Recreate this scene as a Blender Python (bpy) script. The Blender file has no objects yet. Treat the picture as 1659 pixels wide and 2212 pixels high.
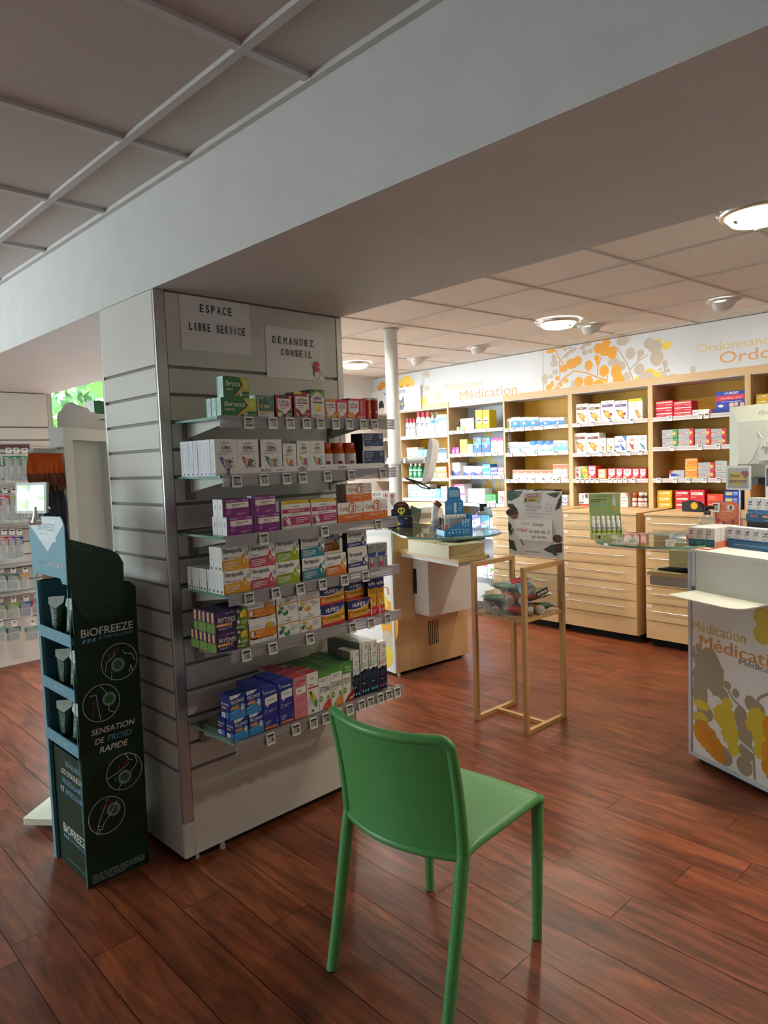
import bpy, math, random
from mathutils import Vector, Matrix
random.seed(7)
C = bpy.context.scene.collection
SC = bpy.context.scene
# ---------------------------------------------------------------- camera, light, exposure
cam = bpy.data.cameras.new('camera'); camo = bpy.data.objects.new('camera', cam); C.objects.link(camo)
CR_ = ((0.709594, -0.703716, -0.035492), (-0.075440, -0.025795, -0.996817), (0.700560, 0.710013, -0.071393))
M = Matrix(((CR_[0][0], -CR_[1][0], -CR_[2][0], -1.1871), (CR_[0][1], -CR_[1][1], -CR_[2][1], -2.2982), (CR_[0][2], -CR_[1][2], -CR_[2][2], 1.45), (0, 0, 0, 1)))
camo.matrix_world = M
cam.sensor_fit = 'AUTO'; cam.sensor_width = 36.0; cam.lens = 1518.51 / 2212 * 36; cam.clip_start = 0.05
SC.camera = camo
SC.view_settings.view_transform = 'Standard'; SC.view_settings.look = 'None'; SC.view_settings.gamma = 1.0
SC.view_settings.use_curve_mapping = False
EXPOSURE = 0.0
SKY = 24.0          # daylight outside the windows
RING = 410.0       # round ceiling luminaires
SPOT = 2.5        # shelf spots, watts
SC.view_settings.exposure = EXPOSURE
SC.cycles.use_denoising = True
SC.cycles.max_bounces = 8; SC.cycles.transparent_max_bounces = 24; SC.cycles.sample_clamp_indirect = 6
SC.cycles.caustics_reflective = False; SC.cycles.caustics_refractive = False
wd = bpy.data.worlds.new('daylight'); SC.world = wd; wd.use_nodes = True
wb = wd.node_tree.nodes['Background']; wb.inputs[0].default_value = (0.92, 0.96, 1.0, 1); wb.inputs[1].default_value = SKY
for nm, loc, rot, sx, sy in (('window_portal', (2.4, 3.50, 1.24), (math.radians(-90), 0, 0), 3.0, 2.24),
                             ('window_portal', (-3.55, 2.3, 1.65), (0, math.radians(-90), 0), 1.3, 2.2)):
    l = bpy.data.lights.new(nm, 'AREA'); l.shape = 'RECTANGLE'; l.size = sx; l.size_y = sy
    l.cycles.is_portal = True
    o = bpy.data.objects.new(nm, l); C.objects.link(o); o.location = loc; o.rotation_euler = rot; o['kind'] = 'helper'
# ---------------------------------------------------------------- materials
def lin(h):
    c = [int(h[i:i + 2], 16) / 255 for i in (0, 2, 4)]
    return tuple(x / 12.92 if x <= .04045 else ((x + .055) / 1.055) ** 2.4 for x in c) + (1.0,)
MATS = {}
def principled(name, col, rough=.5, metal=0.0, spec=.5):
    m = bpy.data.materials.new(name); m.use_nodes = True
    b = m.node_tree.nodes['Principled BSDF']
    b.inputs['Base Color'].default_value = lin(col) if isinstance(col, str) else col
    b.inputs['Roughness'].default_value = rough; b.inputs['Metallic'].default_value = metal
    b.inputs['Specular IOR Level'].default_value = spec
    return m
def N(m, t, **kw):
    n = m.node_tree.nodes.new(t)
    for k, v in kw.items(): setattr(n, k, v)
    return n
def wood(name, c1, c2, scale, rough, axis=0, coords='Object', spec=.5, mixc=None):
    m = principled(name, c1, rough, 0, spec); nt = m.node_tree; L = nt.links; b = nt.nodes['Principled BSDF']
    tc = N(m, 'ShaderNodeTexCoord'); mp = N(m, 'ShaderNodeMapping')
    s = [scale] * 3; s[axis] = scale * .09; mp.inputs['Scale'].default_value = s
    nz = N(m, 'ShaderNodeTexNoise'); nz.inputs['Scale'].default_value = 1.0; nz.inputs['Detail'].default_value = 6; nz.inputs['Distortion'].default_value = 1.2
    cr = N(m, 'ShaderNodeValToRGB'); cr.color_ramp.elements[0].position = .3; cr.color_ramp.elements[1].position = .72
    cr.color_ramp.elements[0].color = lin(c1); cr.color_ramp.elements[1].color = lin(c2)
    L.new(tc.outputs[coords], mp.inputs[0]); L.new(mp.outputs[0], nz.inputs['Vector']); L.new(nz.outputs[0], cr.inputs[0])
    L.new(cr.outputs[0], b.inputs['Base Color'])
    return m
def clear(name, tint, gloss=.12, body=None, bodyf=0.0, rough=.03):
    m = bpy.data.materials.new(name); m.use_nodes = True; nt = m.node_tree; nt.nodes.clear(); L = nt.links
    out = N(m, 'ShaderNodeOutputMaterial'); tr = N(m, 'ShaderNodeBsdfTransparent'); gl = N(m, 'ShaderNodeBsdfGlossy')
    tr.inputs[0].default_value = lin(tint); gl.inputs['Roughness'].default_value = rough
    fr = N(m, 'ShaderNodeLayerWeight'); pw = N(m, 'ShaderNodeMath', operation='POWER'); pw.inputs[1].default_value = 5.0
    L.new(fr.outputs['Facing'], pw.inputs[0])
    ad = N(m, 'ShaderNodeMath', operation='MULTIPLY_ADD'); ad.inputs[1].default_value = .8; ad.inputs[2].default_value = .02 + gloss * .25; ad.use_clamp = True
    L.new(pw.outputs[0], ad.inputs[0])
    mx = N(m, 'ShaderNodeMixShader'); L.new(ad.outputs[0], mx.inputs[0]); L.new(tr.outputs[0], mx.inputs[1]); L.new(gl.outputs[0], mx.inputs[2])
    last = mx
    if body:
        df = N(m, 'ShaderNodeBsdfDiffuse'); df.inputs[0].default_value = lin(body)
        m2 = N(m, 'ShaderNodeMixShader'); m2.inputs[0].default_value = bodyf
        L.new(mx.outputs[0], m2.inputs[1]); L.new(df.outputs[0], m2.inputs[2]); last = m2
    L.new(last.outputs[0], out.inputs[0]); return m
def emis(name, col, s):
    m = principled(name, col, .4); b = m.node_tree.nodes['Principled BSDF']
    b.inputs['Emission Color'].default_value = lin(col); b.inputs['Emission Strength'].default_value = s
    return m
def speckle(name, c1, c2, scale, rough, bump=0.0):
    m = principled(name, c1, rough); nt = m.node_tree; L = nt.links; b = nt.nodes['Principled BSDF']
    tc = N(m, 'ShaderNodeTexCoord'); nz = N(m, 'ShaderNodeTexNoise'); nz.inputs['Scale'].default_value = scale; nz.inputs['Detail'].default_value = 5
    cr = N(m, 'ShaderNodeValToRGB'); cr.color_ramp.elements[0].position = .35; cr.color_ramp.elements[1].position = .65
    cr.color_ramp.elements[0].color = lin(c1); cr.color_ramp.elements[1].color = lin(c2)
    L.new(tc.outputs['Object'], nz.inputs['Vector']); L.new(nz.outputs[0], cr.inputs[0]); L.new(cr.outputs[0], b.inputs['Base Color'])
    if bump:
        bp = N(m, 'ShaderNodeBump'); bp.inputs['Strength'].default_value = bump; bp.inputs['Distance'].default_value = .002
        L.new(nz.outputs[0], bp.inputs['Height']); L.new(bp.outputs[0], b.inputs['Normal'])
    return m
def floor_mat():
    m = principled('vinyl_planks', '6a3420', .38, 0, .42); nt = m.node_tree; L = nt.links; b = nt.nodes['Principled BSDF']
    uv = N(m, 'ShaderNodeUVMap'); mp = N(m, 'ShaderNodeMapping'); mp.inputs['Scale'].default_value = (2.2, 13, 1)
    nz = N(m, 'ShaderNodeTexNoise'); nz.inputs['Scale'].default_value = 1; nz.inputs['Detail'].default_value = 7; nz.inputs['Roughness'].default_value = .62; nz.inputs['Distortion'].default_value = 1.6
    mp2 = N(m, 'ShaderNodeMapping'); mp2.inputs['Scale'].default_value = (5, 90, 1)
    n2 = N(m, 'ShaderNodeTexNoise'); n2.inputs['Scale'].default_value = 1; n2.inputs['Detail'].default_value = 4
    L.new(uv.outputs[0], mp.inputs[0]); L.new(mp.outputs[0], nz.inputs['Vector']); L.new(uv.outputs[0], mp2.inputs[0]); L.new(mp2.outputs[0], n2.inputs['Vector'])
    cr = N(m, 'ShaderNodeValToRGB'); e = cr.color_ramp.elements
    e[0].position = .28; e[0].color = lin('4e2718'); e[1].position = .75; e[1].color = lin('a85c3a')
    k = e.new(.5); k.color = lin('7e422a')
    L.new(nz.outputs[0], cr.inputs[0])
    mx = N(m, 'ShaderNodeMixRGB', blend_type='MULTIPLY'); mx.inputs[0].default_value = .38
    c2 = N(m, 'ShaderNodeValToRGB'); c2.color_ramp.elements[0].color = lin('909090'); c2.color_ramp.elements[1].color = (1.15, 1.1, 1.05, 1); c2.color_ramp.elements[0].position = .3; c2.color_ramp.elements[1].position = .7
    L.new(n2.outputs[0], c2.inputs[0]); L.new(cr.outputs[0], mx.inputs[1]); L.new(c2.outputs[0], mx.inputs[2])
    at = N(m, 'ShaderNodeAttribute', attribute_name='tone'); m3 = N(m, 'ShaderNodeMixRGB', blend_type='MULTIPLY'); m3.inputs[0].default_value = 1
    L.new(mx.outputs[0], m3.inputs[1]); L.new(at.outputs[0], m3.inputs[2]); L.new(m3.outputs[0], b.inputs['Base Color'])
    # worn, duller patches
    tc = N(m, 'ShaderNodeTexCoord'); n3 = N(m, 'ShaderNodeTexNoise'); n3.inputs['Scale'].default_value = 1.7; n3.inputs['Detail'].default_value = 5
    r3 = N(m, 'ShaderNodeMapRange'); r3.inputs[1].default_value = .35; r3.inputs[2].default_value = .7; r3.inputs[3].default_value = .30; r3.inputs[4].default_value = .5
    L.new(tc.outputs['Object'], n3.inputs['Vector']); L.new(n3.outputs[0], r3.inputs[0]); L.new(r3.outputs[0], b.inputs['Roughness'])
    bp = N(m, 'ShaderNodeBump'); bp.inputs['Strength'].default_value = .12; bp.inputs['Distance'].default_value = .002
    L.new(n2.outputs[0], bp.inputs['Height']); L.new(bp.outputs[0], b.inputs['Normal'])
    return m
SPECIAL = {
    'maple': wood('maple', 'd9b98d', 'cda878', 9, .45, 2), 'mapleH': wood('maple_level', 'd9b98d', 'cfab7c', 9, .45, 1),
    'oak': wood('light_oak', 'c9a06c', 'b98c58', 16, .42, 2), 'oakH': wood('light_oak_rail', 'c9a06c', 'b98c58', 16, .42, 0),
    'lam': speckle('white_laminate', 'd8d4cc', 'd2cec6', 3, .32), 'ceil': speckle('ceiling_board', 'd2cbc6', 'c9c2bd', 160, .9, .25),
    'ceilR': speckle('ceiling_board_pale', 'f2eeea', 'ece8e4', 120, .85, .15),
    'beam': speckle('painted_plaster', 'd6d4d2', 'd1cfcd', 8, .7), 'paint': speckle('white_paint', 'e6e6e6', 'e0e1e3', 6, .6),
    'wallw': speckle('fascia_white', 'e4e7ec', 'dfe3ea', 4, .45), 'yellow': speckle('ochre_back_panel', 'd8a01e', 'cf9716', 5, .5),
    'alu': principled('brushed_aluminium', 'b9b5b2', .38, .75), 'chrome': principled('chrome', 'e6e4e0', .22, .75), 'steel': principled('grey_steel', '8b8783', .45, .6),
    'floor': floor_mat(), 'green': principled('green_plastic', '58a05a', .36, 0, .5),
    'glass': clear('shelf_glass', 'dfeee8', .10), 'glassE': principled('glass_edge', '6f9c8c', .15, 0, .6), 'acry': clear('acrylic', 'f6f7f7', .06),
    'rail': clear('clear_price_rail', 'e9e4e8', .35, 'cdc5ca', .34, .12), 'railw': principled('ribbed_price_rail', 'c7bcc0', .25, 0, .6), 'tube': clear('clear_tube', 'eef0f0', .2, 'e8e8e8', .15),
    'liquid': clear('clear_gel', 'f2f4f4', .3, 'e4e8ea', .12), 'amber': clear('amber_plastic', 'd9761c', .2, 'c35a12', .55), 'pane': clear('window_pane', 'f4fbfb', .04),
    'card': principled('dark_green_card', '14301f', .55, 0, .3), 'cardB': principled('light_blue_card', '6b9fb4', .5), 'mirror': principled('mirror', 'e8efe8', .04, 1.0),
    'cellO': clear('orange_bag', 'f0803a', .25, 'e8702a', .75, .2), 'cellN': principled('navy_bag', '1b2036', .3), 'black': principled('black', '121214', .45), 'dark': principled('dark_shadow_gap', '0c0a09', .9),
    'lampG': emis('lamp_green_glass', 'd4f0a8', 4.0), 'lampD': emis('lamp_diffuser', 'fff3e0', RING), 'lampW': emis('lamp_white', 'fff4e2', 30), 'leaf': principled('tree_leaves', '4c7a2c', .6), 'leaf2': principled('tree_leaves_dark', '2f5a26', .6),
    'blister': clear('clear_blister', 'f2f4f4', .2, 'dde2e4', .25, .12), 'wgrey': principled('grey_white_metal', 'c9c8c0', .45), 'screen': principled('label_screen', 'a3a797', .3),
}
def mat(c):
    if c in SPECIAL: return SPECIAL[c]
    if c not in MATS: MATS[c] = principled('print_' + c, c, .42, 0, .4)
    return MATS[c]
# ---------------------------------------------------------------- mesh building
GLY = {}
def glyphs(s, bold=0.0, ital=0.0):
    k = (s, bold, ital)
    if k not in GLY:
        cu = bpy.data.curves.new('t', 'FONT'); cu.body = s; cu.shear = ital; cu.resolution_u = 3
        ob = bpy.data.objects.new('t', cu); me = bpy.data.meshes.new_from_object(ob)
        vs = [(v.co.x, v.co.y) for v in me.vertices]; fs = [tuple(p.vertices) for p in me.polygons]
        bpy.data.objects.remove(ob); bpy.data.curves.remove(cu); bpy.data.meshes.remove(me)
        if bold > .003:
            d = bold * .55; n = len(vs); vs = [(x - d, y - d * .6) for x, y in vs] + [(x + d, y + d * .6) for x, y in vs]; fs = fs + [tuple(n + i for i in f) for f in fs]
        x0 = min(v[0] for v in vs); x1 = max(v[0] for v in vs); y0 = min(v[1] for v in vs); y1 = max(v[1] for v in vs)
        GLY[k] = ([((x - x0) / (x1 - x0), (y - y0) / (y1 - y0)) for x, y in vs], fs)
    return GLY[k]
class MB:
    def __init__(s, org=(0, 0, 0)):
        s.v = []; s.f = []; s.m = []; s.mats = []; s.sm = []; s.org = org
    def mi(s, c):
        if c not in s.mats: s.mats.append(c)
        return s.mats.index(c)
    def add(s, vs, fs, c, smooth=False):
        n = len(s.v); i = s.mi(c); s.v += [tuple(v) for v in vs]
        for f in fs: s.f.append(tuple(n + k for k in f)); s.m.append(i); s.sm.append(smooth)
        return s
    def box(s, x0, y0, z0, x1, y1, z1, c):
        vs = [(x, y, z) for z in (z0, z1) for y in (y0, y1) for x in (x0, x1)]
        return s.add(vs, [(0, 2, 3, 1), (4, 5, 7, 6), (0, 1, 5, 4), (2, 6, 7, 3), (0, 4, 6, 2), (1, 3, 7, 5)], c)
    def boxf(s, x0, y0, z0, x1, y1, z1, front, left, top, rest):
        vs = [(x, y, z) for z in (z0, z1) for y in (y0, y1) for x in (x0, x1)]
        s.add(vs, [(0, 2, 3, 1), (2, 6, 7, 3), (1, 3, 7, 5)], rest)
        s.add(vs, [(0, 1, 5, 4)], front); s.add(vs, [(0, 4, 6, 2)], left); return s.add(vs, [(4, 5, 7, 6)], top)
    def rbox(s, x0, y0, z0, x1, y1, z1, r, c, n=3, axis='z'):
        "box with rounded vertical (or given axis) edges"
        a0, a1, b0, b1, h0, h1 = {'z': (x0, x1, y0, y1, z0, z1), 'y': (x0, x1, z0, z1, y0, y1), 'x': (y0, y1, z0, z1, x0, x1)}[axis]
        pl = rrect(a0, b0, a1, b1, r, n)
        f = {'z': lambda p, h: (p[0], p[1], h), 'y': lambda p, h: (p[0], h, p[1]), 'x': lambda p, h: (h, p[0], p[1])}[axis]
        return s.prism(pl, h0, h1, c, f)
    def prism(s, pl, h0, h1, c, f=lambda p, h: (p[0], p[1], h), smooth=False):
        n = len(pl); vs = [f(p, h0) for p in pl] + [f(p, h1) for p in pl]
        s.add(vs, [tuple(range(n - 1, -1, -1)), tuple(range(n, 2 * n))], c)
        return s.add(vs, [(i, (i + 1) % n, n + (i + 1) % n, n + i) for i in range(n)], c, smooth)
    def poly(s, pts, c): return s.add(pts, [tuple(range(len(pts)))], c)
    def tube(s, path, r, n, c, caps=True, sq=None, smooth=True):
        P = [Vector(p) for p in path]; rr = r if isinstance(r, (list, tuple)) else [r] * len(P)
        vs = []; up = Vector((0, 0, 1))
        for i, p in enumerate(P):
            t = (P[min(i + 1, len(P) - 1)] - P[max(i - 1, 0)]).normalized()
            a = t.cross(up)
            if a.length < 1e-3: a = t.cross(Vector((1, 0, 0)))
            if i and a.dot(last) < 0: a = -a
            a.normalize(); last = a; b = t.cross(a).normalized()
            for k in range(n):
                w = 2 * math.pi * (k + .5) / n
                vs.append(p + rr[i] * (math.cos(w) * a * (sq or 1) + math.sin(w) * b))
        fs = [(i * n + k, i * n + (k + 1) % n, (i + 1) * n + (k + 1) % n, (i + 1) * n + k) for i in range(len(P) - 1) for k in range(n)]
        s.add(vs, fs, c, smooth)
        if caps: s.add(vs, [tuple(range(n - 1, -1, -1)), tuple(range((len(P) - 1) * n, len(P) * n))], c)
        return s
    def cyl(s, p0, p1, r0, r1, n, c, smooth=True): return s.tube([p0, p1], [r0, r1], n, c, True, None, smooth)
    def lathe(s, prof, o, n, c, smooth=True, caps=True):
        vs = [(o[0] + r * math.cos(2 * math.pi * k / n), o[1] + r * math.sin(2 * math.pi * k / n), o[2] + z) for r, z in prof for k in range(n)]
        fs = [(i * n + k, i * n + (k + 1) % n, (i + 1) * n + (k + 1) % n, (i + 1) * n + k) for i in range(len(prof) - 1) for k in range(n)]
        s.add(vs, fs, c, smooth); m = len(prof)
        if not caps: return s
        return s.add(vs, [tuple(range(n - 1, -1, -1)), tuple(range((m - 1) * n, m * n))], c)
    def grid(s, fn, nu, nv, c, smooth=True):
        vs = [fn(i / nu, j / nv) for j in range(nv + 1) for i in range(nu + 1)]
        return s.add(vs, [(j * (nu + 1) + i, j * (nu + 1) + i + 1, (j + 1) * (nu + 1) + i + 1, (j + 1) * (nu + 1) + i) for j in range(nv) for i in range(nu)], c, smooth)
    def decor(s, fr, items, lay=.00025, k0=1):
        "printed design on a face; fr = (origin, U, V) with the outward normal U x V"
        O, U, V = (Vector(a) for a in fr); Nn = U.cross(V).normalized(); k = k0
        P = lambda x, y: O + U * x + V * y + Nn * (lay * k)
        for it in items:
            t = it[0]
            if t == 'r': x0, y0, x1, y1, c = it[1:]; s.poly([P(x0, y0), P(x1, y0), P(x1, y1), P(x0, y1)], c)
            elif t == 'p': s.poly([P(x, y) for x, y in it[1]], it[2])
            elif t == 'e':
                cx, cy, rx, ry, c = it[1:6]; rot = it[6] if len(it) > 6 else 0; ca, sa = math.cos(rot), math.sin(rot)
                s.poly([P(cx + rx * math.cos(w) * ca - ry * math.sin(w) * sa, cy + rx * math.cos(w) * sa + ry * math.sin(w) * ca) for w in [2 * math.pi * q / 20 for q in range(20)]], c)
            elif t == 'o':      # outline ring
                cx, cy, rx, ry, wd_, c = it[1:7]; n = 32
                A = [P(cx + (rx) * math.cos(2 * math.pi * q / n), cy + ry * math.sin(2 * math.pi * q / n)) for q in range(n)]
                B = [P(cx + (rx - wd_) * math.cos(2 * math.pi * q / n), cy + (ry - wd_ * ry / rx) * math.sin(2 * math.pi * q / n)) for q in range(n)]
                s.add(A + B, [(q, (q + 1) % n, n + (q + 1) % n, n + q) for q in range(n)], c)
            elif t == 'l':      # polyline with width
                pts, wd_, c = it[1:4]; au = U.length / V.length
                for (xa, ya), (xb, yb) in zip(pts[:-1], pts[1:]):
                    dx, dy = (xb - xa) * au, yb - ya; q = math.hypot(dx, dy) or 1; nx, ny = -dy / q * wd_ / au, dx / q * wd_
                    s.poly([P(xa - nx, ya - ny), P(xb - nx, yb - ny), P(xb + nx, yb + ny), P(xa + nx, ya + ny)], c)
                    k += .05
            elif t == 'n':      # lines of fine print
                x0, y0, x1, y1, rows, c = it[1:7]; hh = (y1 - y0) / rows; rn = random.Random(int(x0 * 991 + rows * 7 + y1 * 53))
                for q in range(rows):
                    xe = x1 if q < rows - 1 else x0 + (x1 - x0) * .6; x = x0
                    while x < xe - .01:
                        w = min((x1 - x0) * rn.uniform(.08, .22), xe - x); s.poly([P(x, y1 - hh * (q + .7)), P(x + w, y1 - hh * (q + .7)), P(x + w, y1 - hh * (q + .3)), P(x, y1 - hh * (q + .3))], c); x += w + (x1 - x0) * .025
            elif t == 't':
                tx, x0, y0, x1, y1, c = it[1:7]; b = it[7] if len(it) > 7 else 0; ita = it[8] if len(it) > 8 else 0
                vs, fs = glyphs(tx, b, ita); hv = len(vs) / 2 if b > .003 else 1e9; s.add([P(x0 + (x1 - x0) * x, y0 + (y1 - y0) * y) + (Nn * 4e-5 if i >= hv else Nn * 0) for i, (x, y) in enumerate(vs)], fs, c)
            elif t == 'tv':     # vertical text running upward
                tx, x0, y0, x1, y1, c = it[1:7]; b = it[7] if len(it) > 7 else 0
                vs, fs = glyphs(tx, b, 0); hv = len(vs) / 2 if b > .003 else 1e9; s.add([P(x1 - (x1 - x0) * y, y0 + (y1 - y0) * x) + (Nn * 4e-5 if i >= hv else Nn * 0) for i, (x, y) in enumerate(vs)], fs, c)
            elif t == 'tr':     # rotated text: origin, direction vectors
                tx, o2, u2, v2, c = it[1:6]; b = it[6] if len(it) > 6 else 0; ita = it[7] if len(it) > 7 else 0
                vs, fs = glyphs(tx, b, ita); s.add([P(o2[0] + u2[0] * x + v2[0] * y, o2[1] + u2[1] * x + v2[1] * y) for x, y in vs], fs, c)
            k += 1
        return s
    def mesh(s, name, bevel=0):
        me = bpy.data.meshes.new(name); o = s.org
        me.from_pydata([(v[0] - o[0], v[1] - o[1], v[2] - o[2]) for v in s.v], [], s.f)
        for c in s.mats: me.materials.append(mat(c))
        me.polygons.foreach_set('material_index', s.m); me.polygons.foreach_set('use_smooth', s.sm); me.update()
        return me
    def build(s, name, parent=None, loc=(0, 0, 0), rz=0.0, rot=None, bevel=0):
        return place(s.mesh(name), name, parent, loc, rz, rot, bevel)
def place(me, name, parent=None, loc=(0, 0, 0), rz=0.0, rot=None, bevel=0):
    o = bpy.data.objects.new(name, me); C.objects.link(o); o.location = loc; o.rotation_euler = rot or (0, 0, rz)
    if parent: o.parent = parent
    if bevel:
        b = o.modifiers.new('b', 'BEVEL'); b.width = bevel; b.segments = 2; b.limit_method = 'ANGLE'; b.angle_limit = math.radians(50)
    return o
def rrect(x0, y0, x1, y1, r, n=3):
    out = []
    for cx, cy, a in ((x1 - r, y1 - r, 0), (x0 + r, y1 - r, 90), (x0 + r, y0 + r, 180), (x1 - r, y0 + r, 270)):
        for k in range(n + 1):
            w = math.radians(a + 90 * k / n); out.append((cx + r * math.cos(w), cy + r * math.sin(w)))
    return out
def tag(o, label=None, cat=None, group=None, kind=None):
    for k, v in (('label', label), ('category', cat), ('group', group), ('kind', kind)):
        if v: o[k] = v
    return o
def empty(name, loc, rz=0.0, label=None, cat=None, group=None):
    o = bpy.data.objects.new(name, None); C.objects.link(o); o.location = loc; o.rotation_euler = (0, 0, rz); o.empty_display_size = .05
    return tag(o, label, cat, group)
class Frame:
    "a level frame turned by deg about the origin"
    def __init__(s, deg): s.t = math.radians(deg); s.c = math.cos(s.t); s.s = math.sin(s.t)
    def w(s, a, b, z=0.0): return (a * s.c - b * s.s, a * s.s + b * s.c, z)
    def thing(s, name, a, b, z, label, cat, group=None): return empty(name, s.w(a, b, z), s.t, label, cat, group)
FW_ = Frame(-2.67); FS = Frame(-2.31); FL = Frame(-5.75); FR = Frame(-24.32); FF = Frame(-1.2); FC = Frame(-4.18)
ORD = 'first second third fourth fifth sixth seventh eighth ninth tenth eleventh twelfth thirteenth fourteenth fifteenth sixteenth'.split()
D_OR=[(.878,2.339,.045,.044),(.806,2.369,.041,.037),(.744,2.3,.037,.04),(.803,2.302,.067,.037),(.751,2.268,.04,.036),(1.082,2.261,.044,.041),(1.139,2.243,.06,.045),(1.222,2.212,.041,.035),(.973,2.209,.039,.042),(.894,2.26,.027,.026),(.886,2.218,.014,.03),(.828,2.144,.045,.05),(.717,2.124,.047,.06),(.696,2.055,.051,.053),(1.07,2.079,.044,.045),(.975,2.069,.043,.051),(.883,2.042,.049,.037),(1.377,2.065,.034,.029),(1.343,2.09,.021,.029),(1.361,2.024,.038,.018),(1.286,2.134,.027,.023),(1.204,2.104,.029,.023),(1.254,2.077,.021,.02),(1.284,2.041,.021,.021),(1.353,2.381,.051,.018),(1.247,2.398,.041,.011)]
D_ORL=[[(1.302,2.392),(1.266,2.309),(1.225,2.254)],[(1.357,2.005),(1.3,2.071),(1.224,2.127),(1.116,2.178),(.989,2.146),(.889,2.097),(.799,2.06)],[(.889,2.104),(.884,2.191),(.849,2.267)],[(.974,2.154),(.973,2.202)],[(1.022,2.084),(.951,2.117)],[(.807,2.007),(.798,2.1)]]
D_TA=[(1.317,2.266,.042,.028),(1.321,2.309,.025,.043),(1.311,2.194,.032,.027),(1.202,2.374,.018,.015),(1.153,2.385,.024,.01),(1.105,2.364,.02,.015),(1.137,2.348,.016,.014),(1.174,2.335,.018,.014),(1.195,2.314,.016,.014),(1.01,2.323,.027,.027),(1.033,2.364,.025,.017),(.955,2.326,.023,.02),(.985,2.388,.047,.017),(.655,2.366,.057,.039),(.589,2.256,.044,.049),(.501,2.247,.031,.033),(.516,2.204,.014,.026),(.425,2.313,.048,.044),(.378,2.281,.06,.051),(.366,2.191,.056,.063),(.513,2.12,.045,.048),(.455,2.048,.065,.045),(.738,2.206,.055,.036),(.672,2.165,.043,.039),(.623,2.061,.036,.049),(.297,2.147,.018,.018),(.294,2.121,.018,.016),(.337,2.098,.015,.011),(.274,2.082,.018,.016),(.317,2.071,.014,.011),(.314,2.042,.014,.013),(.232,2.03,.026,.022),(1.419,2.142,.035,.051),(1.354,2.156,.026,.018),(1.118,2.06,.036,.042),(1.176,2.016,.049,.021)]
D_TAL=[[(.707,2.321),(.622,2.185),(.56,2.028)],[(.594,2.129),(.523,2.185),(.44,2.226)],[(.288,2.011),(.3,2.094),(.313,2.152)],[(1.245,2.299),(1.129,2.374)],[(1.262,2.287),(1.261,2.153)]]
D_YE=[(.286,2.277,.039,.034),(.358,2.316,.033,.022),(.36,2.051,.037,.032),(.427,2.09,.047,.026),(.517,2.042,.042,.026),(.829,2.063,.03,.02)]
D_TA2=[(.078,2.067,.025,.028),(.062,2.024,.031,.022),(.244,2.028,.032,.023)]
D_TA3=[(2.913,2.359,.049,.035),(2.88,2.35,.023,.035),(2.911,2.207,.046,.035),(2.865,2.121,.029,.029),(2.801,2.109,.024,.025),(2.759,2.146,.029,.035),(2.729,2.102,.038,.052),(2.828,2.036,.029,.016)]
D_TA3L=[[(2.938,2.339),(2.97,2.189),(2.861,2.027)],[(2.861,2.039),(2.753,2.093)]]
# ---------------------------------------------------------------- the room
def struct(mb, name, **kw):
    o = mb.build(name, **kw); o['kind'] = 'structure'; return o
def make_floor():
    f = FF; vs = []; fs = []; uvs = []; tone = []; rn = random.Random(3)
    known = {0: -1.252, -1: -.992, -2: -.774, -3: -1.166, 1: -.958, -8: -.234, -9: .0, -7: .215, -5: -.503}
    pw = .1525; gap = .0011
    for r in range(-28, 36):
        x0 = .785 + r * pw; ln = 1.22; y = -4.6 + ((known.get(r, rn.uniform(0, ln)) + 4.6) % ln) - ln
        while y < 4.2:
            a, b, c, d = x0 + gap, x0 + pw - gap, y + gap, y + ln - gap
            n = len(vs); vs += [f.w(a, c, .002), f.w(b, c, .002), f.w(b, d, .002), f.w(a, d, .002)]; fs.append((n, n + 1, n + 2, n + 3))
            ou, ov = rn.uniform(0, 50), rn.uniform(0, 50); uvs += [(ou + c, ov + a), (ou + c, ov + b), (ou + d, ov + b), (ou + d, ov + a)]
            t = rn.uniform(.82, 1.12); tone += [(t, t * rn.uniform(.97, 1.02), t * rn.uniform(.94, 1.03), 1)] * 4
            y += ln
    n = len(vs); B = 7
    vs += [(-B, -B, 0), (B, -B, 0), (B, B, 0), (-B, B, 0)]; fs.append((n, n + 1, n + 2, n + 3)); uvs += [(0, 0)] * 4; tone += [(.25, .2, .2, 1)] * 4
    me = bpy.data.meshes.new('floor'); me.from_pydata(vs, [], fs); ul = me.uv_layers.new(name='UVMap')
    ul.data.foreach_set('uv', [q for p in uvs for q in p])
    ca = me.color_attributes.new('tone', 'FLOAT_COLOR', 'CORNER'); ca.data.foreach_set('color', [q for p in tone for q in p])
    me.materials.append(SPECIAL['floor']); me.update()
    o = place(me, 'floor'); o['kind'] = 'structure'
make_floor()
H = 2.4
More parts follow.
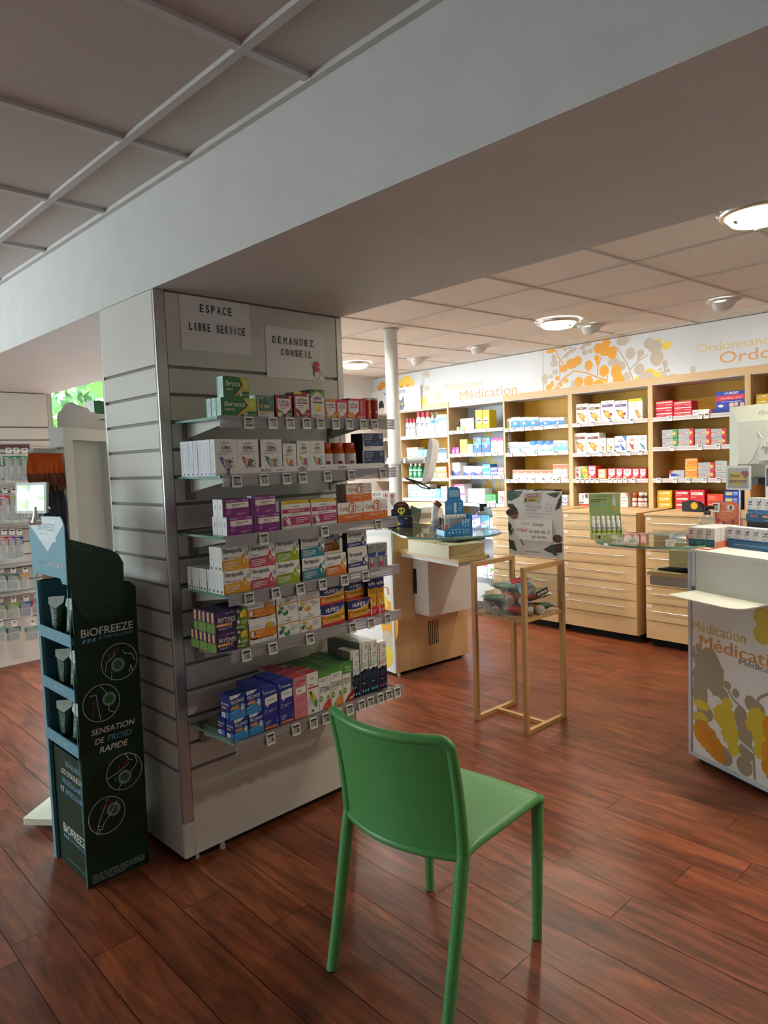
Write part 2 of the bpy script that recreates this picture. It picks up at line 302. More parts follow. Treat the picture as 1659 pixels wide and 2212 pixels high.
def ceilings():
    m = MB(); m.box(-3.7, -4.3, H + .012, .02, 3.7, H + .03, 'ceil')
    for k in range(-7, 7):
        y = -.30 + .6 * k
        if -4.3 < y < 3.7: m.box(-3.7, y - .012, H, 0, y + .012, H + .0115, 'beam')
    for k in range(6): m.box(-.21 - .6 * k - .012, -4.3, H - .001, -.21 - .6 * k + .012, 3.7, H + .0112, 'beam')
    m.box(-.02, -4.3, H - .003, -.0005, 3.7, H + .0118, 'beam')
    struct(m, 'ceiling_left')
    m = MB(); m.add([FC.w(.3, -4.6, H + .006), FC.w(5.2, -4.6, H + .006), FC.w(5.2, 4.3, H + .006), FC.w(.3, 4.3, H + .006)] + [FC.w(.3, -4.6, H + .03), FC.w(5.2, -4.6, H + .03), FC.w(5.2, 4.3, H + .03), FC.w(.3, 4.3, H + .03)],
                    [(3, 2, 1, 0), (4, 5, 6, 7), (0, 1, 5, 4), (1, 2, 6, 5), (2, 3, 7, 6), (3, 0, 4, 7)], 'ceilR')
    a0, b0 = 2.312 * FC.c - .033 * FC.s, -2.312 * FC.s - .033 * FC.c
    def bar(a, b, a1, b1):
        q = [FC.w(a, b, H), FC.w(a1, b, H), FC.w(a1, b1, H), FC.w(a, b1, H)]; m.add(q + [(x, y, H + .0055) for x, y, z in q], [(3, 2, 1, 0), (0, 1, 5, 4), (1, 2, 6, 5), (2, 3, 7, 6), (3, 0, 4, 7)], 'beam')
    for k in range(-8, 8): bar(1.12, b0 + .6 * k - .007, 5.0, b0 + .6 * k + .007)
    for k in range(-2, 5): bar(a0 + .6 * k - .007, -4.4, a0 + .6 * k + .007, 4.0)
    struct(m, 'ceiling_right')
    m = MB(); e = lambda y: .855 + .0366 * y
    m.prism([(0, -4.3), (e(-4.3), -4.3), (e(0), 0), (.86, .45), (.90, 3.7), (0, 3.7)], 2.074, H + .03, 'beam'); struct(m, 'beam_1')
    m = MB(); m.box(-4.0, -4.5, -.05, 6, -4.3, 2.6, 'paint'); struct(m, 'wall_front')
    m = MB()                                   # left wall with a wide shop window
    m.box(-3.8, -4.3, 0, -3.6, 1.2, 2.5, 'paint'); m.box(-3.8, 3.4, 0, -3.6, 3.9, 2.5, 'paint'); m.box(-3.8, 1.2, 0, -3.6, 3.4, 1.0, 'paint'); m.box(-3.8, 1.2, 2.3, -3.6, 3.4, 2.5, 'paint'); struct(m, 'wall_left')
    m = MB(); m.box(-3.71, 1.2, 1.0, -3.70, 3.4, 2.3, 'pane')
    for y in (1.2, 2.3, 3.36): m.box(-3.74, y, 1.0, -3.66, y + .04, 2.3, 'alu')
    struct(m, 'window_2')
    m = MB(); m.box(-3.8, 3.56, 0, .90, 3.76, 2.5, 'paint'); m.box(.90, 3.56, 2.36, 4.6, 3.76, 2.5, 'paint'); m.box(.90, 3.56, 0, 4.6, 3.76, .12, 'paint'); m.box(3.9, 3.56, .12, 4.9, 3.76, 2.36, 'paint'); struct(m, 'wall_far')
    m = MB(); m.box(.90, 3.65, .12, 3.9, 3.66, 2.36, 'pane')
    for x in (.90, 1.9, 2.9, 3.86): m.box(x, 3.61, .12, x + .04, 3.70, 2.36, 'alu')
    m.box(.90, 3.61, .12, 3.9, 3.70, .17, 'alu'); m.box(.90, 3.61, 2.31, 3.9, 3.70, 2.36, 'alu'); struct(m, 'window_1')
    m = MB(); q = [FW_.w(4.66, -5.2), FW_.w(4.86, -5.2), FW_.w(4.86, 4.2), FW_.w(4.66, 4.2)]
    m.prism([(p[0], p[1]) for p in q], 0, 2.5, 'paint'); struct(m, 'wall_right')
    # fascia over the shelves: printed flowers and words
    m = MB(); fr = FW_
    def fbox(a0, b0, z0, a1, b1, z1, c):
        q = [fr.w(a0, b0), fr.w(a1, b0), fr.w(a1, b1), fr.w(a0, b1)]; m.prism([(p[0], p[1]) for p in q], z0, z1, c)
    for b0, b1 in ((-4.6, 1.434), (1.438, 2.974), (2.978, 4.1)): fbox(4.32, b0, 1.98, 4.64, b1, 2.4, 'wallw')
    fbox(4.322, -4.6, 1.981, 4.6, 4.1, 2.399, '8a8c90')
    O = (FW_.w(4.32, 0, 0)); U = Vector(FW_.w(0, -1, 0)); V = Vector((0, 0, 1))
    lay = [0]
    def leaf(lst, c):
        it = []
        for b, z, rb, rz in lst:
            top = 2.398; zz = z; rr = rz
            pts = [(-b + rb * math.cos(w), max(2.002, min(top, zz + rr * math.sin(w)))) for w in [2 * math.pi * q / 18 for q in range(18)]]
            it.append(('p', pts, c))
        m.decor((O, U, V), it, .00001, 3 + lay[0]); lay[0] += len(it)
    def stem(ls, c, w=.005):
        it = [('l', [(-b, min(z, 2.397)) for b, z in l], w, c) for l in ls]; m.decor((O, U, V), it, .00001, 3 + lay[0]); lay[0] += len(it)
    tp, orr, ye = 'c9bcae', 'eda63a', 'f2d255'
    leaf(D_TA, tp); stem(D_TAL, 'b8aa9c'); leaf(D_YE, ye); leaf([D_TA[16], D_TA[17], D_TA[18], D_TA[21]], tp); stem(D_ORL, 'e39a30'); leaf(D_OR, orr)
    leaf(D_TA2, tp); stem([[(.208, 2.019), (.15, 2.031), (.093, 2.03)]], tp); leaf(D_TA3, 'd3c7b4'); stem(D_TA3L, 'cbbfae', .004); leaf([(2.95, 2.07, .04, .059)], ye)
    leaf([(3.653, 2.288, .047, .03), (3.604, 2.314, .052, .037)], 'f0a83c'); leaf([(3.221, 2.323, .078, .054), (3.136, 2.289, .048, .042), (3.311, 2.296, .062, .035)], ye); leaf([(3.2, 2.27, .03, .02), (3.29, 2.265, .03, .02)], 'f0a83c')
    m.decor((O, U, V), [('t', 'Médication', -2.639, 2.158, -2.155, 2.222, 'd9c9a4'), ('t', 'Médication', -2.45, 2.04, -1.732, 2.133, 'e3a878', .006), ('t', 'Médication', -2.09, 1.999 + .004, -1.825, 2.034, 'a9a6a2'),
        ('t', 'Ordonnance', -.05, 2.184, .52, 2.246, 'e6cf8e'), ('t', 'Ordonnance', .12, 2.084, .95, 2.168, 'e3a878', .006), ('t', 'Ordonnance', .446, 2.02, .76, 2.055, 'a9a6a2')], .00001, 95)
    # the pet corner board in front of the fascia
    fbox(4.30, 2.985, 1.995, 4.318, 3.83, 2.25, 'f0f2f6')
    O2 = FW_.w(4.30, 0, 0); k = 2
    m.decor((O2, U, V), [('t', 'vétérinaire', -3.573, 2.192, -3.218, 2.240, '3d5aa8', .01),
        ('e', -3.295, 2.06, .06, .055, '70727c'), ('p', [(-3.35, 2.09), (-3.34, 2.16), (-3.30, 2.11)], '70727c'), ('p', [(-3.29, 2.11), (-3.25, 2.16), (-3.24, 2.09)], '70727c'), ('e', -3.315, 2.075, .012, .014, 'c9b94a'), ('e', -3.275, 2.075, .012, .014, 'c9b94a'), ('e', -3.295, 2.05, .01, .008, '2a2a30'),
        ('e', -3.40, 2.06, .05, .06, 'd9b08c'), ('e', -3.37, 2.10, .025, .045, 'c09070'), ('e', -3.47, 2.05, .07, .052, 'ead8c4'), ('e', -3.46, 2.03, .03, .03, '26242a'), ('e', -3.615, 2.08, .045, .06, '2c2a30'), ('e', -3.61, 2.03, .04, .03, 'e6ddd2')], .0001, 1)
    struct(m, 'trim_1')
    m = MB(); q = [FW_.w(4.645, -5), FW_.w(4.659, -5), FW_.w(4.659, 4.0), FW_.w(4.645, 4.0)]; m.prism([(p[0], p[1]) for p in q], 0, .10, 'mapleH'); struct(m, 'baseboard_right')
ceilings()
def outside():
    rn = random.Random(5); m = MB()
    for tree_c, n in (((2.6, 8.6, 3.2), 1500),):
        for k in range(n):
            w = rn.uniform(0, 2 * math.pi); r = 2.6 * rn.random() ** .5; z = rn.uniform(-1.25, 1.5)
            p = Vector(tree_c) + Vector((r * math.cos(w) * 1.2, r * math.sin(w) * .6, z)); s = rn.uniform(.09, .17)
            a = Vector((rn.uniform(-1, 1), rn.uniform(-.4, .4), rn.uniform(-1, 1))).normalized(); b = a.cross(Vector((rn.uniform(-1, 1), 1, rn.uniform(-1, 1)))).normalized()
            pts = [p + s * (math.cos(q) * a + math.sin(q) * b) * (1.0 if j % 2 == 0 else .55) for j, q in enumerate([2 * math.pi * i / 10 for i in range(10)])]
            m.poly(pts, 'leaf' if rn.random() < .6 else 'leaf2')
    t = empty('street_tree', (2.6, 8.6, -.2), 0, 'leafy green street tree outside the far shop window', 'tree')
    o = m.build('foliage', t, (-2.6, -8.6, .2))
    m = MB(); m.tube([(2.6, 8.6, -.2), (2.65, 8.6, 1.2), (2.6, 8.6, 2.2), (2.7, 8.6, 3.2)], [.16, .13, .12, .06], 10, '6e5f50'); m.build('trunk', t, (-2.6, -8.6, .2))
    m = MB(); m.box(-14, 3.8, -.25, 20, 30, -.2, 'b9b4ac'); o = m.build('pavement'); o['kind'] = 'structure'
outside()
def side_tree():
    rn = random.Random(8); m = MB()
    for k in range(500):
        p = Vector((-10.5 + rn.uniform(-.8, .8), 5.2 + rn.uniform(-2.4, 2.4), 3.2 + rn.uniform(-1.6, 1.6))); s = rn.uniform(.12, .22)
        a = Vector((rn.uniform(-.3, .3), rn.uniform(-1, 1), rn.uniform(-1, 1))).normalized(); b = a.cross(Vector((1, rn.uniform(-1, 1), rn.uniform(-1, 1)))).normalized()
        m.poly([p + s * (math.cos(q) * a + math.sin(q) * b) * (1.0 if j % 2 == 0 else .55) for j, q in enumerate([2 * math.pi * i / 10 for i in range(10)])], 'leaf' if rn.random() < .6 else 'leaf2')
    t = empty('street_tree', (-10.5, 5.2, -.2), 0, 'leafy street tree outside the left window, mirrored in the price holder', 'tree'); m.build('foliage', t, (10.5, -5.2, .2))
    m = MB(); m.tube([(-10.5, 5.2, -.2), (-10.5, 5.2, 3.0)], [.15, .07], 10, '6e5f50'); m.build('trunk', t, (10.5, -5.2, .2))
side_tree()
# ---------------------------------------------------------------- ceiling lights
def ring_light(x, y, label, k=1.0):
    dm = 'lampD%g' % k
    if dm not in SPECIAL: SPECIAL[dm] = emis('lamp_diffuser', 'fff3e0', RING * k)
    t = empty('ring_light', (x, y, H), 0, label, 'ceiling light', 'round ceiling luminaires')
    m = MB(); m.lathe([(.15, .004), (.152, -.012), (.142, -.02), (.128, -.02), (.126, -.012)], (0, 0, 0), 32, 'chrome', True, False); m.build('rim', t)
    m = MB(); m.lathe([(.122, -.006), (.122, -.022), (.105, -.042), (.085, -.046), (.083, -.03)], (0, 0, 0), 32, 'lampG', True, False); m.build('glass_ring', t)
    m = MB(); m.lathe([(.08, -.004), (.08, -.018), (.0, -.018)], (0, 0, 0), 24, dm); m.build('diffuser', t)
    m = MB()
    for k in range(3):
        w = 2.1 * k + .4; m.box(.1 * math.cos(w) - .012, .1 * math.sin(w) - .006, -.05, .1 * math.cos(w) + .012, .1 * math.sin(w) + .006, -.044, 'steel')
    m.build('clip', t)
ring_light(3.289, .413, 'lit greenish round ceiling light above the drawer cabinets, beside a tilted spot', 1.2)
ring_light(1.947, -1.324, 'lit greenish round ceiling light nearest the beam, cut off by photo edge', .7)
ring_light(3.451, 2.725, 'round ceiling light behind the white pole near the hanging cards', 1.2)
ring_light(1.85, -2.45, 'round ceiling light out of sight right of the green chair', 1.1)
ring_light(1.9, 1.5, 'added unseen round ceiling light behind the white slatwall column', 1.1)  # extra lamp added out of view to brighten the left counter and floor
def spot(x, y, label, aim):
    t = empty('eyeball_spot', (x, y, H), 0, label, 'spotlight', 'tilted ceiling spots along the shelves')
    m = MB(); m.lathe([(.098, .004), (.098, -.006), (.07, -.010)], (0, 0, 0), 28, 'paint', True, False); m.build('trim_ring', t)
    d = (Vector(aim) - Vector((x, y, H))).normalized(); q = Vector((0, 0, -1)).rotation_difference(d).to_euler()
    m = MB(); m.lathe([(.066, .03), (.068, -.02), (.066, -.036), (.056, -.036), (.054, -.026)], (0, 0, 0), 28, 'paint', True, False); m.build('barrel', t, (0, 0, 0), rot=q)
    m = MB(); m.lathe([(.054, -.024), (.0, -.024)], (0, 0, 0), 24, 'lampW'); m.build('lens', t, (0, 0, 0), rot=q)
    l = bpy.data.lights.new('spot_lamp', 'SPOT'); l.energy = SPOT; l.spot_size = math.radians(115); l.spot_blend = .7; l.shadow_soft_size = .045; l.color = (1.0, .95, .87)
    o = bpy.data.objects.new('spot_lamp', l); C.objects.link(o); o.parent = t; o.location = d * .05; o.rotation_euler = q
for x, y, lb in ((3.661, .363, 'tilted white ceiling spot just beside the lit green round light'), (3.614, -.594, 'tilted white ceiling spot above the monitor, beside the orange flower fascia'), (3.717, 1.451, 'tilted white ceiling spot midway along the shelves, right of the pole'), (3.76, 2.195, 'tilted white ceiling spot close to the white pole'), (3.57, -1.55, 'tilted white ceiling spot off to the far end of the shelves')):
    spot(x, y, lb, (4.45, y + .05, 1.35))
# ---------------------------------------------------------------- the white slatwall column and its glass shelves
GZ = [1.81 - .0971 * k for k in range(16)]
def column_unit():
    t = empty('slatwall_unit', (0, 0, 0), 0, 'tall white slatwall column under the beam, with glass shelves and paper notices', 'display unit')
    def slats(m, plane):
        zs = [2.072] + [q for g in GZ for q in (g + .006, g - .006)] + [.03]
        for a, b in zip(zs[::2], zs[1::2]): plane(m, b, a)
    m = MB(); slats(m, lambda m, b, a: m.box(.043, 0, b, .826, .018, a, 'lam'))
    m.box(.043, .012, .03, .826, .0185, 2.07, '8d8682'); m.build('front_panel', t)
    m = MB(); slats(m, lambda m, b, a: m.box(0, .012, b, .018, .44, a, 'lam')); m.box(.012, .012, .03, .0185, .44, 2.07, '8d8682'); m.build('side_panel', t)
    m = MB(); slats(m, lambda m, b, a: m.box(.844, .012, b, .862, .44, a, 'lam')); m.box(.8435, .012, .03, .85, .44, 2.07, '8d8682'); m.build('side_panel', t)
    m = MB(); slats(m, lambda m, b, a: m.box(.043, .432, b, .826, .45, a, 'lam')); m.box(.043, .4315, .03, .826, .438, 2.07, '8d8682'); m.build('back_panel', t)
    for x in (0.0, .828):
        m = MB(); m.rbox(x, -.002, .16, x + .042 - (.008 if x else 0), .012, 2.073, .004, 'alu')
        m.rbox(x, -.003, .03, x + .042 - (.008 if x else 0), .012, .158, .004, 'd3cfc8'); m.build('corner_trim', t)
    for x in (-.001, .852):
        m = MB(); m.rbox(x, .436, .03, x + .011, .452, 2.073, .003, 'alu'); m.build('corner_trim', t)
    m = MB(); m.box(.02, .02, .004, .84, .43, .0295, 'dark'); m.build('base', t)
    for x, y in ((.06, .03), (.16, .012), (.80, .03)):
        m = MB(); m.cyl((x, y, .002), (x, y, .03), .014, .010, 12, 'chrome'); m.build('levelling_foot', t)
    m = MB(); m.box(.043, -.006, 2.068, .85, .012, 2.0735, '6a605a'); m.build('top_rail', t)
column_unit()
def paper(name, x0, z0, x1, z1, tilt, label, dec):
    w, h = x1 - x0, z1 - z0; m = MB(); nx = 12
    m.grid(lambda u, v: (u * w - w / 2, -.0015 - .0016 * (math.sin(u * 3.1) + .6 * (1 - v)) * .7, v * h - h / 2), nx, 6, 'f0ecec', True)
    m.grid(lambda u, v: ((1 - u) * w - w / 2, -.0005, v * h - h / 2), 1, 1, 'e4e0e0')
    m.decor(((-w / 2, -.0036, -h / 2), (w, 0, 0), (0, 0, h)), dec)
    o = m.build(name, None, ((x0 + x1) / 2, -.0005, (z0 + z1) / 2), rot=(0, tilt, 0)); return tag(o, label, 'sign')
ink = '17151c'
def spaced(t, x0, y0, x1, y1, c, fill=.62, b=.03):
    p = (x1 - x0) / (len(t) - 1 + fill)
    return [('t', ch, x0 + p * (i + (.22 if ch == 'I' else 0)), y0, x0 + p * (i + (fill if ch != 'I' else .40)), y1, c, b) for i, ch in enumerate(t) if ch != ' ']
paper('paper_notice', .098, 1.874, .393, 2.084, 0.0, 'white paper notice with two lines of black capitals, upper of two on column', spaced('ESPACE', .27, .665, .72, .80, ink) + spaced('LIBRE SERVICE', .11, .34, .90, .475, ink))
red = 'c8484c'
paper('paper_notice', .461, 1.797, .754, 1.999, 0.0, 'white paper notice with a red capsule drawing, lower of two on column', [
    *spaced('DEMANDEZ', .11, .675, .81, .81, ink), *spaced('CONSEIL', .24, .445, .77, .58, ink),
    ('r', .80, .16, .90, .30, red), ('e', .85, .30, .05, .08, red), ('o', .85, .10, .05, .08, .006, ink), ('r', .803, .10, .897, .17, 'f0ecec'), ('l', [(.80, .17), (.80, .10)], .006, ink), ('l', [(.90, .17), (.90, .10)], .006, ink),
    ('e', .835, .275, .010, .016, 'ffffff'), ('e', .868, .275, .010, .016, 'ffffff'), ('e', .836, .272, .005, .008, ink), ('e', .866, .272, .005, .008, ink), ('l', [(.83, .23), (.85, .215), (.87, .235)], .005, ink),
    ('l', [(.80, .22), (.76, .25), (.755, .31)], .006, ink), ('e', .752, .335, .018, .03, 'f4f0f0'), ('o', .752, .335, .018, .03, .005, ink), ('l', [(.90, .22), (.935, .17), (.94, .12)], .006, ink), ('e', .943, .105, .016, .024, 'f4f0f0'), ('o', .943, .105, .016, .024, .005, ink)])
SHZ = [1.616, 1.423, 1.222, 1.027, 0.838, 0.525]
SHN = ['top glass shelf', 'second glass shelf', 'third glass shelf', 'fourth glass shelf', 'fifth glass shelf', 'bottom glass shelf']
TAGMESH = {}
def tag_mesh(s, big=False):
    if s not in TAGMESH:
        m = MB(); m.rbox(-.0175, -.006, -.020, .0175, 0, .020, .003, 'e9e8e4', 2, 'y')
        dec = [('r', .10, .16, .90, .90, 'screen'), ('r', .10, .70, .90, .90, '38373a')]
        if s == '': dec += [('r', .10, .16, .90, .36, '55544f'), ('n', .16, .4, .84, .66, 2, '3a3a38')]
        elif s == 'w': dec = [('r', .08, .10, .92, .92, 'f4f3f0'), ('r', .16, .66, .84, .86, '1e1e20'), ('n', .2, .2, .8, .58, 2, '3c3c40')]
        else: dec += [('t', s, .34 if len(s) > 1 else .52, .24, .80, .58, '1b1b1c', .03), ('r', .82, .24, .88, .34, '1b1b1c')]
        m.decor(((-.0175, -.006, -.020), (.035, 0, 0), (0, 0, .040)), dec); TAGMESH[s] = m.mesh('price_tag')
    return TAGMESH[s]
TG = [[(.159, ''), (.257, '12'), (.331, '12'), (.404, '12'), (.468, '12'), (.542, '5'), (.61, '5'), (.682, '5'), (.742, '4')],
      [(.101, ''), (.209, '11'), (.305, '13'), (.376, '14'), (.491, '14'), (.61, '12'), (.778, '5')],
      [(.197, '5'), (.467, '18'), (.744, '17')], [(.126, ''), (.236, '8'), (.343, '8'), (.447, '8'), (.554, '8'), (.664, '')],
      [(.104, '6'), (.212, '7'), (.377, '6'), (.586, '6'), (.683, '8'), (.777, '5')],
      [(.185, '4'), (.296, '3'), (.376, '2'), (.436, '8'), (.494, '7'), (.555, '7'), (.618, '7'), (.665, '4'), (.719, '6'), (.769, '6'), (.817, '6')]]
SHL = ['holding vitamin boxes and red tubes', 'holding white vitamin boxes and orange jars', 'holding purple, pink and orange boxes', 'holding lozenge boxes in many colours', 'holding purple and blue-topped boxes', 'holding tall bottle boxes behind the chair']
def glass_shelf(i):
    z = SHZ[i]; t = empty('glass_shelf', (.436, 0, z), 0, ['topmost', 'second', 'third', 'fourth', 'fifth', 'lowest'][i] + ' glass shelf of white column, ' + SHL[i], 'shelf', 'glass shelves on the white column')
    L = (-.436, 0, -z)
    m = MB(); m.box(.047, -.295, z - .008, .827, -.004, z, 'glass'); m.box(.0465, -.2952, z - .0079, .0472, -.004, z - .0001, 'glassE'); m.box(.827, -.295, z - .0079, .8275, -.004, z - .0001, 'glassE'); m.build('glass_panel', t, L)
    m = MB()
    m.box(.052, -.3005, z - .037, .86, -.2965, z + .003, 'rail')
    for k in range(4): m.box(.052, -.3032, z - .035 + .0105 * k, .86, -.3, z - .0305 + .0105 * k, 'rail')
    m.box(.052, -.300, z + .0005, .86, -.285, z + .0022, 'acry'); m.build('price_rail', t, L)
    for x in (.10, .775):
        m = MB(); m.rbox(x - .017, -.010, z - .085, x + .017, -.001, z - .0085, .003, 'steel', 2, 'y')
        m.add([(x + q, y, zz) for q in (-.004, .004) for y, zz in ((-.006, z - .0085), (-.27, z - .0085), (-.27, z - .018), (-.006, z - .06))], [(0, 1, 2, 3), (7, 6, 5, 4), (0, 4, 5, 1), (1, 5, 6, 2), (2, 6, 7, 3), (3, 7, 4, 0)], 'wgrey'); m.build('bracket', t, L)
    for x, s in TG[i]:
        place(tag_mesh(s), 'price_tag', t, (x - .436, -.3035, -.021), rot=(math.radians(-6), 0, 0))
for i in range(6): glass_shelf(i)
# ---------------------------------------------------------------- printed box designs: base, left end, top, front artwork, wording for the label
W = 'ebe8e6'; K = '141418'
def swirl(c):      # drop-shaped swirl at the right of a lozenge box
    return [('e', .86, .50, .155, .30, 'f4f2f0'), ('e', .84, .44, .125, .25, c), ('e', .93, .60, .085, .20, 'f4f2f0'), ('e', .93, .66, .06, .13, 'a8a6aa'), ('e', .81, .36, .035, .10, 'f0d9a0')]
def loz(c, *lines, band=(0, .43)):
    d = [('p', [(0, band[0]), (1, band[0]), (1, band[1] + .08), (.7, band[1] + .04), (0, band[1])], c)] + swirl(c) + [('t', 'Strepsils', .06, .68, .74, .93, K, .012)]
    y = .58
    for s in lines: d.append(('t', s, .08, y - .09, .08 + .05 * len(s), y, '2a2428', .008)); y -= .12
    return d + [('n', .07, band[0] + .06, .60, band[1] - .06, 4, 'f2ece6')]
def azinc(sub, sc, cols, wide=True):
    d = [('t', 'Arko', .38, .86, .66, .92, '2a2a2e', .01), ('p', [(.30, .86), (.36, .86), (.33, .90)], '2a2a2e'), ('n', .36, .825, .68, .85, 1, '77757a'), ('t', 'AZINC', .28, .72, .74, .81, K, .03), ('t', sub, .26, .645, .76, .70, sc, .02), ('n', .12, .575, .88, .625, 2, '8a8488')]
    c1, c2, c3 = cols
    d += [('p', [(.18, .52), (.34, .49), (.52, .34), (.66, .20), (.78, .14), (.56, .12), (.42, .22), (.30, .36)], c1), ('p', [(.30, .46), (.50, .34), (.62, .22), (.5, .17), (.4, .27)], 'cfe0ea')]
    d += [('e', .52, .30, .09, .075, c2), ('e', .64, .38, .08, .06, c3), ('e', .64, .25, .085, .07, '7a9ab0'), ('e', .55, .42, .05, .035, c2)]
    d += [('e', .78, .46, .022, .018, c3), ('e', .76, .38, .03, .024, c1), ('e', .80, .30, .026, .022, c2), ('e', .74, .50, .016, .013, c1), ('e', .79, .22, .026, .02, c3)]
    return d
def upsa(bc, hex_, t2, t2c, low, extra=()):
    return [('p', [(.0, .36), (1, .36), (1, 0), (0, 0)], low), ('p', [(.10, .84), (.90, .84), (.90, .42), (.52, .16), (.10, .42)], 'f0ecea'), ('o', .5, .88, .06, .045, .015, '55555a'), ('t', 'UPSA', .2, .64, .8, .76, '2b2b33', .02), ('r', .2, .555, .8, .61, hex_), ('n', .24, .57, .76, .6, 1, 'f4f0f0'), (('t', t2, .24, .46, .78, .53, t2c, .012) if t2 == 'EFFET COUP' else ('n', .26, .46, .76, .53, 1, t2c)), ('n', .3, .38, .72, .44, 1, '8a8086'), ('p', [(.48, .02), (.98, .02), (.98, .40), (.72, .28)], bc), ('n', .58, .05, .94, .22, 3, 'f2e6e6'), ('e', .24, .18, .14, .11, 'ead9b0')] + list(extra)
def speech(bc, name, top, px=None):
    return [('t', name, .10, top, .90, top + .065, 'e6e6ee', .006), ('p', [(.18, top - .09), (.94, top - .05), (.94, top - .24), (.40, top - .27), (.28, top - .34), (.28, top - .27), (.18, top - .26)], 'ece8e0'), ('t', 'Toux grasse', .30, top - .185, .82, top - .13, '2a2430', .008), ('o', .20, top - .42, .06, .05, .012, 'd9d9e6'), ('n', .34, top - .46, .86, top - .39, 2, 'c9cbe2'), ('n', .12, .10, .5, .22, 3, 'c9cbe2'), ('r', .1, .02, .92, .075, px or 'd9762a'), ('e', .88, .17, .02, .01, 'ffffff'), ('e', .88, .14, .02, .01, 'ffffff')]
def azpair(c1, c2, box):
    return [('t', 'Arko', .36, .87, .64, .93, '3a3a3e', .006), ('r', .08, .70, .92, .82, box), ('n', .12, .73, .88, .79, 1, 'f6efe6'), ('p', [(.14, .58), (.36, .52), (.70, .16), (.84, .06), (.60, .10), (.34, .30)], c1), ('e', .46, .38, .22, .16, 'f2a94e'), ('e', .60, .28, .18, .13, 'e9963a'), ('e', .50, .36, .08, .06, 'f7c988'), ('e', .78, .34, .09, .07, c2), ('o', .12, .10, .06, .045, .02, '5a8a5a')]
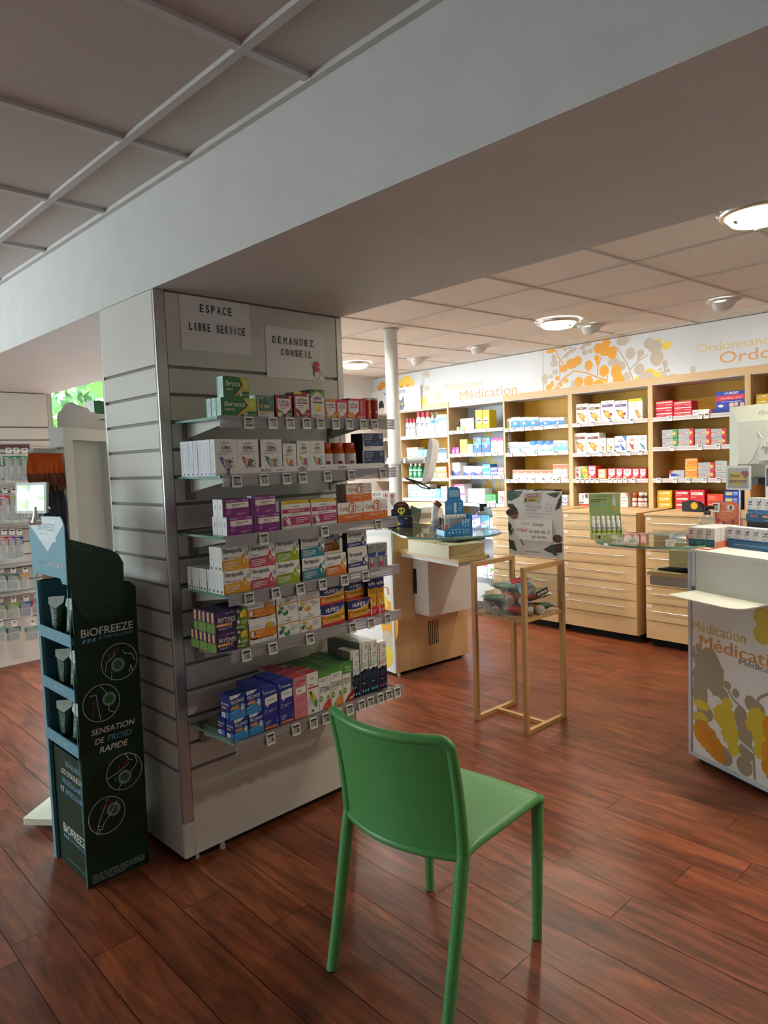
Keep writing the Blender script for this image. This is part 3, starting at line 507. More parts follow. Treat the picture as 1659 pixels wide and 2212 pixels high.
DES = {
 'beroc': dict(c='1f7338', L='cfe4dd', T='1a5c2e', d='green effervescent tablet box', left=[('r', 0, 0, .22, 1, '3ba58c'), ('n', .4, .2, .85, .9, 9, '9aa6a6')],
   front=[('p', [(.62, 1), (1, 1), (1, .30), (.60, .30), (.76, .62)], 'a9c24a'), ('e', .86, .68, .10, .22, 'cbd860'), ('p', [(.62, .96), (.66, .96), (.82, .62), (.58, .18), (.44, .05), (.40, .05), (.76, .62)], 'e6a234'), ('p', [(.58, .96), (.62, .96), (.76, .62), (.36, .03), (.30, .03), (.72, .62)], '14502a'), ('t', 'Berocca', .09, .55, .66, .80, 'f4f6f0', .02, .2), ('t', 'ENERGIE', .09, .34, .38, .45, 'f0efe0', .008, .2), ('e', .67, .18, .07, .12, 'dfe9d0'), ('o', .67, .18, .055, .095, .012, '2b7a3c'), ('r', .76, .24, .98, .30, '1a5c2e'), ('r', .76, .14, .98, .17, 'cfe08a'), ('e', .92, .46, .05, .05, 'e9c23a')]),
 'vitam': dict(c='e6e6e2', L='e9e8e6', T='1b3a2a', d='dark green and white vitamin box', front=[('r', .05, .30, .97, .98, '3a6b52'), ('p', [(0, .98), (.1, 1), (.1, .86), (0, .9)], '4a7ab8'), ('t', 'Vitamin BOOST', .12, .88, .86, .95, 'e9d98a', .01), ('n', .12, .80, .6, .86, 1, 'cfd9d0'), ('e', .22, .52, .10, .09, 'e9a93a'), ('e', .22, .52, .045, .04, '5a3a1a'), ('r', .38, .50, .72, .55, 'dfe6df'), ('r', .38, .44, .72, .47, 'dfe6df'), ('p', [(.62, .92), (.9, .62), (.78, .58), (.56, .80)], '6f9a80'), ('e', .72, .36, .03, .02, 'e9b04a'), ('r', .05, .25, .97, .29, 'e0923a'), ('n', .12, .1, .62, .2, 2, '8a8f96')]),
 'upsa_red': dict(c='c02634', L='241418', T='1c1014', d='red capsule box with hexagon', front=upsa('2f6a3a', 'c9404a', 'EFFET COUP', 'c9304a', 'b52030', [('e', .22, .2, .2, .14, '4f8a4a'), ('e', .2, .16, .13, .1, 'f0dcae'), ('r', .25, .9, .75, 1, '1e3a28'), ('e', .86, .9, .06, .045, 'f0eaea')])),
 'upsa_mag': dict(c='a52440', L='2a1018', T='331018', d='crimson capsule box, yellow corner', front=upsa('9c1c40', '8a2a3e', 'ACÉROLA', '55303a', 'c2485a', [('p', [(0, 1), (.55, 1), (.42, .92), (0, .92)], 'e3bb3a'), ('p', [(.12, .30), (.26, .36), (.44, .10), (.30, .04)], '8a1c30'), ('e', .84, .9, .06, .045, 'f0eaea'), ('e', .84, .38, .05, .04, 'f4e6e6')])),
 'upsa_green': dict(c='e6e4e0', L='20301e', T='1e2e1c', d='tall white and green supplement box', front=[('p', [(0, 1), (1, 1), (1, .72), (.5, .93), (0, .72)], '33693a'), ('p', [(0, .82), (.5, .97), (1, .82), (1, .76), (.5, .91), (0, .76)], 'a5b93a'), ('o', .5, .80, .05, .03, .012, '55555a'), ('t', 'UPSA', .22, .66, .78, .75, '23232b', .02), ('t', 'PEPTI FORT', .18, .595, .82, .64, 'd9a43a', .012), ('r', .16, .54, .84, .58, '2a2a32'), ('e', .5, .36, .24, .13, 'e9c84a'), ('e', .42, .40, .08, .05, 'f2dc80'), ('e', .58, .33, .09, .05, 'd9b03a'), ('n', .16, .08, .84, .16, 2, '8a8a8e'), ('o', .86, .91, .08, .045, .02, 'f0f0ea')]),
 'upsa_or': dict(c='d98a3a', L='c9701e', T='c9701e', d='small orange vitamin tablet box', front=upsa('dd9030', 'd97a3a', 'VITAMINE C', 'd9702a', 'e6a648')),
 'upsa_pk': dict(c='c8404a', L='a01e2c', T='8a1a26', d='small red vitamin tablet box', front=upsa('cc3a48', 'c9404a', 'VITAMINE C', 'c0303e', 'd97a5a')),
 'upsa_duo': dict(c='c83c44', L='a01e2c', T='8a1a26', d='wide red and orange tablet box', front=[('p', [(.04, .9), (.6, .9), (.6, .42), (.36, .2), (.04, .42)], 'f0ecea'), ('p', [(0, .34), (.3, .34), (.44, 0), (0, 0)], 'e09a4a'), ('o', .33, .87, .04, .04, .012, '77555a'), ('t', 'UPSA', .1, .64, .54, .77, '9a3a44', .02), ('r', .12, .55, .52, .61, 'd9606a'), ('n', .2, .44, .46, .5, 1, '9a7a7e'), ('r', .68, .28, .80, .92, 'd97a80'), ('tv', 'UPSA', .70, .4, .78, .86, 'f0e0e0', .01), ('p', [(.36, 0), (.98, 0), (.98, .2), (.6, .36)], 'd03a4a'), ('n', .5, .06, .9, .2, 3, 'f0d9d9'), ('e', .05, .95, .06, .06, '2a3a7a')]),
 'az_imm': dict(c=W, L='dedde4', T='e6e4e4', d='white box with blue artwork', left=[('n', .25, .12, .75, .92, 18, 'b9b8c2'), ('r', .55, .03, .85, .07, '4a4a52')], front=azinc('IMMUNITÉ', '2b3a78', ('2f55b0', 'e08a5a', '3a5a9a'))),
 'az_mem': dict(c=W, L='dedde4', T='e6e4e4', d='white box with red-brown artwork', front=azinc('MÉMOIRE', 'b03a34', ('cc4a34', '8a2a2a', '3f7a4a'))),
 'az_sen': dict(c=W, L='8a888e', T='e6e4e4', d='white box with teal artwork', front=azinc('SENIOR', '2a2a32', ('2f7a86', 'e0a05a', '3a8ab0'))),
 'az_sm': dict(c=W, L='a5a3a8', T='cfcdcf', d='small white box, amber artwork', front=azinc('BOOST', 'd9762a', ('e9b03a', 'c9442e', 'd9702a'))),
 'az_vit': dict(c=W, L='a5a3a8', T='dedcdc', d='white box with rainbow artwork', front=azinc('VITALITÉ', 'c9404a', ('c9b83a', 'd9402e', '3a9ab0'))),
 'navy': dict(c='e2e0de', L='1a1016', T='c9c9cc', d='navy and white magnesium box', front=[('r', .08, .26, 1, 1, '27355a'), ('p', [(.2, .3), (1, .62), (1, .44), (.5, .26), (.2, .26)], '3a527e'), ('p', [(0, .9), (.07, .99), (.07, .86)], '3a62a8'), ('r', .02, .3, .055, .84, '55555e'), ('t', 'Magnésium', .12, .86, .50, .94, 'e9ebf2', .012), ('t', 'Vitamine B6', .12, .74, .46, .82, 'e9ebf2', .012), ('t', 'Ultra Fort', .12, .62, .42, .70, 'e9ebf2', .012), ('o', .86, .80, .08, .12, .014, 'c9d2e2'), ('e', .86, .8, .04, .05, '8a9ab8'), ('n', .16, .42, .40, .54, 2, 'c9cfe0'), ('n', .12, .12, .5, .2, 1, '8a8a92'), ('p', [(.90, .08), (.92, .04), (.99, .16)], '3a3a44')]),
 'purp': dict(c='84207e', L=W, T='6f1a6a', d='purple tablet box', left=[('r', .4, .45, .6, .7, 'a9a8ae')], front=[('r', 0, 0, .10, 1, '721a70'), ('p', [(.02, .98), (.1, .98), (.08, .84), (.02, .88)], '3a5ab8'), ('t', 'Diosmine', .13, .84, .42, .94, 'f0e2f0', .012), ('t', '600mg', .74, .85, .96, .95, 'f0e2f0', .012), ('n', .45, .87, .7, .92, 1, 'd9b0d6'), ('p', [(.13, .78), (.96, .80), (.96, .50), (.30, .48), (.22, .38), (.24, .48), (.13, .48)], 'ece6dc'), ('n', .34, .55, .80, .72, 2, '3a3238'), ('o', .20, .26, .05, .09, .012, 'e6cbe4'), ('n', .52, .08, .86, .2, 2, 'e0bade')]),
 'veino': dict(c=W, L='b9aaac', T='e0bb3a', d='white and magenta leaf box', front=[('r', 0, .88, 1, 1, 'e6bd3c'), ('t', 'OFFRE SPÉCIALE 3 MOIS', .16, .915, .82, .955, '8a5a1e', .01), ('p', [(.9, 1), (1, 1), (1, .86)], '3f8a44'), ('t', 'Arko', .40, .76, .62, .83, '2a2a2e', .01), ('p', [(.33, .76), (.38, .76), (.355, .8)], '2a2a2e'), ('r', .03, .56, .98, .71, 'b8285e'), ('t', 'VEINOFLUX', .20, .59, .80, .685, 'f4e6ec', .012), ('r', .03, .13, .98, .44, 'b02a68'), ('n', .28, .47, .94, .53, 1, '77606a'), ('p', [(.08, .5), (.3, .34), (.22, .32)], 'f0e8ec'), ('e', .22, .24, .07, .1, 'ece0e6', .5), ('p', [(.02, .44), (.24, .28), (.18, .24)], 'f4ecf0'), ('n', .46, .18, .92, .4, 3, 'eed4e0'), ('e', .08, .14, .05, .05, '8a1c4c')]),
 'cyclo': dict(c=W, L='9a8c88', T='d9d4d0', d='white and orange capsule box', left=[('tv', 'Cyclo3', .3, .1, .75, .9, 'a3482c', .01)], front=[('r', 0, 0, 1, .42, 'd9702c'), ('e', .56, .68, .15, .32, 'c9663a'), ('e', .56, .66, .12, .26, 'eeeae6'), ('t', 'Cycl', .08, .54, .34, .80, 'c2602e', .02), ('o', .40, .64, .055, .1, .02, 'c2602e'), ('t', '3', .50, .46, .63, .86, 'c0562a', .04), ('t', 'fort', .74, .66, .90, .80, 'd99a80', 0), ('n', .74, .52, .92, .6, 2, '9a9692'), ('p', [(.93, .5), (.95, .48), (.99, .62), (.97, .64)], '3a1e1e'), ('n', .24, .20, .80, .32, 2, 'f2d9c4'), ('p', [(.06, .12), (.10, .12), (.08, .18)], 'f4e6da')]),
 'st_miel': dict(c=W, L='e6e4e2', T='e2e0de', d='white and yellow lozenge box', left=[('r', .35, .06, .7, .16, '55504c'), ('n', .3, .3, .7, .9, 6, 'cfcdcc')], front=loz('dd9c1e', 'Miel Citron')),
 'st_frai': dict(c=W, L=W, T='e2e0de', d='white and pink lozenge box', front=loz('c9506a', 'Fraise', 'Sans Sucre')),
 'st_citr': dict(c=W, L=W, T='e2e0de', d='white and lime lozenge box', front=loz('98b01e', 'Citron', 'Sans Sucre')),
 'st_menthe': dict(c=W, L='141216', T='e2e0de', d='white and teal lozenge box', front=loz('2f8296', 'Menthe Glaciale')),
 'st_orange': dict(c=W, L='141216', T='e2e0de', d='white and orange lozenge box', front=loz('e0781e', 'Orange', 'Vitamine C')),
 'st_lido': dict(c='dedad6', L='141216', T='d9d6d2', d='white and indigo lozenge box', front=loz('34367e', 'Lidocaïne', band=(.20, .42))),
 'spray': dict(c='8e8a8c', L='77757a', T='a8a6a6', d='grey throat spray box', front=[('n', .1, .8, .9, .9, 1, '4a484c'), ('p', [(.0, .62), (.8, .64), (.96, .44), (.7, .44), (0, .5)], '2f3c84'), ('e', .82, .56, .14, .1, 'dcdad8'), ('e', .76, .58, .1, .07, '2f3c84'), ('e', .3, .16, .18, .11, 'c22a36'), ('r', .25, .2, .37, .4, 'e0dcda'), ('n', .1, .7, .5, .76, 1, '4a484c')]),
 'phyto': dict(c='341a4c', L='6d8a3a', T='2a1640', d='purple and green throat box', left=[('r', 0, .45, 1, 1, '3a1a50'), ('r', .2, .5, .7, .95, 'd9a26a')], front=[('p', [(.62, 0), (1, 0), (1, 1), (.84, 1), (.70, .62)], '5f7f2e'), ('p', [(.78, .2), (1, .3), (1, 1), (.86, 1)], '6f9434'), ('e', .2, .80, .16, .22, '5a2a6a'), ('p', [(.16, .92), (.24, .80), (.26, .64), (.18, .74)], '1f3a22'), ('t', 'PHYTOVEX', .08, .46, .62, .70, 'f4f2f0', .02, .15), ('r', .04, .30, .50, .42, 'eab66a'), ('p', [(.36, .33), (.48, .33), (.48, .39), (.36, .39)], 'c9702a'), ('t', 'UPSA', .42, .86, .58, .93, 'dcd0e2', .01), ('o', .36, .89, .035, .05, .012, 'dcd0e2'), ('e', .70, .86, .055, .09, 'c9cbb8'), ('o', .70, .86, .04, .07, .012, '5f7f2e'), ('e', .84, .72, .09, .15, 'e3bf2e'), ('e', .80, .62, .05, .08, 'eccf4a'), ('e', .89, .80, .05, .09, 'eccf4a'), ('e', .91, .62, .05, .08, 'd9ae20'), ('p', [(.64, .42), (.70, .46), (.74, .32), (.68, .27)], 'ece8dc'), ('n', .78, .2, .98, .4, 3, 'dfe6c8'), ('n', .08, .14, .5, .25, 2, 'cfc4da'), ('r', .62, .08, .88, .13, 'e2dcae')]),
 'prana': dict(c=W, L='c9c4be', T='dedad6', d='white and orange drop box', front=[('p', [(0, .22), (1, .24), (1, .66), (0, .66)], 'df8420'), ('r', .1, .2, .9, .24, '2a1e14'), ('t', 'PRANARÔM', .06, .76, .40, .83, '3a3634', .008), ('p', [(.06, .40), (.12, .34), (.18, .44), (.16, .58), (.08, .58)], 'f4f0ea'), ('p', [(.15, .36), (.22, .46), (.18, .6)], '2a1a10'), ('n', .24, .47, .58, .59, 2, 'f2d8b8'), ('e', .72, .76, .11, .17, 'e3a52c'), ('p', [(.60, .66), (.64, .84), (.66, .66)], '7a9a34'), ('o', .88, .78, .045, .075, .016, '2a2a2a'), ('e', .86, .42, .05, .07, 'eda03e'), ('e', .94, .56, .035, .05, 'd9761c'), ('e', .80, .52, .03, .05, 'eda03e'), ('r', .03, .24, .28, .3, '1e1a18'), ('o', .70, .1, .035, .045, .01, '8a8684'), ('o', .80, .1, .03, .04, .01, '8a8684'), ('o', .92, .1, .03, .04, .01, '8a8684'), ('n', .06, .3, .55, .36, 1, 'f4dcc0')]),
 'act_g': dict(c=W, L='c9a88a', T='d9a87a', d='white box with green bottle', front=[('t', 'Arko', .44, .86, .62, .94, '2a2a2e', .01), ('t', 'ACTI', .16, .72, .36, .81, '3a383a'), ('t', 'VOX', .38, .72, .62, .81, '1e1c1e', .02), ('p', [(.02, .60), (1, .62), (1, .68), (.02, .66)], 'd99a62'), ('p', [(.1, .55), (.3, .52), (.5, .12), (.34, .04)], '5a8a4a'), ('e', .42, .18, .12, .14, '3a8a5a'), ('e', .34, .3, .09, .1, 'd9dcc8'), ('e', .12, .26, .075, .11, '2f6a54'), ('n', .56, .24, .9, .5, 4, '9a9a9a'), ('n', .58, .5, .8, .56, 1, 'd97a6a')]),
 'act_y': dict(c=W, L='c9a88a', T='d9a87a', d='white box with honey bottle', front=[('t', 'Arko', .38, .86, .58, .94, '2a2a2e', .01), ('t', 'ACTI', .14, .72, .36, .81, '3a383a'), ('t', 'VOX', .38, .72, .64, .81, '1e1c1e', .02), ('p', [(.02, .60), (1, .62), (1, .68), (.02, .66)], 'd99a62'), ('p', [(.08, .56), (.28, .54), (.52, .12), (.38, .04)], 'd9a83a'), ('e', .46, .18, .11, .13, 'd99a2a'), ('e', .34, .32, .1, .11, 'e6d9b0'), ('e', .12, .26, .075, .11, '2f6a54'), ('n', .6, .24, .92, .5, 4, '9a9a9a'), ('n', .6, .5, .84, .56, 1, 'd97a6a')]),
 'humex': dict(c='e0a322', L='1c1a2e', T='c2622a', d='yellow and navy throat box', front=[('p', [(0, .0), (1, .0), (1, .14), (0, .1)], 'c02434'), ('p', [(0, 1), (1, 1), (1, .80), (.8, .58), (.5, .49), (.2, .48), (0, .54)], 'e8e4e4'), ('p', [(0, 1), (1, 1), (1, .84), (.8, .63), (.5, .54), (.2, .53), (0, .58)], '1f2a66'), ('p', [(.62, .62), (1, .94), (1, .86), (.8, .66)], '4a7ac0'), ('t', 'HUMEX', .20, .62, .76, .84, 'f4f2f2', .035), ('o', .47, .91, .06, .06, .02, 'd9485a'), ('e', .1, .3, .09, .2, 'd95a2a'), ('e', .12, .28, .05, .12, 'f0b04a'), ('t', 'MAL DE GORGE', .24, .32, .80, .43, '3a2410', .014), ('r', .24, .22, .84, .28, 'd9a85a'), ('e', .90, .3, .05, .05, 'e8c9b0', .5), ('e', .90, .42, .05, .03, '3a4a3a'), ('n', .1, .13, .7, .18, 1, 'f4d9d9')]),
 'hum_sp': dict(c='e0a322', L='1c1a2e', T='1f2a66', d='tall yellow throat spray box', front=[('r', 0, .76, 1, 1, '1f2a66'), ('e', .5, .76, .55, .05, '1f2a66'), ('t', 'HUMEX', .08, .80, .94, .88, 'f4f2f2', .03), ('o', .5, .92, .1, .03, .03, 'd9485a'), ('t', 'MAL DE', .14, .65, .88, .71, '3a2410', .014), ('t', 'GORGE', .16, .58, .86, .64, '3a2410', .014), ('p', [(0, 0), (1, 0), (1, .24), (0, .2)], 'cc2e34'), ('e', .4, .4, .26, .12, 'dd7a2a'), ('e', .36, .36, .14, .08, 'f0b860'), ('r', .24, .03, .40, .17, 'e6e0e0'), ('r', .29, .17, .35, .22, 'e6e0e0'), ('n', .55, .05, .95, .15, 2, 'f0c9c9'), ('r', .3, .27, .8, .31, 'd9c9b0')]),
 'muco': dict(c='1c2f86', L='16236a', T='16236a', d='blue sachet box', left=[('t', 'MUCOMYST', .08, .56, .92, .66, 'd9dff0', .02), ('r', .1, .42, .6, .5, 'd98a4a'), ('r', .1, .06, .5, .26, 'e0dcdc'), ('e', .3, .15, .06, .05, 'd9702a'), ('r', .6, .06, .9, .3, '4a7ac0')], front=[('p', [(0, .0), (1, .0), (1, .42), (.5, .34), (0, .2)], '3a8ac8'), ('p', [(0, .22), (1, .44), (1, .52), (0, .3)], '5aa6da'), ('p', [(.02, .98), (.75, .98), (.5, .86), (.06, .82)], 'e9e8e6'), ('t', 'UPSA', .1, .87, .3, .93, '3a4a8a', .01), ('t', 'MUCOMYST', .08, .64, .94, .78, 'f2f2f4', .03, .1), ('n', .12, .57, .8, .61, 1, 'c9d4ea'), ('p', [(.06, .40), (.56, .44), (.60, .55), (.1, .52)], 'e09a5a'), ('r', .70, .30, .88, .46, 'e9e2d0'), ('e', .78, .52, .1, .05, 'a9c9e6'), ('r', .74, .26, .84, .36, 'e0963a')]),
 'carbo': dict(c='2a2f86', L='20246c', T='3a42a0', d='tall blue syrup box', left=[('n', .2, .1, .8, .9, 8, '6a70b8')], front=[('p', [(.02, .97), (.12, .97), (.12, .9), (.02, .92)], '5aa0d0')] + speech('2a2f86', 'Carbocistéine', .86)),
 'carpk': dict(c='d9808e', L='c2a6aa', T='c0444e', d='tall pink syrup box', front=[('p', [(.02, .97), (.12, .97), (.12, .9), (.02, .92)], '5aa0d0'), ('t', 'Carbocistéine', .16, .86, .92, .92, 'a02a4a', .008), ('t', 'Enfants', .16, .79, .6, .84, 'a02a4a', .004), ('p', [(.18, .74), (.94, .76), (.94, .60), (.34, .58), (.26, .53), (.28, .58), (.18, .58)], 'ece6e0'), ('n', .3, .63, .82, .70, 1, '6a4a50'), ('o', .26, .45, .08, .05, .014, 'b0405a'), ('n', .4, .42, .9, .48, 2, 'b0606e'), ('n', .14, .1, .6, .2, 3, 'b0606e'), ('r', .1, .02, .92, .07, 'e0864a'), ('e', .86, .18, .03, .012, '2a2a3a')]),
 'arkov': dict(c='e6e2dc', L='d0ccc6', T='b23a3a', d='white syrup box, red edge', front=[('t', 'Arko', .3, .84, .62, .89, '2a2a2e', .012), ('n', .2, .68, .9, .73, 1, '3a3a3e'), ('r', .1, .62, .96, .66, 'c24a44'), ('p', [(.16, .56), (.50, .52), (.86, .20), (.70, .14), (.4, .3)], 'c9b83a'), ('p', [(.16, .56), (.36, .56), (.46, .40)], '2a4a2a'), ('e', .72, .24, .14, .1, '4f8a5a'), ('e', .62, .38, .12, .06, 'd9b83a'), ('n', .1, .2, .42, .42, 5, 'b0b0aa'), ('e', .42, .08, .07, .035, '2a2a2a')]),
 'stodal': dict(c='e6e2d8', L='c9c4b6', T='3f7a34', d='green-lidded white box, red corner', front=[('r', 0, .84, 1, 1, '4a8a3a'), ('p', [(0, .84), (1, .84), (1, .94)], '5c9a40'), ('n', .2, .72, .8, .8, 2, '6a62a0'), ('t', 'STODAL', .08, .46, .96, .60, '4a4080', .008), ('e', .16, .30, .13, .075, '6f9a3a'), ('e', .16, .30, .05, .03, 'e6e2d8'), ('p', [(.22, .0), (1, 0), (1, .26), (.7, .22), (.4, .12)], 'cc4a2a'), ('e', .78, .3, .09, .06, '8aa05a'), ('n', .5, .05, .9, .1, 1, 'f0dab0')]),
 'stodaline': dict(c='e6e2d8', L='c9c4b6', T='3f7a34', d='green-lidded white box, orange corner', front=[('r', 0, .84, 1, 1, '4a8a3a'), ('p', [(0, .84), (1, .84), (1, .94)], '5c9a40'), ('n', .2, .72, .8, .8, 2, '6a62a0'), ('t', 'STODAL', .04, .48, .68, .62, '4a4080', .008), ('t', 'INE', .70, .48, .98, .62, '9aa83a', .008), ('n', .1, .42, .9, .46, 1, '8a86a0'), ('e', .18, .30, .13, .075, '6f9a3a'), ('e', .18, .30, .05, .03, 'e6e2d8'), ('p', [(.22, .0), (1, 0), (1, .26), (.7, .22), (.4, .12)], 'de8a4a'), ('e', .8, .3, .09, .06, '8aa05a'), ('n', .5, .05, .9, .1, 1, 'f0dab0')]),
 'stodi': dict(c='e6e2d8', L='c9c4b6', T='3f7a34', d='tall-lidded white box, maroon corner', front=[('r', 0, .70, 1, 1, '4a8a3a'), ('p', [(0, .7), (1, .7), (1, .92)], '5f9c3e'), ('t', 'Rhume', .24, .84, .80, .90, 'e9efd8', .012), ('t', '& Toux', .24, .76, .80, .82, 'e9efd8', .012), ('t', 'STO', .06, .46, .38, .60, '4a4080', .008), ('t', 'DINYL', .40, .46, .96, .60, 'a5b04a', .008), ('e', .18, .30, .13, .075, '6f9a3a'), ('e', .18, .30, .05, .03, 'e6e2d8'), ('p', [(.1, .0), (1, 0), (1, .28), (.7, .22), (.4, .12)], '9c1e2e'), ('e', .8, .32, .09, .06, '8aa05a'), ('r', .56, .05, .9, .1, 'e0c05a')]),
}
def phys(wc, txt, dots):
    return [('p', [(0, 0), (1, 0), (1, .50), (.75, .47), (.5, .50), (.25, .47), (0, .46)], '141a38'), ('l', [(0, .53), (.25, .55), (.5, .53), (.75, .55), (1, .57)], .006, wc), ('l', [(0, .56), (.25, .58), (.5, .56), (.75, .58), (1, .60)], .006, wc), ('l', [(0, .59), (.25, .61), (.5, .59), (.75, .61), (1, .63)], .006, wc),
            ('tv', 'Physiologica', .08, .52, .28, .97, '1e1e26', .01), ('o', .76, .90, .12, .035, .035, '2a2a32'), ('n', .46, .68, .9, .78, 2, txt), ('n', .12, .3, .9, .42, 3, '3f5a6a'), ('n', .2, .2, .8, .26, 1, txt)] + [('e', x, .09, .08, .025, dots) for x in (.22, .5, .78)]
for k, wc, tx, dt, d in (('physA', '8ab8d0', '7ab0d0', '8ac0e6', 'saline spray box with blue waves'), ('physB', '7ac0b8', '6ab0a8', '7ac8e0', 'saline spray box with aqua waves'), ('physC', '7ac09a', '5fae80', '6ad0c0', 'saline spray box with green waves'), ('physD', 'd06a6a', 'c8606a', 'e0508a', 'saline spray box with red waves')):
    DES[k] = dict(c='e6e2da', L='8c8880', T='d9d5cc', d=d, front=phys(wc, tx, dt))
BOXM = {}
def box_mesh(k, w, h, d):
    w, h, d = round(w, 3), round(h, 3), round(d, 3); key = (k, w, h, d)
    if key not in BOXM:
        D = DES[k]; m = MB(); base = D['c']; m.boxf(-w / 2, 0, 0, w / 2, d, h, base, D.get('L', base), D.get('T', base), base)
        m.decor(((-w / 2, 0, 0), (w, 0, 0), (0, 0, h)), D['front'])
        if 'left' in D: m.decor(((-w / 2, d, 0), (0, -d, 0), (0, 0, h)), D['left'])
        if D.get('top'): m.decor(((-w / 2, 0, h), (w, 0, 0), (0, d, 0)), D['top'])
        BOXM[key] = m.mesh('medicine_box')
    return BOXM[key]
UP = [(0,'beroc',.075,.14,.064,0,0,-.275,.03,3),
 (0,'beroc',.087,.1,.07,1,.064,-.275,.04,1),
 (0,'vitam',.22,.068,.078,0,0,-.275,.05,1),
 (0,'upsa_red',.296,.071,.081,0,0,-.275,.05,1),
 (0,'upsa_mag',.375,.076,.094,0,0,-.275,.05,1),
 (0,'upsa_green',.453,.065,.107,0,0,-.275,.06,1),
 (0,'upsa_or',.521,.054,.075,0,0,-.275,.04,1),
 (0,'upsa_pk',.576,.056,.075,0,0,-.275,.04,1),
 (0,'upsa_duo',.634,.095,.081,0,0,-.275,.04,1),
 (0,'tubeT',.731,.037,.087,0,0,-.275,.03,1),
 (0,'tubeT',.77,.036,.088,0,0,-.275,.03,1),
 (1,'az_imm',.043,.085,.12,0,0,-.275,.028,8),
 (1,'az_mem',.129,.085,.119,0,0,-.275,.03,1),
 (1,'az_sen',.223,.09,.118,0,0,-.275,.03,1),
 (1,'az_sm',.317,.059,.103,0,0,-.275,.04,1),
 (1,'az_vit',.38,.061,.113,0,0,-.275,.04,1),
 (1,'az_vit',.442,.067,.113,0,0,-.275,.04,1),
 (1,'jar',.507,.055,.106,0,0,-.275,.06,1),
 (1,'jar',.564,.06,.105,0,0,-.275,.06,1),
 (1,'jar',.626,.057,.105,0,0,-.275,.06,1),
 (1,'navy',.703,.12,.072,0,0,-.275,.07,1),
 (1,'navy',.706,.111,.069,1,.072,-.275,.07,1),
 (2,'purp',.074,.103,.062,0,0,-.275,.03,3),
 (2,'purp',.061,.105,.06,1,.062,-.275,.03,2),
 (2,'purp',.186,.105,.063,0,0,-.275,.03,1),
 (2,'purp',.177,.1,.063,1,.063,-.275,.03,1),
 (2,'veino',.299,.13,.1,0,0,-.275,.05,1),
 (2,'veino',.434,.122,.098,0,0,-.275,.05,1),
 (2,'cyclo',.562,.134,.076,0,0,-.275,.06,1),
 (2,'cyclo',.697,.132,.077,0,0,-.275,.06,1),
 (2,'cyclo',.609,.134,.069,1,.077,-.275,.06,1),
 (3,'st_miel',.05,.105,.078,0,0,-.275,.026,9),
 (3,'st_frai',.158,.104,.075,0,0,-.275,.03,1),
 (3,'st_citr',.266,.103,.081,0,0,-.275,.03,1),
 (3,'st_miel',.048,.105,.08,1,.078,-.275,.026,3),
 (3,'st_frai',.157,.105,.081,1,.075,-.275,.03,1),
 (3,'st_citr',.267,.102,.079,1,.081,-.275,.03,1),
 (3,'st_menthe',.381,.108,.081,0,0,-.275,.03,1),
 (3,'st_menthe',.379,.108,.078,1,.081,-.275,.03,1),
 (3,'st_orange',.491,.103,.081,0,0,-.275,.03,1),
 (3,'st_orange',.524,.105,.071,1,.081,-.2,.03,1),
 (3,'st_lido',.605,.102,.08,0,0,-.275,.03,1),
 (3,'st_lido',.604,.102,.079,1,.08,-.275,.03,1),
 (3,'spray',.714,.051,.097,0,0,-.275,.04,1),
 (3,'spray',.767,.052,.096,0,0,-.275,.04,1),
 (4,'phyto',.011,.125,.064,0,0,-.275,.027,6),
 (4,'phyto',.01,.127,.072,1,.064,-.275,.027,5),
 (4,'prana',.141,.113,.074,0,0,-.275,.06,1),
 (4,'prana',.139,.113,.072,1,.074,-.275,.06,1),
 (4,'act_g',.261,.096,.074,0,0,-.275,.05,1),
 (4,'act_g',.259,.091,.069,1,.074,-.275,.05,1),
 (4,'act_y',.36,.098,.07,0,0,-.275,.05,1),
 (4,'act_y',.352,.104,.074,1,.07,-.275,.05,1),
 (4,'humex',.459,.117,.081,0,0,-.275,.05,1),
 (4,'humex',.456,.121,.067,1,.081,-.275,.05,1),
 (4,'humex',.594,.121,.077,0,0,-.275,.05,1),
 (4,'humex',.602,.117,.065,1,.077,-.25,.05,1),
 (4,'hum_sp',.704,.043,.15,0,0,-.275,.035,1),
 (4,'hum_sp',.75,.043,.148,0,0,-.275,.035,1),
 (5,'muco',.061,.057,.074,0,0,-.275,.055,2),
 (5,'muco',.121,.06,.075,0,0,-.275,.055,1),
 (5,'muco',.048,.063,.085,1,.074,-.275,.055,1),
 (5,'muco',.114,.062,.083,1,.075,-.275,.055,1),
 (5,'carbo',.179,.067,.148,0,0,-.275,.055,3),
 (5,'carbo',.249,.064,.153,0,0,-.275,.055,3),
 (5,'carpk',.316,.059,.153,0,0,-.275,.055,4),
 (5,'arkov',.377,.055,.155,0,0,-.275,.055,2),
 (5,'stodal',.434,.056,.148,0,0,-.275,.05,4),
 (5,'stodaline',.492,.058,.153,0,0,-.275,.05,4),
 (5,'stodi',.553,.054,.157,0,0,-.275,.05,4),
 (5,'physA',.596,.046,.191,0,0,-.275,.04,2),
 (5,'physB',.647,.045,.215,0,0,-.275,.05,4),
 (5,'physC',.695,.046,.211,0,0,-.275,.05,4),
 (5,'physD',.744,.049,.196,0,0,-.275,.05,3)]
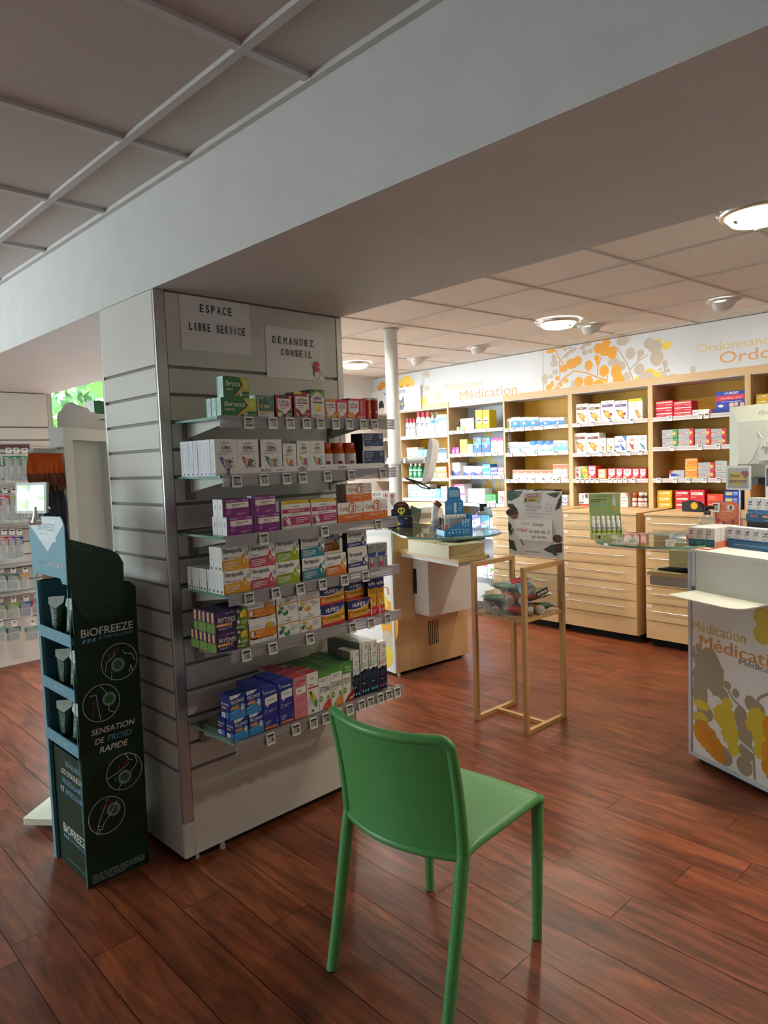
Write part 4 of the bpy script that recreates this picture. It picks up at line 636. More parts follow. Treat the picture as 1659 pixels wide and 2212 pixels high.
WPD = [('D',0,'w_green',1.882,0.049,0.097,1,1.72),
 ('D',0,'w_nico',1.831,0.104,0.106,1,1.72),
 ('D',0,'w_nico',1.726,0.099,0.099,1,1.72),
 ('D',0,'w_nico',1.626,0.109,0.092,1,1.72),
 ('D',0,'w_neci',1.506,0.127,0.08,1,1.72),
 ('D',0,'w_neci',1.377,0.132,0.071,1,1.72),
 ('D',1,'w_relax',1.886,0.13,0.108,1,1.485),
 ('D',1,'w_relax',1.751,0.132,0.102,1,1.485),
 ('D',1,'w_sil',1.616,0.084,0.109,1,1.485),
 ('D',1,'w_sil',1.53,0.083,0.105,1,1.485),
 ('D',1,'w_sil',1.446,0.083,0.101,1,1.485),
 ('D',1,'w_cbox',1.358,0.059,0.101,1,1.485),
 ('D',1,'w_cbox',1.298,0.052,0.098,1,1.485),
 ('D',1,'w_cbox',1.245,0.034,0.096,1,1.485),
 ('D',2,'w_oran',1.826,0.096,0.092,1,1.235),
 ('D',2,'w_oran',1.729,0.09,0.09,1,1.235),
 ('D',2,'w_oran',1.638,0.091,0.089,1,1.235),
 ('D',2,'w_oran',1.546,0.088,0.088,1,1.235),
 ('D',2,'w_oran',1.457,0.084,0.086,1,1.235),
 ('D',2,'w_oran_t',1.369,0.092,0.136,1,1.235),
 ('D',2,'w_oran_t',1.273,0.055,0.134,1,1.235),
 ('D',3,'w_dark',1.812,0.085,0.046,3,1.0),
 ('D',3,'w_dark',1.722,0.068,0.046,3,1.0),
 ('D',3,'w_dark',1.65,0.067,0.046,3,1.0),
 ('D',3,'w_darkL',1.542,0.182,0.068,2,1.0),
 ('D',3,'w_purp',1.307,0.045,0.093,1,1.0),
 ('D',3,'w_purp',1.26,0.036,0.093,1,1.0),
 ('E',0,'w_azor',1.123,0.118,0.171,1,1.72),
 ('E',0,'w_azor',1.002,0.122,0.161,1,1.72),
 ('E',0,'w_azpu',0.877,0.122,0.177,1,1.72),
 ('E',0,'w_azpu',0.754,0.122,0.166,1,1.72),
 ('E',0,'w_azye',0.626,0.125,0.172,1,1.72),
 ('E',1,'w_azor',1.14,0.116,0.178,1,1.461),
 ('E',1,'w_azor',1.021,0.125,0.172,1,1.461),
 ('E',1,'w_azsm',0.894,0.061,0.124,1,1.461),
 ('E',1,'w_azsm',0.825,0.068,0.12,1,1.461),
 ('E',1,'w_azbl',0.753,0.104,0.133,1,1.461),
 ('E',1,'w_azrd',0.645,0.092,0.133,1,1.461),
 ('E',1,'w_azgr',0.551,0.083,0.13,1,1.461),
 ('E',2,'w_azrd',1.147,0.063,0.111,1,1.235),
 ('E',2,'w_yg',1.081,0.068,0.114,1,1.235),
 ('E',2,'w_red',1.01,0.078,0.118,1,1.235),
 ('E',2,'w_orw',0.916,0.082,0.087,1,1.235),
 ('E',2,'w_red',0.821,0.074,0.091,1,1.235),
 ('E',2,'w_red',0.744,0.058,0.09,1,1.235),
 ('E',2,'w_red',0.684,0.085,0.088,1,1.235),
 ('E',2,'w_red',0.597,0.06,0.087,1,1.235),
 ('E',2,'w_red',0.534,0.059,0.086,1,1.235),
 ('E',3,'w_vw',1.106,0.098,0.11,1,1.0),
 ('E',3,'w_vw',1.005,0.094,0.111,1,1.0),
 ('E',3,'w_azm',0.904,0.063,0.116,1,1.0),
 ('E',3,'w_azm',0.838,0.065,0.117,1,1.0),
 ('E',3,'w_azm',0.771,0.066,0.117,1,1.0),
 ('E',3,'w_azm',0.702,0.065,0.118,1,1.0),
 ('E',3,'w_jarO',0.608,0.045,0.121,1,1.0),
 ('E',3,'w_jarW',0.559,0.059,0.122,1,1.0),
 ('E',3,'w_jarW',0.497,0.025,0.122,1,1.0),
 ('F',0,'w_redlong',0.397,0.145,0.044,3,1.72),
 ('F',0,'w_redlong',0.246,0.145,0.039,3,1.72),
 ('F',0,'w_wlong',0.095,0.139,0.041,1,1.72),
 ('F',0,'w_urgo',-0.081,0.206,0.16,1,1.72),
 ('F',1,'w_nuG',0.341,0.128,0.069,2,1.485),
 ('F',1,'w_nuR',0.21,0.122,0.069,2,1.485),
 ('F',1,'w_nuR',0.079,0.121,0.065,2,1.485),
 ('F',1,'w_nuR',-0.044,0.112,0.062,2,1.485),
 ('F',2,'w_volt',0.283,0.124,0.065,1,1.235),
 ('F',2,'w_spe',0.157,0.099,0.078,2,1.235),
 ('F',2,'w_nuR',0.055,0.127,0.061,2,1.235),
 ('F',2,'w_grey',-0.075,0.086,0.044,3,1.235),
 ('F',3,'w_yel',0.386,0.122,0.047,3,1.0),
 ('F',3,'w_redb',0.237,0.112,0.047,3,1.0),
 ('F',3,'w_redb',0.121,0.115,0.074,2,1.0),
 ('F',3,'w_orl',-0.014,0.121,0.058,2,1.0),
 ('F',3,'w_blu',-0.14,0.106,0.047,3,1.0),
 ('G',0,'w_yel',-0.363,0.083,0.039,3,1.72),
 ('C',0,'w_vial',2.544,0.063,0.089,1,1.735),
 ('C',0,'w_alpha',2.473,0.18,0.122,1,1.735),
 ('C',0,'w_yelbox',2.271,0.086,0.193,1,1.735),
 ('C',0,'w_yelbox',2.181,0.088,0.186,1,1.735),
 ('C',1,'w_mag',2.607,0.053,0.072,1,1.5),
 ('C',1,'w_mag',2.551,0.052,0.07,1,1.5),
 ('C',1,'w_yelp',2.49,0.099,0.074,2,1.5),
 ('C',1,'w_cream',2.384,0.068,0.096,1,1.5),
 ('C',1,'w_blured',2.307,0.105,0.158,1,1.5),
 ('C',1,'w_blured',2.196,0.104,0.153,1,1.5),
 ('C',1,'w_pinkw',2.083,0.075,0.148,1,1.5),
 ('C',1,'w_pinkw',2.005,0.075,0.144,1,1.5),
 ('C',2,'w_bluw',2.606,0.111,0.138,1,1.275),
 ('C',2,'w_bluw',2.446,0.121,0.101,1,1.275),
 ('C',2,'w_bluw',2.321,0.122,0.098,1,1.275),
 ('C',2,'w_sky',2.196,0.095,0.057,2,1.275),
 ('C',2,'w_lav',2.097,0.085,0.042,2,1.275),
 ('C',2,'w_pinkw',2.008,0.074,0.043,2,1.275),
 ('C',3,'w_pinkw',2.604,0.162,0.093,2,1.0),
 ('C',3,'w_wpur',2.395,0.071,0.141,1,1.0),
 ('C',3,'w_wpur',2.321,0.072,0.142,1,1.0),
 ('C',3,'w_wpur',2.245,0.071,0.142,1,1.0),
 ('C',3,'w_greenw',2.171,0.132,0.085,1,1.0),
 ('C',3,'w_pinkg',2.008,0.078,0.118,1,1.0),
 ('B',0,'w_bot',3.294,0.05,0.201,1,1.712),
 ('B',0,'w_bot',3.242,0.055,0.197,1,1.712),
 ('B',0,'w_bot',3.181,0.04,0.194,1,1.712),
 ('B',0,'w_bot',3.133,0.069,0.266,1,1.712),
 ('B',0,'w_bot',3.059,0.063,0.26,1,1.712),
 ('B',0,'w_bot',2.99,0.069,0.255,1,1.712),
 ('B',0,'w_pump',2.919,0.063,0.242,1,1.712),
 ('B',0,'w_pump',2.846,0.059,0.237,1,1.712),
 ('B',0,'w_bluetop',2.785,0.063,0.211,1,1.712),
 ('B',0,'w_bluetop',2.718,0.057,0.207,1,1.712),
 ('B',1,'w_biaf',3.273,0.174,0.072,2,1.45),
 ('B',1,'w_teal',3.094,0.073,0.117,1,1.45),
 ('B',1,'w_teal',3.016,0.08,0.114,1,1.45),
 ('B',1,'w_teal',2.931,0.052,0.111,1,1.45),
 ('B',1,'w_wht',2.859,0.031,0.13,1,1.45),
 ('B',1,'w_wht',2.824,0.032,0.129,1,1.45),
 ('B',1,'w_blband',2.79,0.074,0.121,1,1.45),
 ('B',1,'w_blband',2.712,0.036,0.119,1,1.45),
 ('B',2,'w_gbot',3.268,0.064,0.165,1,1.255),
 ('B',2,'w_gbot',3.198,0.063,0.164,1,1.255),
 ('B',2,'w_gbot',3.13,0.062,0.162,1,1.255),
 ('B',2,'w_wgr',3.002,0.161,0.057,2,1.255),
 ('B',2,'w_oro',2.836,0.153,0.061,2,1.255),
 ('B',3,'w_wb',3.273,0.091,0.075,2,1.04),
 ('B',3,'w_wb',3.178,0.072,0.075,2,1.04),
 ('B',3,'w_wb',3.102,0.053,0.075,2,1.04),
 ('B',3,'w_wb',3.046,0.052,0.075,2,1.04),
 ('B',3,'w_wb',2.99,0.052,0.075,2,1.04),
 ('B',3,'w_wb',2.937,0.095,0.103,1,1.04),
 ('B',3,'w_bluw2',2.839,0.061,0.103,1,1.04),
 ('B',3,'w_wb',2.774,0.06,0.064,2,1.04),
 ('B',3,'w_greyb',2.711,0.022,0.133,1,1.04)]
def jar_thing(x, y, z, w, h, rz, label, group, capc, bodyc, lblc, dec, name='vitamin_jar'):
    t = empty(name, (x, y, z), rz, label, 'jar', group); r = w / 2
    m = MB(); m.lathe([(r * .9, 0), (r, .004), (r, h * .62), (r * .93, h * .72), (r * .72, h * .79), (r * .70, h * .82)], (0, 0, 0), 28, bodyc); m.build('jar_body', t)
    m = MB(); m.lathe([(r * .80, h * .80), (r * .82, h * .82), (r * .82, h * .98), (r * .76, h)], (0, 0, 0), 28, capc); m.build('screw_cap', t)
    m = MB(); R = r * 1.012
    m.grid(lambda u, v: (R * math.sin((u - .5) * 4.4), -R * math.cos((u - .5) * 4.4), h * (.05 + .56 * v)), 24, 1, lblc)
    for it in dec:
        if it[0] == 'c':      # curved patch u0,v0,u1,v1,colour, text
            u0, v0, u1, v1, c = it[1:6]; Q = r * 1.03
            fn = lambda u, v: (Q * math.sin((u0 + (u1 - u0) * u - .5) * 4.4), -Q * math.cos((u0 + (u1 - u0) * u - .5) * 4.4), h * (.05 + .56 * (v0 + (v1 - v0) * v)))
            if len(it) > 6:
                vs, fs = glyphs(it[6]); m.add([fn(a, b) for a, b in vs], fs, c)
            else: m.grid(fn, 6, 1, c)
    m.build('label', t); return t
def tube_thing(x, y, z, w, h, rz, label, group, c, capc='d8d0cc'):
    t = empty('tablet_tube', (x, y, z), rz, label, 'tube', group); r = w / 2
    m = MB(); m.lathe([(r, 0), (r, h * .90)], (0, 0, 0), 24, c)
    Q = r * 1.01; fn = lambda u0, v0, u1, v1: (lambda u, v: (Q * math.sin((u0 + (u1 - u0) * u - .5) * 4), -Q * math.cos((u0 + (u1 - u0) * u - .5) * 4), h * (v0 + (v1 - v0) * v)))
    m.grid(fn(.30, .05, .52, .86), 5, 1, 'd97a2a' if c == 'b02028' else c); m.grid(fn(.53, .36, .66, .84), 4, 1, 'e6d9d4'); m.grid(fn(.36, .30, .5, .42), 4, 1, 'f0d9a0')
    m.grid(fn(.38, .12, .62, .22), 4, 1, 'd9c9c4'); m.build('tube_body', t)
    m = MB(); m.lathe([(r * 1.03, h * .895), (r * 1.03, h * .985), (r * .95, h)], (0, 0, 0), 24, capc); m.build('cap', t); return t
def unit_products():
    cols = {}
    for r in UP: cols.setdefault((r[0], r[5]), []).append(r)
    for (sh, lv), rs in sorted(cols.items()):
        rs.sort(key=lambda r: r[2]); two = (sh, 1) in cols
        rowt = (', upper row, ' if lv else ', lower row, ') if two else ', '
        for i, (s_, des, x, w, h, lv_, z0, yf, d, n) in enumerate(rs):
            X, Z = x + w / 2, SHZ[sh] + z0; where = f'{ORD[i]} from left{rowt}{SHN[sh]}'
            if des == 'jar':
                jar_thing(X, yf + w / 2, Z, w, h, .35, 'amber jar with orange cap, ' + where, 'amber jars on the second glass shelf', 'b8461e', 'amber', 'd9d0cc',
                          [('c', .52, .62, .80, .80, '1c1a20', 'AZINC'), ('c', .55, .86, .72, .94, '44444a', 'Arko'), ('c', .26, .04, .68, .24, 'a8524a'), ('c', .30, .34, .44, .52, '8a2a3e'), ('c', .80, .25, .93, .5, 'c9703a')])
            elif des == 'tubeT':
                tube_thing(X, yf + w / 2, Z, w, h, .3 if i % 2 else .5, 'red effervescent tablet tube, ' + where, 'red tubes on the top glass shelf', 'b02028' if x < .75 else '9c1c2a')
            else:
                D = DES[des]; dd = d if n == 1 or des.startswith('st_') or des in ('phyto', 'az_imm', 'beroc', 'purp') else .05
                for k in range(n):
                    if (n - 1) * d > .262 and k * d > .24: break
                    jx = 0 if k == 0 else random.Random(k * 7 + sh).uniform(-.002, .002)
                    o = place(box_mesh(des, w, h, min(dd, d) - .0012), 'medicine_box', None, (X + jx, yf + k * d, Z))
                    lb = D['d'] + ', ' + (where if k == 0 else (f'{ORD[k]} in depth, {ORD[i]} from left{rowt}{SHN[sh]}' if sh != 5 or des == 'muco' else f'{ORD[k]} in depth, {ORD[i]} from left, {SHN[sh]}'))
                    tag(o, lb, 'box', 'boxes on the ' + SHN[sh])
unit_products()
# the low white card tray in front of the second shelf's boxes
m = MB(); m.box(.088, -.291, 1.4232, .80, -.2895, 1.446, 'e6e2de'); m.box(.088, -.2895, 1.4232, .80, -.277, 1.4240, 'e6e2de')
m.decor(((.088, -.291, 1.4232), (.712, 0, 0), (0, 0, .0228)), [('t', 'Arko', .17, .3, .23, .8, '2a2a2e', .01), ('t', 'AZINC', .395, .18, .455, .8, K, .03), ('t', 'Arko', .66, .3, .72, .8, '2a2a2e', .01), ('n', .26, .3, .36, .6, 1, '77757a'), ('n', .54, .4, .62, .7, 1, '77757a')])
tag(m.build('card_tray'), 'low white card tray edge in front of boxes on the second glass shelf', 'tray')
# ---------------------------------------------------------------- wall of maple shelves and drawer cabinets
def wfr(c, L=None, d='', front=(), T=None, left=None): return dict(c=c, L=L or c, T=T or c, d=d, front=list(front), **({'left': left} if left else {}))
nl = lambda x0, y0, x1, y1, k, c='8a8a92': ('n', x0, y0, x1, y1, k, c)
DES.update({
 'w_green': wfr('eef0ec', d='white box with green ring', front=[('r', 0, 0, 1, .3, 'a5d05a'), ('o', .5, .5, .32, .2, .12, '4fa03a'), ('e', .5, .5, .1, .08, 'd0d0cc')]),
 'w_nico': wfr('eef0f2', d='white and bright blue box', front=[('p', [(0, 0), (1, 0), (1, .66), (.5, .72), (0, .62)], '2f9ada'), ('t', 'Nicopatch', .1, .76, .9, .9, '3a3a6a', .01), ('e', .45, .4, .16, .2, 'bfe4f4'), ('r', .6, .38, 1, .46, 'c94a6a'), ('r', 0, .06, 1, .3, '1f8ace')]),
 'w_neci': wfr('eef0f2', d='white and blue diamond box', front=[('p', [(0, .05), (1, .05), (1, .56), (.5, .62), (0, .5)], '3f86cc'), ('t', 'Necyrane', .14, .70, .74, .86, '3a3a6a', .01), ('p', [(.36, .34), (.50, .52), (.64, .34), (.5, .16)], 'dff0fa'), nl(.7, .3, .95, .4, 1, 'dff0fa')]),
 'w_relax': wfr('eceef2', d='white and slate-blue box', front=[('t', 'Arko', .36, .84, .58, .92, '44444a'), ('t', 'CHONDRELAX', .06, .60, .94, .72, '55707e', .01), ('r', .2, .46, .96, .52, '4a90b4'), ('p', [(.02, .5), (.16, .46), (.4, .04), (.24, .06)], '4a86b0'), nl(.5, .16, .9, .3, 2)]),
 'w_sil': wfr('eceef2', d='white box, blue cap band', front=[('p', [(0, 1), (1, 1), (1, .72), (.62, .62), (.5, .54), (.38, .62), (0, .72)], '3a90d6'), ('p', [(.6, 1), (1, 1), (1, .76), (.66, .68)], '2a4ab0'), ('t', 'SiloxTC', .16, .38, .88, .50, '77808a', .006), ('p', [(.3, .04), (.95, .1), (.95, .3), (.6, .24)], '5ab0b8')]),
 'w_cbox': wfr('e8f0f4', d='white box with turquoise ring', front=[('r', 0, .1, 1, .42, '7ac4e0'), ('o', .48, .56, .3, .2, .12, '3aa6cc'), ('e', .5, .56, .08, .05, 'd97a3a')]),
 'w_oran': wfr('f2ece8', d='small orange-topped white box', front=[('r', 0, .66, 1, .96, 'ee7444'), nl(.42, .70, .9, .82, 1, 'f6e4da'), nl(.3, .3, .9, .58, 3, 'c9a08e'), ('r', .66, .08, .92, .16, '44444a'), ('e', .12, .56, .04, .04, 'd94a3a')]),
 'w_oran_t': wfr('f2ece8', d='tall orange-topped white box', front=[('r', 0, .70, 1, .97, 'ee7444'), nl(.4, .74, .92, .82, 1, 'f6e4da'), nl(.2, .36, .9, .6, 4, 'c9a08e'), ('o', .46, .13, .1, .06, .03, 'd94a3a'), ('r', .64, .08, .92, .14, '44444a')]),
 'w_dark': wfr('1c1e26', 'c9c4bc', d='dark navy box', front=[('r', .08, .5, .92, .8, '9ab0c4'), nl(.1, .15, .8, .4, 2, 'c9d4e0')], T='c9c4bc'),
 'w_darkL': wfr('17181e', d='long black box', front=[('r', .28, .18, .74, .46, 'd9dbe0'), ('r', .3, .5, .72, .66, '3a62a8'), ('r', .78, .2, .86, .8, 'b9bcc4'), ('r', .9, .2, .96, .8, 'b9bcc4')], T='2a2b33'),
 'w_purp': wfr('e6e0e8', d='white box with violet ring', front=[('e', .4, .6, .16, .1, '3a2a50'), ('o', .9, .5, .3, .3, .1, '7a5aa0'), ('r', .1, .1, .7, .3, 'd98aaa')]),
 'w_azor': wfr('f0ede8', d='white box with biscuit drawing', front=azpair('8a5a3a', 'e9a86a', '7a4030')),
 'w_azpu': wfr('f0ede8', d='white box, biscuits, purple tip', front=azpair('5a4a7a', '8a2a5a', '6a4a80')),
 'w_azye': wfr('f0ede8', 'b9a878', d='white box with yellow band', front=[('r', 0, .86, 1, 1, 'eec42a'), ('p', [(.86, 1), (1, 1), (1, .86)], '4f9a4a'), ('t', 'Arko', .36, .76, .62, .82, '3a3a3e'), nl(.1, .62, .9, .7, 2, 'c98a7a'), ('p', [(.46, .5), (.7, .42), (.94, .1), (.7, .04), (.54, .24)], 'd9906a'), ('e', .74, .26, .1, .09, 'e9b06a'), ('e', .62, .36, .06, .05, '8aa04a')]),
 'w_azsm': wfr('f0eeec', d='small white box, amber swoosh', front=[('t', 'AZINC', .28, .74, .76, .82, K, .02), ('t', 'Arko', .36, .88, .64, .93, '55555a'), ('p', [(.1, .56), (.3, .5), (.8, .12), (.5, .1)], 'e9a83a'), ('e', .6, .36, .14, .09, 'd96a2a'), nl(.16, .62, .86, .7, 1)]),
 'w_azbl': wfr('eceef6', d='white box with blue corner', front=[('p', [(.64, 1), (1, 1), (1, .64)], '2f8ad0'), ('t', 'AZINC', .32, .70, .72, .80, K, .02), ('r', .3, .62, .74, .67, '4a62b0'), ('p', [(.46, .5), (.6, .46), (.94, .12), (.7, .08)], '4a6ac0'), ('r', .04, .34, .44, .40, '4a6ac0'), ('r', .04, .26, .44, .31, '4a6ac0'), ('p', [(0, .2), (.25, .02), (0, .02)], '4a6ac0'), ('o', .74, .22, .12, .08, .03, '3a4a90')]),
 'w_azrd': wfr('f2eeee', d='white box with red swoosh', front=[('t', 'AZINC', .32, .76, .72, .84, K, .02), ('r', .3, .68, .74, .73, 'c94a44'), ('p', [(.2, .54), (.4, .5), (.8, .14), (.56, .12)], 'd9523a'), ('e', .56, .34, .12, .08, '8a2a2a'), ('e', .7, .44, .06, .05, '4f8a4a')]),
 'w_azgr': wfr('f0f0f0', d='white box with teal swoosh', front=[('t', 'AZINC', .32, .72, .78, .82, K, .02), ('t', 'Arko', .4, .88, .64, .94, '55555a'), ('p', [(.2, .54), (.4, .5), (.9, .14), (.66, .12)], '3a8a90'), ('e', .66, .34, .12, .08, '7aa0b0')]),
 'w_yg': wfr('e9bf3a', d='yellow and green box', front=[('p', [(0, 1), (.0, .0), (.5, 0), (.16, .5)], '3f9a5a'), ('p', [(.55, 1), (1, 1), (1, .66)], '3f9a7a'), ('r', .3, .46, .9, .56, 'd97a3a'), nl(.3, .3, .8, .4, 2, 'b08a2a')]),
 'w_red': wfr('d9404a', 'b02430', d='red and white hexagon box', front=[('p', [(.12, .92), (.9, .92), (.9, .46), (.52, .2), (.12, .46)], 'f4ecec'), ('t', 'UPSA', .26, .74, .76, .86, '8a3a4a', .02), ('r', .24, .62, .78, .69, 'd9505a'), ('e', .2, .18, .14, .12, 'f0c9a0'), ('p', [(.4, 0), (1, 0), (1, .3)], 'cc2e44')]),
 'w_orw': wfr('ee8a3a', 'e0701e', d='orange and white box', front=[('r', .14, .14, .8, .92, 'f6efe6'), ('t', 'UPSA', .26, .7, .7, .82, 'c96a3a', .02), ('r', .22, .56, .74, .64, 'e0703a'), nl(.24, .3, .7, .48, 2, 'd9b08a')]),
 'w_vw': wfr('e6ded6', d='beige box with red base', front=[('r', 0, 0, 1, .16, 'c9442e'), ('r', .04, .22, .5, .32, '3a72b0'), ('p', [(.3, .9), (.36, .9), (.44, .66), (.52, .9), (.58, .9), (.46, .56), (.42, .56)], '8a3a6a'), ('r', .68, .64, .94, .94, '4a4448'), nl(.08, .4, .6, .52, 2)]),
 'w_azm': wfr('ece6e0', d='white box with orange corner', front=[('p', [(.62, 1), (1, 1), (1, .6)], 'e0783a'), ('t', 'AZINC', .18, .62, .76, .74, K, .02), ('t', 'Arko', .2, .86, .5, .93, '55555a'), nl(.1, .2, .9, .5, 3)]),
 'w_redlong': wfr('d5283c', d='long red cream box', front=[('r', .05, .60, .95, .80, 'f2dfe0'), ('r', .62, .16, .94, .28, 'f0b8bc'), nl(.08, .2, .5, .44, 2, 'f0a8ae')]),
 'w_wlong': wfr('f2efee', d='long white cream box', front=[('p', [(.84, 0), (1, 0), (1, 1), (.95, 1)], 'd94a54'), ('e', .1, .5, .035, .16, 'c94a54'), nl(.18, .4, .6, .7, 2, '77747a')]),
 'w_urgo': wfr('2a3fae', d='large blue patch box', front=[('p', [(0, .56), (1, .62), (1, .82), (0, .80)], 'd8344a'), ('t', 'URGO', .40, .86, .80, .96, 'f4f4f8', .04), ('p', [(.29, .90), (.38, .95), (.37, .86)], 'f4f4f8'), ('t', 'DICLOFÉNAC 140 MG', .18, .64, .9, .73, 'f6e6ea', .014), ('r', .2, .5, .88, .52, 'dfe4f2'), ('e', .18, .34, .1, .07, 'f0f0f4'), ('e', .56, .36, .09, .11, 'e9c0a8'), ('e', .72, .38, .07, .1, 'e9c0a8'), ('e', .92, .34, .07, .12, 'e9c0a8'), ('p', [(0, .16), (1, .16), (1, .05), (0, .05)], '1f2f8e')]),
 'w_nuG': wfr('a9abb0', d='silver and green tablet box', front=[('p', [(.66, 1), (1, 1), (1, 0), (.66, 0), (.8, .5)], '3fa060'), ('e', .80, .5, .11, .24, 'd9702e'), ('e', .80, .5, .08, .17, 'f4d25a'), ('p', [(0, .3), (.7, .6), (.7, .52), (0, .2)], 'c9cbd0'), ('r', .02, .36, .24, .44, 'c9404a')]),
 'w_nuR': wfr('a9abb0', 'd9343e', d='silver and red tablet box', front=[('p', [(.70, 1), (1, 1), (1, 0), (.70, 0), (.84, .5)], 'cc2e3c'), ('e', .82, .5, .11, .24, 'd9702e'), ('e', .82, .5, .08, .17, 'f4d25a'), ('p', [(0, .3), (.7, .64), (.7, .56), (0, .2)], 'c9cbd0'), ('r', .02, .36, .40, .54, 'cc3440'), ('r', .06, .42, .36, .48, 'f2e0e2')]),
 'w_volt': wfr('b4b4bc', d='grey box with blue flash', front=[('p', [(0, 1), (.3, 1), (0, .5)], 'c22a36'), ('p', [(.1, .7), (.8, .4), (.1, .2)], '3a4ca8'), ('p', [(0, .3), (.5, .14), (0, 0)], 'f0eef2')]),
 'w_spe': wfr('f08a2e', d='bright orange sachet box', front=[('t', 'SPEDIFEN', .05, .78, .92, .94, 'f8dcb8', .03, .2), ('r', .04, .5, .2, .6, 'f4c9a0'), nl(.06, .3, .6, .44, 2, 'f8c890'), ('r', 0, 0, 1, .2, 'efb02e')]),
 'w_grey': wfr('b4bcc0', d='pale grey striped box', front=[('r', .05, .6, .6, .68, '4a9a70'), ('r', .05, .3, .6, .38, 'c94a54')]),
 'w_yel': wfr('e9b41e', 'd9a010', d='yellow lozenge box', front=[('r', .14, .42, .84, .72, 'f6eac4'), nl(.2, .5, .78, .64, 1, '8a7a3a'), nl(.14, .12, .6, .3, 1, 'f4dc9a')]),
 'w_redb': wfr('cc2838', 'a01e2c', d='red tablet box', front=[('r', .1, .44, .9, .74, 'f0dcd4'), nl(.16, .52, .84, .66, 1, 'b0606a'), nl(.1, .12, .7, .3, 1, 'f0b0b4')]),
 'w_orl': wfr('dd4a2e', d='orange-red tablet box', front=[nl(.1, .5, .8, .7, 1, 'f4c9b8'), ('r', .1, .3, .6, .36, 'f0b09a')]),
 'w_blu': wfr('2f4aae', d='blue tablet box', front=[('r', .1, .3, .56, .8, 'c9c07a'), ('r', .64, .3, .92, .44, '7aa0e0'), ('r', .64, .6, .92, .74, 'dfe6f4')]),
 'w_alpha': wfr('eeeeea', d='wide white box, green branch', front=[('t', 'Arko', .4, .84, .6, .9, '44444a'), nl(.4, .6, .9, .74, 3), ('p', [(.08, .52), (.2, .5), (.44, .02), (.34, .02)], '8aa03a'), ('e', .24, .3, .08, .07, 'e9c82a'), ('e', .3, .14, .08, .08, 'e9c82a')]),
 'w_yelbox': wfr('f2d61e', '2a262c', d='yellow box with sun', front=[('t', 'SCHOUM', .08, .86, .92, .94, '2a2a10', .02), ('e', .5, .46, .36, .19, 'f6ecc0'), ('r', .2, .42, .8, .49, '26262a'), ('o', .5, .46, .44, .23, .02, 'e6a81e'), nl(.1, .06, .6, .14, 2, '8a7a1a')]),
 'w_mag': wfr('cc3a9c', d='small magenta box', front=[('e', .4, .42, .22, .22, 'f2d9ea'), ('r', .3, .6, .7, .66, 'f2d9ea')]),
 'w_yelp': wfr('e9cf3e', d='yellow herbal box', front=[('e', .5, .5, .3, .3, 'f2e08a'), ('p', [(.2, .3), (.8, .5), (.3, .6)], 'd9b82a'), ('r', .1, .82, .9, .9, 'c9b04a')]),
 'w_cream': wfr('efe8cc', d='small cream box', front=[nl(.3, .4, .7, .54, 1, 'd9a84a'), ('e', .4, .7, .2, .12, 'e9d070')]),
 'w_blured': wfr('2fa0d4', d='sky-blue box with red bubble', front=[('e', .2, .84, .2, .13, 'd8343e'), ('r', .02, .0, .98, .56, '2a6cc0'), ('r', .02, .56, .98, .60, 'f0f2f4'), ('e', .5, .44, .14, .1, 'f4f6f8'), ('o', .5, .44, .1, .07, .03, '3a4a8a'), ('r', .6, .84, .9, .88, 'dff0f8'), ('r', .66, .74, .9, .78, 'dff0f8'), ('p', [(.66, .3), (.94, .3), (.84, .18)], 'd8444e'), ('r', 0, 0, 1, .05, 'd8343e')]),
 'w_pinkw': wfr('f2eaee', d='white box with pink band', front=[('r', 0, .74, 1, 1, 'e0358a'), ('r', .2, .78, .9, .82, 'f4c0d8'), nl(.3, .3, .8, .4, 2, 'c98aa0'), ('r', .5, .5, .56, .6, 'c94a5a')]),
 'w_bluw': wfr('f2f2f6', d='white box with blue wave', front=[('p', [(0, 0), (1, 0), (1, .40), (.5, .22), (0, .46)], '2f45a4'), nl(.1, .74, .86, .82, 1, '55555e'), ('o', .5, .58, .2, .16, .04, 'e6a060'), ('r', .56, .12, .9, .2, 'd86a80')]),
 'w_sky': wfr('3aa8d6', d='sky-blue tablet box', front=[('p', [(0, .6), (1, .8), (1, .5), (0, .3)], 'cfeaf4'), nl(.1, .5, .8, .66, 1, 'd96a5a')]),
 'w_lav': wfr('6a6ac8', d='violet tablet box', front=[('p', [(0, .7), (1, .9), (1, .5), (0, .3)], 'e9e6f4'), nl(.1, .5, .6, .7, 1, '4a4a90')]),
 'w_wpur': wfr('f2f0f4', d='tall white box, violet tube', front=[nl(.2, .8, .8, .88, 1, '44444a'), ('p', [(.3, .5), (.5, .56), (.84, .14), (.6, .08)], 'a08cc0'), ('p', [(.34, .48), (.42, .5), (.6, .26), (.5, .22)], 'e6b0b0')]),
 'w_greenw': wfr('3fa04c', d='green and white tablet box', front=[('p', [(0, 0), (1, 0), (1, .3), (.4, .2)], 'e9f0e2'), ('e', .5, .62, .4, .2, '2a7a40'), nl(.2, .52, .8, .74, 1, 'eef6e8')]),
 'w_pinkg': wfr('f2eeee', d='white box, pink and green swirl', front=[('e', .56, .36, .34, .26, 'e0408a'), ('e', .42, .5, .2, .16, '6fae4a'), ('e', .5, .28, .16, .12, 'f2eeee'), nl(.1, .78, .8, .9, 2, '66626a')]),
 'w_bluetop': wfr('eef2f6', d='tall white box, pale blue top', front=[('r', 0, .70, 1, .84, '7ab8e4'), nl(.1, .74, .9, .80, 1, '3a6aa0'), nl(.14, .4, .8, .6, 3, 'a9b4c0')]),
